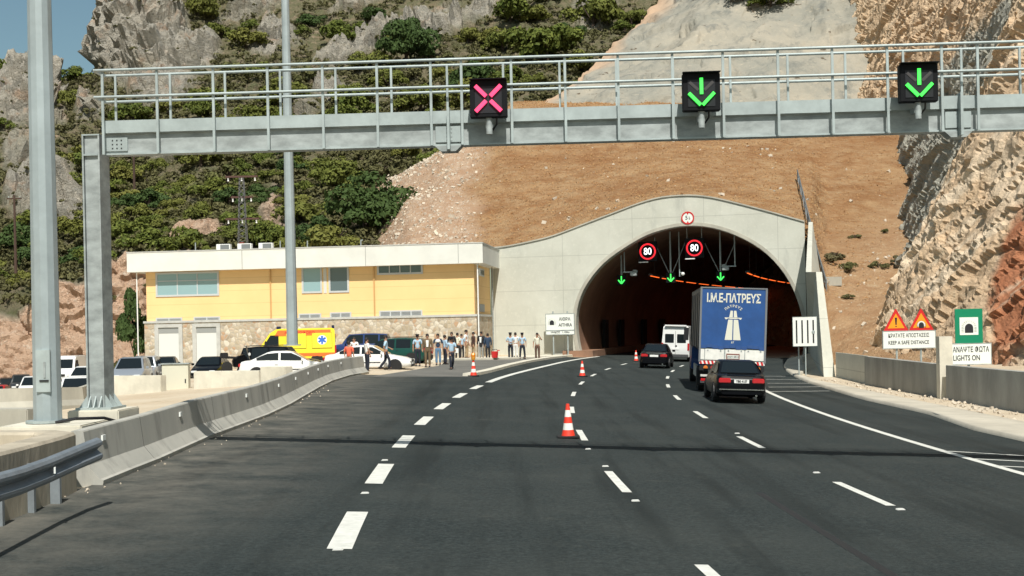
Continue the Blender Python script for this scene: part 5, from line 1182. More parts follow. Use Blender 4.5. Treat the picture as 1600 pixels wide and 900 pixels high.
# cars on the carriageway
p = ground_at(1150, 631); v1 = car('dark_saloon', 'black saloon car following close behind the blue truck', 'saloon', P_BLACK, (p.x + 0.30, p.y + 2.3, G(p.x, p.y + 2.3)), heading(45) + 0.0, rear_dark=False)
v1.rotation_euler[1] = 0.043
M_RGL = paint('lit_brake_glass', (0.6, 0.02, 0.02))
kk = [c for c in children(v1) if c.name.startswith('tail_light')]
MB().box((0, -2.3 + 0.06, 0.99), (0.95, 0.03, 0.05)).build('boot_trim', P_BLACK, v1)
text('plate_lettering', 'YBE 4157', 0.105, M_BLK, v1, (0, -2.325, SPECS['saloon']['deck'] - 0.235), bold=0.003, sx=0.9)
MB().box((0, -2.385, 0.47), (1.5, 0.02, 0.03)).build('bumper_strip', M_CHROME, v1)
p = ground_at(1025, 576); v2 = car('dark_estate', 'dark saloon car heading for the tunnel beside the traffic cone', 'saloon', P_BLACK, (p.x + 0.3, p.y + 2.3, G(p.x, p.y + 2.3)), heading(80), rear_dark=False)
v2.rotation_euler[1] = 0.043; MB().box((0, -2.36, 0.9), (0.9, 0.02, 0.03)).build('boot_trim', M_CHROME, v2)

# vans: extruded side profile with tumblehome
def van_body(par, prof, hw, tz, H, m, nm='body', tumble=0.12, n=3):
    fx = lambda z: hw * (1 - tumble * max(0.0, (z - tz) / (H - tz)))
    A = [Vector((fx(z), y, z)) for y, z in prof]; B = [Vector((-fx(z), y, z)) for y, z in prof]; k_ = len(prof)
    return MB().add(A + B, [tuple(range(k_)), tuple(range(2 * k_ - 1, k_ - 1, -1))] + [(i, i + k_, (i + 1) % k_ + k_, (i + 1) % k_) for i in range(k_)]).build(nm, m, par, bevel=0.05, smooth=50), fx
def van(name, label, loc, hd, m, L=5.2, W=1.95, H=2.3, group=None, roof_extra=0.0, cat='van'):
    t = thing(name, label, cat, loc, -hd, group); hw = W / 2; h2 = L / 2
    prof = [(h2 - 0.05, 0.3), (h2, 0.45), (h2 - 0.02, 0.85), (h2 - 0.12, 1.0), (h2 - 0.75, 1.22), (h2 - 1.35, H - 0.18), (h2 - 1.65, H - 0.02), (h2 - 2.1, H), (-h2 + 0.2, H), (-h2 + 0.05, H - 0.12), (-h2, 1.0), (-h2, 0.4), (-h2 + 0.05, 0.3)]
    b, fx = van_body(t, prof, hw, 1.05, H, m)
    a0, a1 = Vector((0, h2 - 0.78, 1.26)), Vector((0, h2 - 1.33, H - 0.22))
    pane_on([(-fx(1.3) * .9, a0.y, a0.z), (fx(1.3) * .9, a0.y, a0.z), (fx(H) * .9, a1.y, a1.z), (-fx(H) * .9, a1.y, a1.z)], 0.03, 0.01, 'windscreen', M_GLASS, t)
    for sg in (1, -1):
        e = 0.012
        q = [(h2 - 0.95, 1.25), (h2 - 1.4, H - 0.3), (h2 - 2.0, H - 0.3), (h2 - 2.0, 1.2)]
        vs = [Vector((sg * (fx(z) + e), y, z)) for y, z in q]; MB().add(vs, [(0, 1, 2, 3)]).build('side_window', M_GLASS, t)
        for yy in (h2 - 0.95, -h2 + 1.1): MB().prism([(math.cos(a) * 0.41, max(-0.1, math.sin(a) * 0.41)) for a in np.linspace(0, 2 * math.pi, 22)[:-1]], (sg * (hw + 0.004), yy, 0.34), (0, 1, 0), (0, 0, 1), (-sg * 0.1, 0, 0)).build('wheel_arch', M_BLACK, t); wheel(t, sg * (hw - 0.10), yy, 0.34, 0.22, sg)
        MB().box((sg * (hw + 0.10), h2 - 1.15, 1.42), (0.2, 0.12, 0.3)).build('mirror', M_BLACK, t, bevel=0.03)
        MB().box((sg * hw * 0.8, h2 - 0.05, 0.8), (0.3, 0.14, 0.2)).build('headlight', M_HEADL, t, bevel=0.03); MB().box((sg * (hw * 0.93), -h2 - 0.0, 1.05), (0.13, 0.06, 0.5)).build('tail_light', M_TAIL, t, bevel=0.01)
        MB().box((sg * 0.42, -h2 + 0.012, 1.62), (0.62, 0.06, 0.62), M=Matrix.Rotation(0.02, 3, 'X')).build('rear_window', M_GLASS, t, bevel=0.02)
    MB().box((0, -h2 - 0.02, 0.42), (W * 0.94, 0.12, 0.2)).build('bumper', M_DGREYP, t, bevel=0.02); MB().box((0, -h2 - 0.015, 0.9), (0.5, 0.03, 0.12)).build('number_plate', M_WHITE, t); MB().box((0.06, -h2 - 0.012, 1.1), (0.1, 0.03, 0.1)).build('handle', M_BLACK, t); MB().box((0, -h2 - 0.004, 1.3), (0.014, 0.02, 1.7)).build('door_seam', M_BLACK, t)
    MB().box((0, h2 + 0.0, 0.42), (W * 0.9, 0.1, 0.2)).build('bumper', M_DGREYP, t, bevel=0.02); MB().box((0, h2 - 0.0, 0.82), (0.9, 0.05, 0.16)).build('grille', M_BLACK, t)
    return t
M_DGREYP = mat('grey_plastic', (0.06, 0.06, 0.062), 0.6)
p = ground_at(1062, 565); v3 = van('white_van', 'white van entering the tunnel ahead of the blue truck', (p.x + 0.2, p.y + 2.2, G(p.x, p.y + 2.2)), heading(88), P_WHITE, 5.4, 1.95, 2.5)
v3.rotation_euler[1] = 0.043
MB().box((0, -2.62, 2.52), (1.5, 0.4, 0.1)).build('roof_spoiler', P_WHITE, v3)

# blue curtain-sided truck
tp = ground_at(1140, 613); TY = 52.0
hdT = heading(55) + 0.004; pr_ = P(1141, 560, TY); TL = 9.2
fw = Vector((math.sin(hdT), math.cos(hdT), 0)); c0 = Vector((pr_.x, TY, 0)) + fw * (TL / 2)
tr = thing('blue_truck', 'tall lorry with a blue tarpaulin rear and white tailboard driving into the tunnel', 'truck', (c0.x, c0.y, G(c0.x, c0.y)), -hdT)
tr.rotation_euler[1] = 0.05
yb = -TL / 2; TW = 2.6; z0, z1 = 1.14, 4.10
M_TARP = mat('blue_tarpaulin', (0.012, 0.066, 0.225), 0.55, 0.12, 1.3, 0.25, 3); M_CURT = mat('grey_curtain', (0.075, 0.085, 0.095), 0.6, 0.3, 1.2, 0.3, 3, stretch=(1, 3, 0.3))
MB().box((0, 0.03, (1.72 + z1) / 2), (TW - 0.06, TL - 0.06, z1 - 1.72)).build('curtain_body', M_CURT, tr)
rt = MB().box((0, yb - 0.01, (1.72 + z1) / 2 + 0.01), (TW - 0.12, 0.05, z1 - 1.76)).build('rear_tarpaulin', M_TARP, tr)
for sx in (-1, 1): MB().box((sx * (TW / 2 - 0.035), yb - 0.012, (1.2 + z1) / 2), (0.075, 0.09, z1 - 1.2)).build('corner_post', mat('truck_frame', (0.16, 0.17, 0.18), 0.6), tr)
MB().box((0, yb - 0.012, z1 + 0.015), (TW, 0.1, 0.05)).build('roof_rail', mat('truck_frame', (0.16, 0.17, 0.18), 0.6), tr); MB().box((0, 0, z1 + 0.012), (TW - 0.04, TL - 0.12, 0.03)).build('roof_sheet', M_CURT, tr)
mb = MB()
for i in range(11): mb.box((-TW / 2 + 0.18 + i * 0.225, yb - 0.045, 1.80 + 0.035 * math.sin(i * 1.7)), (0.20, 0.025, 0.13))
mb.build('tarpaulin_hem', mat('blue_hem', (0.02, 0.07, 0.22), 0.6), tr)
for i in range(5):
    y_ = yb + 0.9 + i * 1.85
    for sx in (-1, 1): MB().box((sx * (TW / 2 - 0.018), y_, 2.8), (0.035, 0.07, 2.3)).build('curtain_strap', M_BLACK, tr)
for cx_, wd_ in ((-1.165, 0.16), (-0.69, 0.74), (0.10, 0.74), (0.86, 0.72), (1.235, 0.05)): 
    MB().box((cx_, yb - 0.02, 1.49), (wd_, 0.05, 0.42)).build('tailboard_panel', mat('white_tailboard', (0.72, 0.71, 0.66), 0.5, 0.1, 3), tr, bevel=0.008)
MB().box((0, yb + 0.01, 1.49), (TW - 0.06, 0.05, 0.47)).build('tailboard_frame', M_GALVD, tr)
for sx in (-0.95, -0.45, -0.15, 0.35, 0.62, 1.1): MB().box((sx, yb - 0.055, 1.66), (0.05, 0.02, 0.05)).build('hinge', M_GALVD, tr)
pt = MB().box((0.03, yb - 0.05, 1.42), (0.52, 0.02, 0.25)).build('number_plate', mat('plate_frame', (0.22, 0.10, 0.08), 0.6), tr); MB().box((0.03, yb - 0.062, 1.42), (0.44, 0.01, 0.13)).build('plate_face', M_SIGNW, pt); text('plate_lettering', 'AXH 5812', 0.1, M_BLK, tr, (0.03, yb - 0.069, 1.42), bold=0.002)
for sx in (-1, 1):
    base = MB().box((sx * 0.88, yb - 0.01, 1.18), (0.78, 0.04, 0.13)).build('hazard_board', M_WHITE, tr)
    for i in range(5): MB().prism([(0, 0), (0.085, 0), (0.045, 0.13), (-0.04, 0.13)], (sx * 0.88 - 0.36 + i * 0.155, yb - 0.034, 1.115), (1, 0, 0), (0, 0, 1), (0, 0.003, 0)).build('red_stripe', M_RED, base)
    MB().box((sx * 0.88, yb - 0.0, 0.96), (0.75, 0.06, 0.2)).build('lamp_cluster', M_BLACK, tr)
    for i, m in enumerate((mat('amber_lamp', (0.6, 0.16, 0.02), 0.3), M_TAIL)): MB().lathe([(0, 0), (0.085, 0), (0.085, 0.03), (0, 0.04)], n=14).build('tail_light', m, tr).matrix_local = Matrix.Translation((sx * (1.02 - 0.27 * i), yb - 0.03, 0.97)) @ Matrix.Rotation(R(90), 4, 'X')
    MB().box((sx * 0.88, yb - 0.03, 0.5), (0.62, 0.02, 0.1)).build('reflector_strip', M_TAIL, tr)
    MB().box((sx * 0.55, 0, 0.98), (0.14, TL - 0.2, 0.24)).build('chassis_rail', M_BLACK, tr)
    for y_ in (yb + 1.5, yb + 2.75):
        wheel(tr, sx * (TW / 2 - 0.22), y_, 0.48, 0.32, sx)
    MB().box((sx * (TW / 2 - 0.22), yb + 0.85, 0.55), (0.42, 0.02, 0.62)).build('mudflap', M_RUBBER, tr)
    MB().box((sx * (TW / 2 - 0.1), yb + 5.0, 0.72), (0.06, 2.6, 0.5)).build('side_guard', M_GALVD, tr)
    wheel(tr, sx * (TW / 2 - 0.22), TL / 2 + 1.0, 0.48, 0.3, sx)
MB().box((0, yb - 0.0, 0.66), (2.42, 0.1, 0.08)).build('underrun_bar', mat('underrun_white', (0.55, 0.54, 0.5), 0.6), tr); MB().box((0, yb + 0.02, 0.42), (2.42, 0.08, 0.10)).build('underrun_bar', M_DGREYP, tr)
cabp = [(TL / 2 + 0.15, 0.6), (TL / 2 + 0.15, 3.3), (TL / 2 + 1.0, 3.35), (TL / 2 + 2.05, 2.3), (TL / 2 + 2.1, 0.5)]
van_body(tr, cabp, 1.22, 1.4, 3.4, paint('blue_cab', (0.02, 0.07, 0.22)), 'cab', 0.06)
for sx in (-1, 1): MB().add([Vector((sx * 1.235, TL / 2 + y_, z)) for y_, z in ((0.6, 1.7), (1.75, 1.7), (1.35, 2.6), (0.6, 2.6))], [(0, 1, 2, 3)]).build('side_window', M_GLASS, tr); MB().box((sx * 1.42, TL / 2 + 1.8, 2.2), (0.22, 0.1, 0.6)).build('mirror', M_BLACK, tr)
M_LET = mat('cream_lettering', (0.66, 0.65, 0.55), 0.5)
text('lettering', 'Ι.Μ.Ε-ΠΑΤΡΕΥΣ', 0.46, M_LET, tr, (0.0, yb - 0.04, 3.70), bold=0.014, sx=0.64)
for i, ch in enumerate('ΠΑΤΡΕΥΣ'):
    a = (i - 3) * 0.25; text('arc_lettering', ch, 0.13, M_LET, tr, (0.42 * math.sin(a) + 0.0, yb - 0.04, 2.99 + 0.42 * math.cos(a)), rot=(R(90), -a * -1.0, 0), bold=0.003)
for sx in (-1, 1): 
    MB().prism([(sx * 0.02, 0), (sx * 0.31, 0), (sx * 0.19, 0.80), (sx * 0.02, 0.80)], (0, yb - 0.04, 2.08), (1, 0, 0), (0, 0, 1), (0, 0.004, 0)).build('road_emblem', M_LET, tr)
    MB().prism([(sx * 0.02, 0), (sx * 0.16, 0), (sx * 0.11, 0.26), (sx * 0.02, 0.26)], (0, yb - 0.04, 2.97), (1, 0, 0), (0, 0, 1), (0, 0.004, 0)).build('road_emblem', M_LET, tr)
MB().prism([(-0.33, 0.0), (-0.28, -0.05), (-0.2, 0.0), (-0.1, -0.02), (0.1, -0.02), (0.2, 0.0), (0.28, -0.05), (0.33, 0.0), (0.33, 0.03), (-0.33, 0.03)], (0, yb - 0.04, 2.93), (1, 0, 0), (0, 0, 1), (0, 0.004, 0)).build('bridge_emblem', M_LET, tr)
text('lettering', '87', 0.12, M_LET, tr, (0, yb - 0.04, 1.98))

# ambulance
Y_ = 84.0; pr_ = P(524, 548, Y_); pf_ = P(418, 548, 83.4); hdA = math.atan2(pf_.x - pr_.x, pf_.y - pr_.y); AL = 5.5
d_ = Vector((math.sin(hdA), math.cos(hdA), 0)); c_ = Vector((pr_.x, Y_, 0)) + d_ * AL / 2
rgt = P(505, 517, Y_).z
am = thing('ambulance', 'yellow ambulance with orange stripes parked before the stone wall', 'ambulance', (c_.x, c_.y, G(c_.x, c_.y)), -hdA)
P_YEL = paint('yellow_ambulance_paint', (0.82, 0.68, 0.05), 0.3); M_ORS = mat('orange_stripe', (0.80, 0.16, 0.03), 0.4)
AH = min(2.75, max(2.4, rgt - G(c_.x, c_.y) + 0.0)); h2 = AL / 2; hw = 1.0
prof = [(h2 - 0.05, 0.3), (h2, 0.45), (h2 - 0.02, 0.85), (h2 - 0.15, 1.02), (h2 - 0.85, 1.28), (h2 - 1.45, 2.12), (h2 - 1.85, AH - 0.03), (h2 - 2.2, AH), (-h2 + 0.15, AH), (-h2 + 0.03, AH - 0.1), (-h2, 1.0), (-h2, 0.4), (-h2 + 0.05, 0.3)]
_, fx = van_body(am, prof, hw, 1.05, AH, P_YEL, tumble=0.10)
pane_on([(-fx(1.3) * .92, h2 - 0.9, 1.33), (fx(1.3) * .92, h2 - 0.9, 1.33), (fx(2) * .92, h2 - 1.43, 2.08), (-fx(2) * .92, h2 - 1.43, 2.08)], 0.03, 0.012, 'windscreen', M_GLASS, am)
M_BLUE = mat('star_blue', (0.03, 0.14, 0.55), 0.4)
for sg in (1, -1):
    def sq(pts, e): 
        vs = [Vector((sg * (fx(z) + e), y, z)) for y, z in pts]; n = len(vs)
        return MB().add(vs + [v + Vector((sg * 0.006, 0, 0)) for v in vs], [tuple(range(n)), tuple(range(2 * n - 1, n - 1, -1))] + [(i, (i + 1) % n, (i + 1) % n + n, i + n) for i in range(n)])
    sq([(h2 - 1.95, AH - 0.10), (-h2 + 0.28, AH - 0.10), (-h2 + 0.28, AH - 0.42), (h2 - 1.75, AH - 0.46)], 0.004).build('orange_stripe', M_ORS, am)
    sq([(h2 - 1.8, 0.86), (-h2 + 0.02, 0.86), (-h2 + 0.02, 0.62), (h2 - 1.8, 0.72)], 0.004).build('orange_stripe', M_ORS, am)
    sq([(h2 - 1.05, 1.32), (h2 - 1.5, 2.0), (h2 - 2.0, 2.0), (h2 - 2.0, 1.28)], 0.004).build('side_window', M_GLASS, am)
    for ya in (h2 - 2.45, h2 - 4.05):
        mb = sq([(ya, 1.15), (ya, 2.12), (ya - 1.25, 2.12), (ya - 1.25, 1.15)], 0.002); mb.build('panel_outline', mat('panel_line', (0.25, 0.2, 0.01), 0.5), am)
        sq([(ya - 0.02, 1.17), (ya - 0.02, 2.10), (ya - 1.23, 2.10), (ya - 1.23, 1.17)], 0.009).build('side_panel', P_YEL, am)
    yc_, zc_ = h2 - 4.68, 1.66
    sd = MB().prism([(math.cos(a) * 0.30, math.sin(a) * 0.30) for a in np.linspace(0, 2 * math.pi, 25)[:-1]], (sg * (fx(zc_) + 0.017), yc_, zc_), (0, 1, 0), (-sg * 0.09, 0, 1), (sg * 0.004, 0, 0)).build('emblem_disc', M_WHITE, am)
    mb = MB()
    for a in (90, 30, 150): c, s_ = math.cos(R(a)), math.sin(R(a)); mb.prism([(c * 0.26 - s_ * 0.06, s_ * 0.26 + c * 0.06), (c * 0.26 + s_ * 0.06, s_ * 0.26 - c * 0.06), (-c * 0.26 + s_ * 0.06, -s_ * 0.26 - c * 0.06), (-c * 0.26 - s_ * 0.06, -s_ * 0.26 + c * 0.06)], (sg * (fx(zc_) + 0.023 + a * 1e-5), yc_, zc_), (0, 1, 0), (-sg * 0.09, 0, 1), (sg * 0.003, 0, 0))
    mb.build('six_armed_star', M_BLUE, am)
    for yy in (h2 - 0.95, -h2 + 1.15): MB().prism([(math.cos(a) * 0.42, max(-0.1, math.sin(a) * 0.42)) for a in np.linspace(0, 2 * math.pi, 22)[:-1]], (sg * (hw + 0.004), yy, 0.35), (0, 1, 0), (0, 0, 1), (-sg * 0.1, 0, 0)).build('wheel_arch', M_BLACK, am); wheel(am, sg * (hw - 0.1), yy, 0.35, 0.22, sg)
    MB().box((sg * (hw + 0.1), h2 - 1.2, 1.5), (0.2, 0.12, 0.3)).build('mirror', M_BLACK, am, bevel=0.03); MB().box((sg * hw * 0.8, h2 - 0.04, 0.82), (0.3, 0.14, 0.2)).build('headlight', M_HEADL, am, bevel=0.03); MB().box((sg * 0.92, -h2 - 0.0, 1.0), (0.16, 0.1, 0.62)).build('tail_light', M_TAIL, am, bevel=0.02)
    MB().box((sg * 0.42, -h2 + 0.01, 1.75), (0.6, 0.05, 0.5)).build('rear_window', M_GLASS, am); MB().box((sg * 0.75, -h2 + 0.12, AH + 0.07), (0.18, 0.16, 0.2)).build('beacon', mat('dark_blue_beacon', (0.015, 0.02, 0.06), 0.2), am, bevel=0.02); MB().box((sg * 0.6, h2 - 2.0, AH + 0.05), (0.3, 0.25, 0.2)).build('beacon', mat('dark_blue_beacon', (0.015, 0.02, 0.06), 0.2), am, bevel=0.02)
text('stripe_lettering', 'ΑΣΘΕΝΟΦΟΡΟ', 0.2, M_RED, am, (-(fx(AH - .27) + 0.016), -0.55, AH - 0.27), rot=(R(90), 0, R(-90)), sx=1.3)
MB().box((0, -h2 - 0.02, 0.42), (1.85, 0.12, 0.2)).build('bumper', M_DGREYP, am, bevel=0.02); MB().box((0, h2, 0.42), (1.8, 0.1, 0.2)).build('bumper', M_DGREYP, am, bevel=0.02)

# parked cars on the plaza: (centre px, roof py, depth, length axis)
def park(name, label, kind, m, px, Y, hd, zoff=None, rooftop=None, group='cars parked on the plaza', **kw):
    p = P(px, 540, Y); z = G(p.x, p.y)
    if rooftop is not None: z = P(px, rooftop, Y).z - SPECS[kind]['H']
    o = car(name, label, kind, m, (p.x, p.y, z), hd, group, **kw); return o
park('parked_car', 'white coupe-shaped saloon parked side-on behind the concrete blocks', 'saloon', P_WHITE, 449, 66, R(86), rooftop=548, rear_dark=False)
park('parked_car', 'black off-road car half hidden between the white saloon and the ambulance', 'offroad', P_BLACK, 438, 74, R(96), rooftop=540.5, rack=True)
park('parked_car', 'white saloon with open doors where men stand, beside the ambulance tail', 'saloon', P_WHITE, 577, 70, R(94), rooftop=539, rear_dark=False)
park('parked_car', 'dark blue estate behind the white saloon, close to the stone wall', 'offroad', P_BLUE, 560, 87.5, R(-88), rooftop=521)
park('parked_car', 'dark green off-road estate facing the wall beside the policeman with the cap', 'estate', P_GREEN, 612, 80, R(-78), rooftop=528, rack=True)
park('parked_car', 'black saloon facing the camera before the right-hand pale door', 'saloon', P_BLACK, 330, 80, R(180), rooftop=557, plate=mat('red_plate', (0.5, 0.05, 0.04), 0.5))
park('parked_car', 'silver people carrier facing the camera by the building corner', 'carrier', P_SILV, 206, 74, R(172), rooftop=558)
park('parked_car', 'dark silver off-road car parked just behind the silver people carrier', 'offroad', P_SILV, 226, 84, R(172), rooftop=556)
park('parked_car', 'black hatchback before the left pale door, tail of the silver row', 'hatch', P_DGREY, 258, 88, R(170), rooftop=557)
park('parked_car', 'white saloon low beside the thick mast, facing the camera', 'saloon', P_WHITE, 118, 62, R(160), rooftop=589)
park('parked_car', 'small white hatchback partly hidden by the gantry column', 'small', P_WHITE, 134, 74, R(176), rooftop=572)
pv = P(104, 545, 92); vv_ = van('parked_van', 'old white van facing the camera between the two steel columns', (pv.x, pv.y, P(104, 556, 92).z - 2.1), R(176), P_WHITE, 4.6, 1.8, 2.1, 'cars parked on the plaza')
park('parked_car', 'black off-road car at the far end of the lower car park', 'offroad', P_BLACK, 12, 112, R(160), rooftop=590)
park('parked_car', 'black off-road car with roof rack next to the white small van', 'offroad', P_DGREY, 32, 108, R(160), rooftop=585)
park('parked_car', 'white small van half hidden behind the thick mast', 'carrier', P_WHITE, 50, 96, R(165), rooftop=588)
park('parked_car', 'red car cut by the picture edge in the lower car park', 'hatch', P_REDC, -8, 88, R(170), rooftop=602)
# motorbike
p = P(374, 560, 72); mbk = thing('motorbike', 'dark motorbike standing between the black saloon and the white saloon', 'motorbike', (p.x, p.y, P(374, 549, 72).z - 1.15), R(-60))
for y_ in (-0.7, 0.7):
    o = MB().lathe([(0.2, -0.06), (0.29, -0.05), (0.31, 0), (0.29, 0.05), (0.2, 0.06)], n=20); o.v = [(v[2], v[0] + y_, v[1] + 0.31) for v in o.v]; wh = o.build('wheel', M_RUBBER, mbk, smooth=40)
    o = MB().lathe([(0.0, -0.03), (0.2, -0.03), (0.2, 0.03), (0, 0.03)], n=14); o.v = [(v[2], v[0] + y_, v[1] + 0.31) for v in o.v]; o.build('rim', M_ALLOY, wh)
MB().prism([(-0.35, 0.3), (0.3, 0.3), (0.45, 0.75), (0.25, 0.98), (-0.1, 0.9), (-0.4, 0.7)], (-0.14, 0, 0), (0, 1, 0), (0, 0, 1), (0.28, 0, 0)).build('body', P_BLACK, mbk, bevel=0.04)
MB().prism([(-0.8, 0.78), (-0.1, 0.74), (-0.1, 0.86), (-0.8, 0.92)], (-0.13, 0, 0), (0, 1, 0), (0, 0, 1), (0.26, 0, 0)).build('saddle', M_RUBBER, mbk, bevel=0.03); MB().tube([(-0.36, 0.35, 1.08), (0, 0.45, 1.0), (0.36, 0.35, 1.08)], 0.025, 6).build('handlebar', M_BLACK, mbk); MB().tube([(0.08, 0.7, 0.31), (0.08, 0.45, 0.98)], 0.03, 6).build('fork', M_CHROME, mbk); MB().box((0, -0.85, 0.95), (0.36, 0.36, 0.3)).build('top_box', M_BLACK, mbk, bevel=0.03); MB().box((0, 0.55, 0.98), (0.2, 0.12, 0.18)).build('headlight', M_HEADL, mbk, bevel=0.03); MB().prism([(-0.17, 0), (0.17, 0), (0.12, 0.35), (-0.12, 0.35)], (0, 0.5, 1.05), (1, 0, 0), (0, -0.3, 1), (0, 0.01, 0)).build('windshield', M_GLASS, mbk)

# ================================================================== CONES
M_ORC = mat('orange_cone', (0.78, 0.045, 0.02), 0.5); M_CW = mat('white_cone_band', (0.78, 0.77, 0.72), 0.5)
def cone(lab, px, py, hgt, lampm=None):
    p = ground_at(px, py); t = thing('traffic_cone', lab, 'traffic cone', (p.x, p.y, p.z + 0.01)); s = hgt / 0.75
    rad = lambda z: (0.145 - 0.105 * z / 0.72) * s
    MB().box((0, 0, 0.02 * s), (0.50 * s, 0.50 * s, 0.04 * s)).build('base', M_RUBBER, t, bevel=0.008)
    zs_ = [0.04, 0.17, 0.32, 0.46, 0.61, 0.75]
    for i in range(5):
        a, b = zs_[i], zs_[i + 1]; nm = 'orange_band' if i % 2 == 0 else 'white_band'
        MB().lathe([(0, a * s), (rad(a) + (0.012 * s if i == 0 else 0), a * s), (rad(b - 0.001), (b - 0.001) * s), (0, (b - 0.001) * s)], n=20).build(nm, M_ORC if i % 2 == 0 else M_CW, t, smooth=40)
    if lampm:
        MB().lathe([(0, 0.75), (0.09, 0.76), (0.10, 0.86), (0.09, 0.9), (0, 0.9)], n=14).build('lamp_base', mat('yellow_lamp_base', (0.6, 0.25, 0.02), 0.5), t); MB().lathe([(0, 0.9), (0.10, 0.9), (0.11, 1.0), (0.06, 1.09), (0, 1.1)], n=14).build('lamp', mat('amber_lens', (0.75, 0.25, 0.02), 0.3), t)
    return t
cone('large red and white cone nearest the camera beside a lane dash', 888, 684, 0.76)
cone('red and white cone halfway to the tunnel mouth', 910, 588.5, 0.76)
cone('distant red and white cone beside the dark car at the tunnel mouth', 994, 564.5, 0.76)
cone('red and white cone with an amber warning lamp on top at the kerb nose', 740, 588, 0.80, True)
p = P(773, 556, 88); t = thing('red_bucket', 'bright red container standing by the building corner', 'container', (p.x, p.y, G(p.x, p.y) + 0.14))
MB().lathe([(0, 0), (0.2, 0), (0.24, 0.4), (0.2, 0.42), (0, 0.40)], n=16).build('bucket', M_RED, t, smooth=40); MB().tube([(-0.22, 0, 0.4), (-0.15, 0, 0.55), (0.15, 0, 0.55), (0.22, 0, 0.4)], 0.02, 6).build('handle', M_BLACK, t); MB().box((0.25, 0, 0.48), (0.18, 0.06, 0.06)).build('spout', M_RED, t)

# ================================================================== PEOPLE
def skin(name, nodes, edges, roots, m, parent, sub=1):
    """nodes: list of (co, radius)"""
    me = bpy.data.meshes.new(name + '_cage'); me.from_pydata([n[0] for n in nodes], edges, [])
    o = bpy.data.objects.new(name, me); col.objects.link(o); o.modifiers.new('s', 'SKIN').use_smooth_shade = True
    sv = me.skin_vertices[0].data
    for i, n in enumerate(nodes):
        r_ = n[1]; sv[i].radius = r_ if isinstance(r_, tuple) else (r_, r_); sv[i].use_root = i in roots
    if sub: o.modifiers.new('u', 'SUBSURF').levels = sub; o.modifiers['u'].render_levels = sub
    bpy.context.view_layer.update()
    nm = bpy.data.meshes.new_from_object(o.evaluated_get(bpy.context.evaluated_depsgraph_get())); nm.name = name
    bpy.data.objects.remove(o); bpy.data.meshes.remove(me)
    nm.materials.clear(); nm.materials.append(m); nm.polygons.foreach_set('material_index', [0] * len(nm.polygons))
    q = bpy.data.objects.new(name, nm); col.objects.link(q); q.parent = parent; return q
SKINM = mat('skin', (0.36, 0.19, 0.12), 0.6); HAIRM = mat('dark_hair', (0.015, 0.011, 0.009), 0.7); GREYH = mat('grey_hair', (0.16, 0.15, 0.14), 0.7)
CL = dict(lblue=(0.36, 0.50, 0.62), navy=(0.012, 0.016, 0.028), white=(0.70, 0.70, 0.67), brown=(0.145, 0.10, 0.055), dbrown=(0.06, 0.03, 0.022), khaki=(0.36, 0.26, 0.15), jeans=(0.10, 0.19, 0.30), orange=(0.70, 0.13, 0.07), black=(0.014, 0.014, 0.016), grey=(0.26, 0.26, 0.24), dblue=(0.022, 0.045, 0.085), brownt=(0.11, 0.06, 0.04), cream=(0.66, 0.64, 0.52))
def cloth(c): return mat('cloth_' + c, CL[c], 0.85, 0.12, 6)
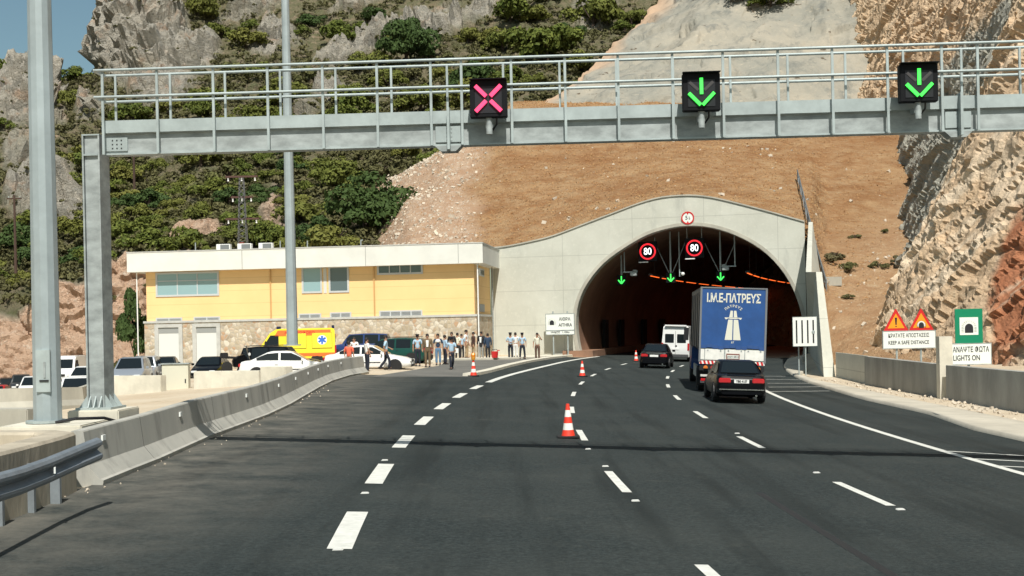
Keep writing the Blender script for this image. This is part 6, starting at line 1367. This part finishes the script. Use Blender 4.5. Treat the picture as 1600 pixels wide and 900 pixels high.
def person(label, px, py, shirt, trousers, face, H=1.76, pose='stand', hat=False, jacket=False, hair=HAIRM, loc=None, group='people standing on the plaza', inner=None, dz=0.0):
    """face: direction the person looks, degrees clockwise from +y (180 = towards the camera)"""
    p = loc if loc is not None else ground_at(px, py)
    t = thing('person', label, 'person', (p[0], p[1], p[2] + dz), -R(face), group); s = H / 1.76
    V = lambda x, y, z: Vector((x * s, y * s, z * s)); r = lambda a, b=None: (a * s, (b or a) * s)
    hy = 0.0
    legL, legR = [(0.095, 0, 0.90), (0.10, 0.01, 0.49), (0.10, -0.02, 0.09)], [(-0.095, 0, 0.90), (-0.10, 0.01, 0.49), (-0.10, -0.02, 0.09)]
    armL = [(0.19, -0.01, 1.44), (0.245, -0.02, 1.15), (0.25, 0.06, 0.90)]; armR = [(-a, b, c) for a, b, c in armL]
    if pose == 'walk': legL = [(0.09, 0, 0.90), (0.095, 0.16, 0.52), (0.09, 0.18, 0.10)]; legR = [(-0.09, 0, 0.90), (-0.09, -0.02, 0.48), (-0.09, -0.30, 0.16)]; armL = [(0.19, 0, 1.44), (0.24, -0.12, 1.16), (0.22, -0.08, 0.92)]; armR = [(-0.19, 0, 1.44), (-0.24, 0.06, 1.17), (-0.18, 0.26, 1.08)]
    if pose == 'fold': armL = [(0.19, 0, 1.44), (0.27, 0.02, 1.18), (0.06, 0.20, 1.14)]; armR = [(-0.19, 0, 1.44), (-0.27, 0.02, 1.18), (-0.06, 0.22, 1.11)]
    if pose == 'hand_up': armR = [(-0.19, 0, 1.44), (-0.33, 0.12, 1.28), (-0.17, 0.16, 1.56)]
    if pose == 'hold': armR = [(-0.19, 0, 1.44), (-0.25, -0.02, 1.16), (-0.14, 0.24, 1.06)]
    if pose == 'stride': legL = [(0.10, 0, 0.90), (0.14, 0.03, 0.49), (0.17, 0, 0.09)]; legR = [(-0.10, 0, 0.90), (-0.14, 0.03, 0.49), (-0.17, 0, 0.09)]
    # body: one continuous skinned surface with fingers
    N, E = [], []
    def nd(c, rr, par=None):
        N.append((V(*c), rr if isinstance(rr, tuple) else (rr * s, rr * s))); i = len(N) - 1
        if par is not None: E.append((par, i))
        return i
    pel = nd((0, 0, 0.95), r(0.14, 0.105)); ws = nd((0, 0, 1.12), r(0.125, 0.09), pel); ch = nd((0, 0.0, 1.33), r(0.15, 0.10), ws); nk = nd((0, -0.01, 1.50), r(0.058), ch); hd_ = nd((0, 0.015, 1.60), r(0.078, 0.09), nk); tp_ = nd((0, 0.0, 1.69), r(0.066, 0.08), hd_); nd((0, 0.10, 1.605), r(0.018), hd_)
    for leg in (legL, legR):
        a = nd(leg[0], r(0.085), pel); b = nd(leg[1], r(0.056), a); c = nd(leg[2], r(0.04), b); nd((leg[2][0], leg[2][1] + 0.13, 0.045), r(0.035), c)
    for arm in (armL, armR):
        a = nd(arm[0], r(0.052), ch); b = nd(arm[1], r(0.039), a); c = nd(arm[2], r(0.028), b)
        d = Vector(arm[2]) - Vector(arm[1]); d.normalize(); sx = Vector((0, 1, 0)).cross(d); sx = sx.normalized() if sx.length > 0.1 else Vector((1, 0, 0)); fy = d.cross(sx).normalized()
        pm = nd(tuple(Vector(arm[2]) + d * 0.06), r(0.026, 0.036), c)
        for k_, (o_, ln) in enumerate(((-0.03, 0.075), (-0.01, 0.09), (0.01, 0.085), (0.03, 0.065))):
            q = Vector(arm[2]) + d * 0.10 + fy * o_; f1 = nd(tuple(q), r(0.0095), pm); nd(tuple(q + d * ln * 0.55 + sx * 0.012), r(0.0085), f1)
        q = Vector(arm[2]) + d * 0.06 + fy * -0.045; th_ = nd(tuple(q), r(0.011), pm); nd(tuple(q + d * 0.04 + fy * -0.015), r(0.009), th_)
    skin('body', N, E, {0}, SKINM, t)
    # shirt or jacket with sleeves
    N, E = [], []; x = 0.018 if jacket else 0.0
    hem = 0.74 if jacket else 0.93
    a = nd((0, 0, hem), r(0.165 + x, 0.125 + x)); b = nd((0, 0, 1.08), r(0.145 + x, 0.112 + x), a); c = nd((0, 0, 1.32), r(0.172 + x, 0.122 + x), b); nd((0, -0.01, 1.475), r(0.075, 0.07), c)
    for arm in (armL, armR):
        q = nd(arm[0], r(0.074 + x * .6), c); 
        if jacket: e_ = nd(arm[1], r(0.058), q); nd(tuple(Vector(arm[1]).lerp(Vector(arm[2]), 0.9)), r(0.046), e_)
        else: nd(tuple(Vector(arm[0]).lerp(Vector(arm[1]), 0.9)), r(0.062), q)
    skin('jacket' if jacket else 'shirt', N, E, {0}, cloth(shirt), t)
    if inner: MB().prism([(-0.05, 0.0), (0.05, 0.0), (0.075, 0.36), (-0.075, 0.36)], V(0, 0.142, 1.06), (s, 0, 0), (0, -0.05 * s, s), (0, 0.006, 0)).build('shirt_front', cloth(inner), t)
    N, E = [], []
    a = nd((0, 0, 1.0), r(0.147, 0.113)); b = nd((0, 0, 0.93), r(0.158, 0.12), a)
    for leg in (legL, legR): q = nd((leg[0][0], leg[0][1], 0.84), r(0.098), b); e_ = nd(leg[1], r(0.075), q); nd((leg[2][0], leg[2][1], leg[2][2] - 0.02), r(0.067), e_)
    skin('trousers', N, E, {0}, cloth(trousers), t)
    for leg in (legL, legR): MB().prism([(-0.10, 0), (0.19, 0), (0.18, 0.05), (0.03, 0.10), (-0.09, 0.09)], V(leg[2][0] - 0.045, leg[2][1], max(0.0, leg[2][2] - 0.09)), (0, s, 0), (0, 0, s), (0.09 * s, 0, 0)).build('shoe', M_BLACK, t, bevel=0.015)
    mb = MB().lathe([(0.086, 1.60), (0.094, 1.67), (0.084, 1.73), (0.05, 1.765), (0.0, 1.77)], n=16); mb.v = [(v[0] * s * 0.95, v[1] * s * 1.12 - 0.018 * s, v[2] * s) for v in mb.v]; mb.build('hair', hair, t, smooth=60)
    for sx in (-1, 1):
        MB().box(V(sx * 0.032, 0.112, 1.635), (0.022 * s, 0.014 * s, 0.011 * s)).build('eye', M_BLK, t); MB().box(V(sx * 0.088, 0.0, 1.61), (0.02 * s, 0.04 * s, 0.06 * s)).build('ear', SKINM, t, bevel=0.006)
    MB().box(V(0, 0.105, 1.565), (0.045 * s, 0.014 * s, 0.008 * s)).build('mouth', mat('lips', (0.22, 0.08, 0.07), 0.6), t)
    if hat:
        mb = MB().lathe([(0.095, 1.69), (0.10, 1.72), (0.125, 1.77), (0.0, 1.785)], n=18); mb.v = [(v[0] * s, v[1] * s * 1.1, v[2] * s) for v in mb.v]; hh = mb.build('peaked_cap', cloth('navy'), t, smooth=50); MB().prism([(-0.085, 0), (0.085, 0), (0.05, 0.08), (-0.05, 0.08)], V(0, 0.095, 1.695), (s, 0, 0), (0, s, -0.2 * s), (0, 0, 0.008)).build('peak', M_BLACK, hh)
    return t
def at(px, py_top, Y, H): 
    q = P(px, py_top, Y); return (q.x, q.y, q.z - H)
person('man in an orange-red shirt seen from behind at the barrier end', 545, 0, 'orange', 'navy', 20, loc=at(545, 533, 66, 1.74))
person('dark-haired man standing behind the white saloon roof near the blue estate', 553, 0, 'white', 'navy', 180, loc=at(553, 527, 76, 1.74))
person('man in a white shirt carrying a dark coat over his arm at the barrier end', 573, 0, 'white', 'navy', 60, pose='hold', loc=at(573, 528, 66.5, 1.74))
person('policeman in a light blue shirt walking past the front wheel of the white saloon', 603.5, 577.5, 'lblue', 'navy', 80, pose='walk')
person('policeman in a peaked cap standing by the tail of the green estate', 653, 571.5, 'lblue', 'navy', 175, hat=True, pose='stand')
person('man in a brown suit with an open jacket over a white shirt', 668.5, 573, 'brown', 'brown', 178, jacket=True, inner='white', H=1.82)
person('man in a navy and white pullover and blue jeans', 685, 570, 'dblue', 'jeans', 178, H=1.80, inner=None)
person('man in a light blue shirt half hidden behind the man striding forward', 696, 569.5, 'lblue', 'navy', 60, H=1.72)
person('policeman striding forward onto the pavement with white papers in his hand', 706, 577.5, 'lblue', 'navy', 165, pose='walk', hat=True, H=1.70)
person('dark-suited man in the back of the group beside the pale shirts', 706.5, 562, 'black', 'black', 180, jacket=True, H=1.80)
person('man in a cream shirt and dark trousers turned away in the group', 715.5, 561, 'cream', 'black', 40, pose='stride', H=1.74)
person('man in a pale blue shirt squeezed between the cream shirt and the tall man', 722, 560.5, 'lblue', 'black', 150, H=1.66)
person('tall man in a white shirt and khaki trousers at the building corner', 729.5, 560.3, 'white', 'khaki', 110, H=1.94)
person('person in a dark brown jacket with long dark hair and khaki trousers', 740, 560.5, 'dbrown', 'khaki', 250, jacket=True, H=1.80)
person('man in a dark jacket and grey trousers at the corner drain pipe', 752.5, 561, 'black', 'grey', 200, jacket=True, inner='white', H=1.84)
person('man in a navy jacket and black trousers seen from behind by the red container', 762.5, 561.5, 'dblue', 'black', 340, jacket=True, H=1.74)
person('policeman with folded arms before the portal wall, first beside the red container', 798, 561, 'lblue', 'navy', 182, pose='fold', hat=True, H=1.80)
person('dark-haired person dressed all in white between the two policemen', 806, 560, 'white', 'white', 10, H=1.76, dz=0.05)
person('policeman standing astride before the portal wall near the tunnel sign', 816.5, 561, 'lblue', 'navy', 180, pose='stride', hat=True, H=1.80)
person('man in a white shirt and brown trousers raising a hand to his face', 840, 562.5, 'cream', 'brownt', 190, pose='hand_up', H=1.84)
q = [o for o in bpy.data.objects if o.get('label', '').startswith('policeman striding')][0]
tag(MB().box((q.location.x + 0.30, q.location.y - 0.25, q.location.z + 1.0), (0.16, 0.03, 0.24), 0.3).build('papers', M_WHITE), 'white papers held by the striding policeman', 'papers')
q = [o for o in bpy.data.objects if o.get('label', '').startswith('man in a navy and white')][0]
MB().lathe([(0.150, 1.30), (0.176, 1.36), (0.14, 1.45), (0.08, 1.485)], n=20).build('white_yoke', cloth('white'), q, smooth=50)
# ================================================================== VEGETATION
def leaf_mat(name, c1, c2, c3):
    m = bpy.data.materials.new(name); m.use_nodes = True; n = m.node_tree.nodes; l = m.node_tree.links; b = n['Principled BSDF']
    b.inputs['Roughness'].default_value = 0.75; b.inputs['Specular IOR Level'].default_value = 0.15
    at_ = n.new('ShaderNodeAttribute'); at_.attribute_name = 'leaf'; sc = n.new('ShaderNodeSeparateColor'); l.new(at_.outputs['Color'], sc.inputs[0])
    oi = n.new('ShaderNodeObjectInfo')
    def mix(f, a, b_):
        q = n.new('ShaderNodeMix'); q.data_type = 'RGBA'
        for s_, v in ((0, f), (6, a), (7, b_)):
            if isinstance(v, tuple): q.inputs[s_].default_value = (*v, 1)
            else: l.new(v, q.inputs[s_])
        return q.outputs[2]
    a = mix(sc.outputs[0], c1, c2); rp = n.new('ShaderNodeMapRange'); rp.inputs[1].default_value = 0.2; rp.inputs[2].default_value = 1.0; rp.inputs[4].default_value = 0.75; l.new(oi.outputs['Random'], rp.inputs[0])
    a = mix(rp.outputs[0], a, c3); l.new(a, b.inputs['Base Color'])
    MATS[name] = m; return m
L_PINE = leaf_mat('pine_needles', (0.060, 0.085, 0.018), (0.135, 0.155, 0.030), (0.165, 0.155, 0.040))
L_DARK = leaf_mat('dark_foliage', (0.030, 0.055, 0.017), (0.065, 0.100, 0.028), (0.050, 0.080, 0.022))
L_SCRUB = leaf_mat('scrub_foliage', (0.065, 0.075, 0.026), (0.140, 0.140, 0.050), (0.12, 0.10, 0.055))
L_DRY = leaf_mat('dry_grass', (0.30, 0.15, 0.06), (0.42, 0.27, 0.13), (0.26, 0.12, 0.05))
M_BARK = mat('bark', (0.07, 0.05, 0.035), 0.9, 0.3, 4)
def clump_points(r_, n, lobes, flat=0.75):
    """leaf centres on shells of several lobes; returns centres, outward directions"""
    ls = []
    for i in range(lobes):
        a = r_.uniform(0, 2 * math.pi); d = math.sqrt(r_.uniform(0, 1)) * 0.62; z = r_.uniform(0.35, 1.0) * flat * (1.15 - d * 0.7); ls.append((d * math.cos(a), d * math.sin(a), z, r_.uniform(0.15, 0.40)))
    P_, D_, T_ = [], [], []
    k_ = r_.integers(0, lobes, n); v = r_.normal(size=(n, 3)); v /= np.linalg.norm(v, axis=1, keepdims=True); v[:, 2] = np.where(v[:, 2] < -0.35, -v[:, 2], v[:, 2])
    L_ = np.array(ls)[k_]; rad = L_[:, 3] * (0.72 + 0.34 * r_.random(n)); P_ = L_[:, :3] + v * rad[:, None] * np.array([1, 1, 0.72])
    return P_, v, np.clip(r_.random(n) * 0.7 + 0.3 * r_.random(lobes)[k_], 0, 1)
def leaf_quads(P_, D_, size, r_):
    n = len(P_); d = D_ + r_.normal(size=(n, 3)) * 0.55; d /= np.linalg.norm(d, axis=1, keepdims=True)
    a = np.cross(d, r_.normal(size=(n, 3))); a /= np.linalg.norm(a, axis=1, keepdims=True) + 1e-9; b = np.cross(d, a)
    s = size * (0.6 + 0.8 * r_.random(n))[:, None]
    return np.stack([P_ - a * s - b * s * 0.55, P_ + a * s - b * s * 0.35, P_ + a * s * 0.8 + b * s * 0.55, P_ - a * s * 0.7 + b * s * 0.45], 1)
def leaf_mesh(name, quads, tint, m):
    n = len(quads); me = bpy.data.meshes.new(name); me.from_pydata(quads.reshape(-1, 3).tolist(), [], np.arange(n * 4).reshape(n, 4).tolist())
    a = me.color_attributes.new('leaf', 'FLOAT_COLOR', 'POINT'); d = np.ones((n * 4, 4), np.float32); d[:, 0] = np.repeat(tint, 4); a.data.foreach_set('color', d.ravel()); me.materials.append(m); return me
def crown_mesh(seed, n, lobes, size, m, flat=0.75):
    r_ = np.random.default_rng(seed); P_, D_, T_ = clump_points(r_, n, lobes, flat); return leaf_mesh('crown', leaf_quads(P_, D_, size, r_), T_, m)
def trunk_mesh(seed, h=0.55):
    r_ = np.random.default_rng(seed); mb = MB(); mb.tube([(0, 0, -0.25), (0.03, 0.02, h * 0.5), (0.0, 0.05, h)], [0.055, 0.045, 0.03], 7)
    for i in range(4):
        a = r_.uniform(0, 6.28); mb.tube([(0.02, 0.02, h * (0.4 + 0.12 * i)), (0.3 * math.cos(a), 0.3 * math.sin(a), h * 0.75 + 0.2)], [0.028, 0.012], 5)
    o = mb.build('trunk', M_BARK); me = o.data; bpy.data.objects.remove(o); return me
PINES = [crown_mesh(100 + i, 2400, 14, 0.048, L_PINE, 0.72) for i in range(5)]; DARKS = [crown_mesh(120 + i, 2600, 14, 0.045, L_DARK, 0.8) for i in range(3)]; SCRUBS = [crown_mesh(140 + i, 900, 7, 0.06, L_SCRUB, 0.6) for i in range(3)]
TRUNKS = [trunk_mesh(i) for i in range(3)]
def tree(name, label, cat, crown, loc, rad, hgt=1.0, group=None, rz=None):
    t = thing(name, label, cat, loc, rz if rz is not None else random.uniform(0, 6.28), group); t.scale = (rad * random.uniform(0.85, 1.2), rad * random.uniform(0.85, 1.2), rad * hgt)
    for nm, me in (('crown', crown), ('trunk', random.choice(TRUNKS))): o = bpy.data.objects.new(nm, me); col.objects.link(o); o.parent = t
    return t
hidx = {}
def hill_at(px, py):
    d = (hpx - px) ** 2 + ((hpy - py) * 1.0) ** 2; i = np.unravel_index(np.argmin(d), d.shape); return Vector(hp[i])
def earth_at(px, py):
    d = (epx - px) ** 2 + (epy - py) ** 2; i = np.unravel_index(np.argmin(d), d.shape); return Vector(ep_[i])
# notable single trees
def big(label, px, py, rad, crown, hgt=1.0, name='bush', cat='bush', at_=hill_at, sink=0.1): q = at_(px, py); return tree(name, label, cat, crown, q + Vector((0, 0, -sink * rad)), rad, hgt)
DENSE = [crown_mesh(160 + i, 5200, 16, 0.036, L_DARK, 0.85) for i in range(2)]
def front(px, py, Y): return P(px, py, Y)
big('huge dark green bush spreading above the roof beside the pale scree', 575, 372, 5.6, DENSE[0], 1.0)
big('dark green bush lower at the roof edge, merging with the huge bush', 510, 392, 3.2, DENSE[1], 1.05)
big('tall dark green pine crown in the middle of the slope above the gantry rail', 635, 108, 6.2, DENSE[1], 1.25, 'pine_tree', 'tree')
big('wide olive pine with a leaning trunk beside the sprayed rock face', 855, 105, 7.0, crown_mesh(180, 4200, 12, 0.042, L_PINE, 0.9), 1.1, 'pine_tree', 'tree')
big('olive pine just above the wide leaning pine', 925, 40, 6.0, PINES[1], 1.1, 'pine_tree', 'tree'); big('olive pine at the upper edge left of the wide leaning pine', 800, 40, 5.5, PINES[3], 1.0, 'pine_tree', 'tree')
big('dark pine behind the gantry just above the red lane signal', 742, 150, 5.0, DARKS[0], 1.1, 'pine_tree', 'tree')
q = P(211, 575, 100); tree('ivy_column', 'dark ivy-covered column of foliage at the left corner of the building', 'bush', crown_mesh(190, 4500, 16, 0.05, L_DARK, 1.3), (q.x, q.y, q.z - 0.4), 1.75, 2.35)
q = P(190, 585, 104); tree('bush', 'low green bush at the foot of the ivy column', 'bush', SCRUBS[0], (q.x, q.y, q.z - 0.3), 1.8, 1.4)
# bushes on top of the sprayed face and along its upper edge
def shot_at(px, py): d = (spx - px) ** 2 + (spy - py) ** 2; i = np.unravel_index(np.argmin(d), d.shape); return Vector(sp[i])
for i, (px, py, rad, lb) in enumerate(((1160, 8, 3.4, 'dark olive bush on top of the sprayed rock face, first of the row'), (1205, 16, 3.4, 'dark olive bush on top of the sprayed rock face, in the middle of the row'), (1240, 2, 3.2, 'dark olive bush on top of the sprayed rock face, last of the row'), (1115, -16, 3.2, 'olive bush peeking over the upper edge above the green arrow'))): big(lb, px, py, rad, PINES[i % 5] if i % 2 else DARKS[i % 3], 0.8, at_=shot_at)
for px, py, rad, lb in ((1305, 408, 1.5, 'dry brown shrub right of the safety fence'), (1322, 425, 1.0, 'small dry shrub beside the concrete drain box'), (1405, 415, 1.0, 'rust-tinged shrub at the foot of the grey rock'), (1372, 420, 0.9, 'low olive shrub on the bare earth near the cliff'), (1335, 374, 0.7, 'tiny olive shrub on the earth slope near the fence'), (1380, 368, 0.7, 'tiny grey shrub on the earth slope near the cliff'), (1325, 470, 0.6, 'small green tuft beside the wing wall foot')):
    big(lb, px, py, rad, SCRUBS[int(px) % 3], 0.9, 'shrub', 'shrub', earth_at)
# pines and shrubs scattered on the hillside, by what the slope carries there
veg_w = np.clip(veg - 0.15, 0, 1); flat_i = np.argwhere((hpx > -140) & (hpx < 1040) & (hpy < 480) & (hpy > -130))
NU, NV = hpx.shape
zones = [
 (lambda x, y: x < 190 and y > 230, 'olive pine bush on the slope behind the thick mast', 'pines behind the thick mast', 40),
 (lambda x, y: x < 190 and y <= 230, 'olive bush on the saddle and crags below the open sky', 'bushes below the open sky', 30),
 (lambda x, y: 190 <= x < 470 and y > 235, 'olive pine bush on the slope above the yellow building', 'pines above the yellow building', 70),
 (lambda x, y: 470 <= x < 740 and y > 235, 'olive bush around the huge dark bush', 'bushes around the huge dark bush', 18),
 (lambda x, y: 190 <= x < 470 and y <= 235, 'olive bush among the grey crags behind the gantry rail', 'bushes among the grey crags', 46),
 (lambda x, y: 470 <= x < 1040 and y <= 235, 'olive pine bush high on the slope behind the lane signals', 'pines high behind the lane signals', 84)]
placed = []
order = rng.permutation(len(flat_i)); cnt = [0] * len(zones)
for oi in order:
    i, j = flat_i[oi]; x, y = hpx[i, j], hpy[i, j]; q = hp[i, j]
    if rng.random() > veg_w[i, j] ** 1.3: continue
    if x > 740 and y > 160: continue
    z = next((k_ for k_, zz in enumerate(zones) if zz[0](x, y)), None)
    if z is None or cnt[z] >= zones[z][3]: continue
    rad = float(rng.uniform(1.9, 3.6)) * (1.0 if y > 200 else 1.3)
    if any((q[0] - a) ** 2 + (q[1] - b) ** 2 < ((rad + c) * 0.62) ** 2 for a, b, c in placed): continue
    placed.append((q[0], q[1], rad)); cnt[z] += 1
    u = rng.random(); cr = PINES[int(rng.integers(5))] if u < 0.76 else (DARKS[int(rng.integers(3))] if u < 0.86 else SCRUBS[int(rng.integers(3))])
    tree('pine_bush', zones[z][1], 'bush', cr, (q[0], q[1], q[2] - 0.35), rad, float(rng.uniform(0.75, 1.1)), zones[z][2])
    if sum(cnt) == sum(zz[3] for zz in zones): break
# undergrowth that nobody could count: one object
Q, T = [], []
base = []
for k_ in range(6):
    r_ = np.random.default_rng(300 + k_); base.append(clump_points(r_, 90, 4, 0.6) + (r_,))
pick = flat_i[rng.permutation(len(flat_i))]; m_ = 0
for i, j in pick:
    if m_ > 6500: break
    wgt = 0.12 + veg_w[i, j] * 0.9 - 0.06 * soil[i, j]
    if rng.random() > wgt or (hpx[i, j] > 740 and hpy[i, j] > 170): continue
    b_ = base[int(rng.integers(6))]; a = rng.uniform(0, 6.28); s = float(rng.uniform(0.6, 1.7)) * (1 if veg_w[i, j] > 0.4 else 0.6); c, s_ = math.cos(a), math.sin(a); M3 = np.array([[c, -s_, 0], [s_, c, 0], [0, 0, 1]])
    Q.append(leaf_quads(b_[0] @ M3.T * s + hp[i, j] - np.array([0, 0, 0.15]), b_[1] @ M3.T, 0.13 * math.sqrt(s), b_[3])); T.append(b_[2]); m_ += 1
o = bpy.data.objects.new('undergrowth', leaf_mesh('undergrowth', np.concatenate(Q), np.concatenate(T), L_SCRUB)); col.objects.link(o); struct(o, 'stuff'); o['label'] = 'low olive and grey undergrowth covering the hillside'
# dry grass tufts on the fill slope: one object
Q, T = [], []; r_ = np.random.default_rng(5)
sel = np.argwhere((epx > 640) & (epx < 1450) & (epy < 470) & (epy > 150))
sel = sel[r_.permutation(len(sel))[:26000]]
ctr = np.array([ep_[i, j] for i, j in sel]) + r_.normal(size=(len(sel), 3)) * np.array([0.15, 0.15, 0.0])
den = np.array([(1 - scree[i, j] * 0.85) * (1 - bare[i, j] * 0.75) for i, j in sel]); keep = r_.random(len(sel)) < den; ctr = ctr[keep]
for rep in range(3):
    P_ = ctr + r_.normal(size=ctr.shape) * np.array([0.12, 0.12, 0.03]); D_ = np.tile(np.array([0, -0.8, 0.5]), (len(P_), 1)); Q.append(leaf_quads(P_, D_, 0.055, r_)); T.append(r_.random(len(P_)))
o = bpy.data.objects.new('dry_grass', leaf_mesh('dry_grass', np.concatenate(Q), np.concatenate(T), L_DRY)); col.objects.link(o); struct(o, 'stuff'); o['label'] = 'dry orange-brown grass on the earth slope above the portal'
# loose stones on the scree and slope: one object
mb_v, mb_f = [], []; r_ = np.random.default_rng(9)
sel = np.argwhere((epx > 600) & (epx < 1450) & (epy < 560) & (epy > 170)); sel = sel[r_.permutation(len(sel))]
cube = np.array([[x, y, z] for z in (-1, 1) for y in (-1, 1) for x in (-1, 1)], float); cf = np.array([(0, 2, 3, 1), (4, 5, 7, 6), (0, 1, 5, 4), (2, 6, 7, 3), (0, 4, 6, 2), (1, 3, 7, 5)])
k_ = 0
for i, j in sel:
    if k_ > 2200: break
    if r_.random() > 0.03 + 0.9 * scree[i, j] ** 2 + 0.03 * bare[i, j]: continue
    q = np.linalg.qr(r_.normal(size=(3, 3)))[0]; s = 0.04 + 0.17 * r_.random() ** 3
    mb_v.append((cube * r_.uniform(0.6, 1.1, (8, 1)) * s * np.array([1, 0.8, 0.7])) @ q.T + ep_[i, j]); mb_f.append(cf + 8 * k_); k_ += 1
mb = MB(); mb.v = [tuple(v) for v in np.concatenate(mb_v)]; mb.f = [tuple(f_) for f_ in np.concatenate(mb_f)]
o = struct(mb.build('scree_rubble', mat('pale_stone', (0.50, 0.43, 0.34), 0.9, 0.25, 0.6)), 'stuff'); o['label'] = 'loose pale stones lying on the scree'
# rubble and litter along the verge and barrier foot
mb_v, mb_f = [], []; k_ = 0
for _ in range(330):
    if r_.random() < 0.85: y = r_.uniform(36, 68); x = WALLX - abs(r_.normal()) * 0.7 - 0.15; 
    else: y = r_.uniform(10, 52); x = xl_near(y) + abs(r_.normal()) * 0.22 + 0.12
    s = 0.008 + (0.05 if x > 0 else 0.016) * r_.random() ** 3; q = np.linalg.qr(r_.normal(size=(3, 3)))[0]
    mb_v.append((cube * s) @ q.T + np.array([x, y, G(x, y) + (0.0 if x > 0 else 0.01)])); mb_f.append(cf + 8 * k_); k_ += 1
mb = MB(); mb.v = [tuple(v) for v in np.concatenate(mb_v)]; mb.f = [tuple(f_) for f_ in np.concatenate(mb_f)]
o = struct(mb.build('roadside_rubble', MATS['pale_stone']), 'stuff'); o['label'] = 'small stones and litter along the road edges'
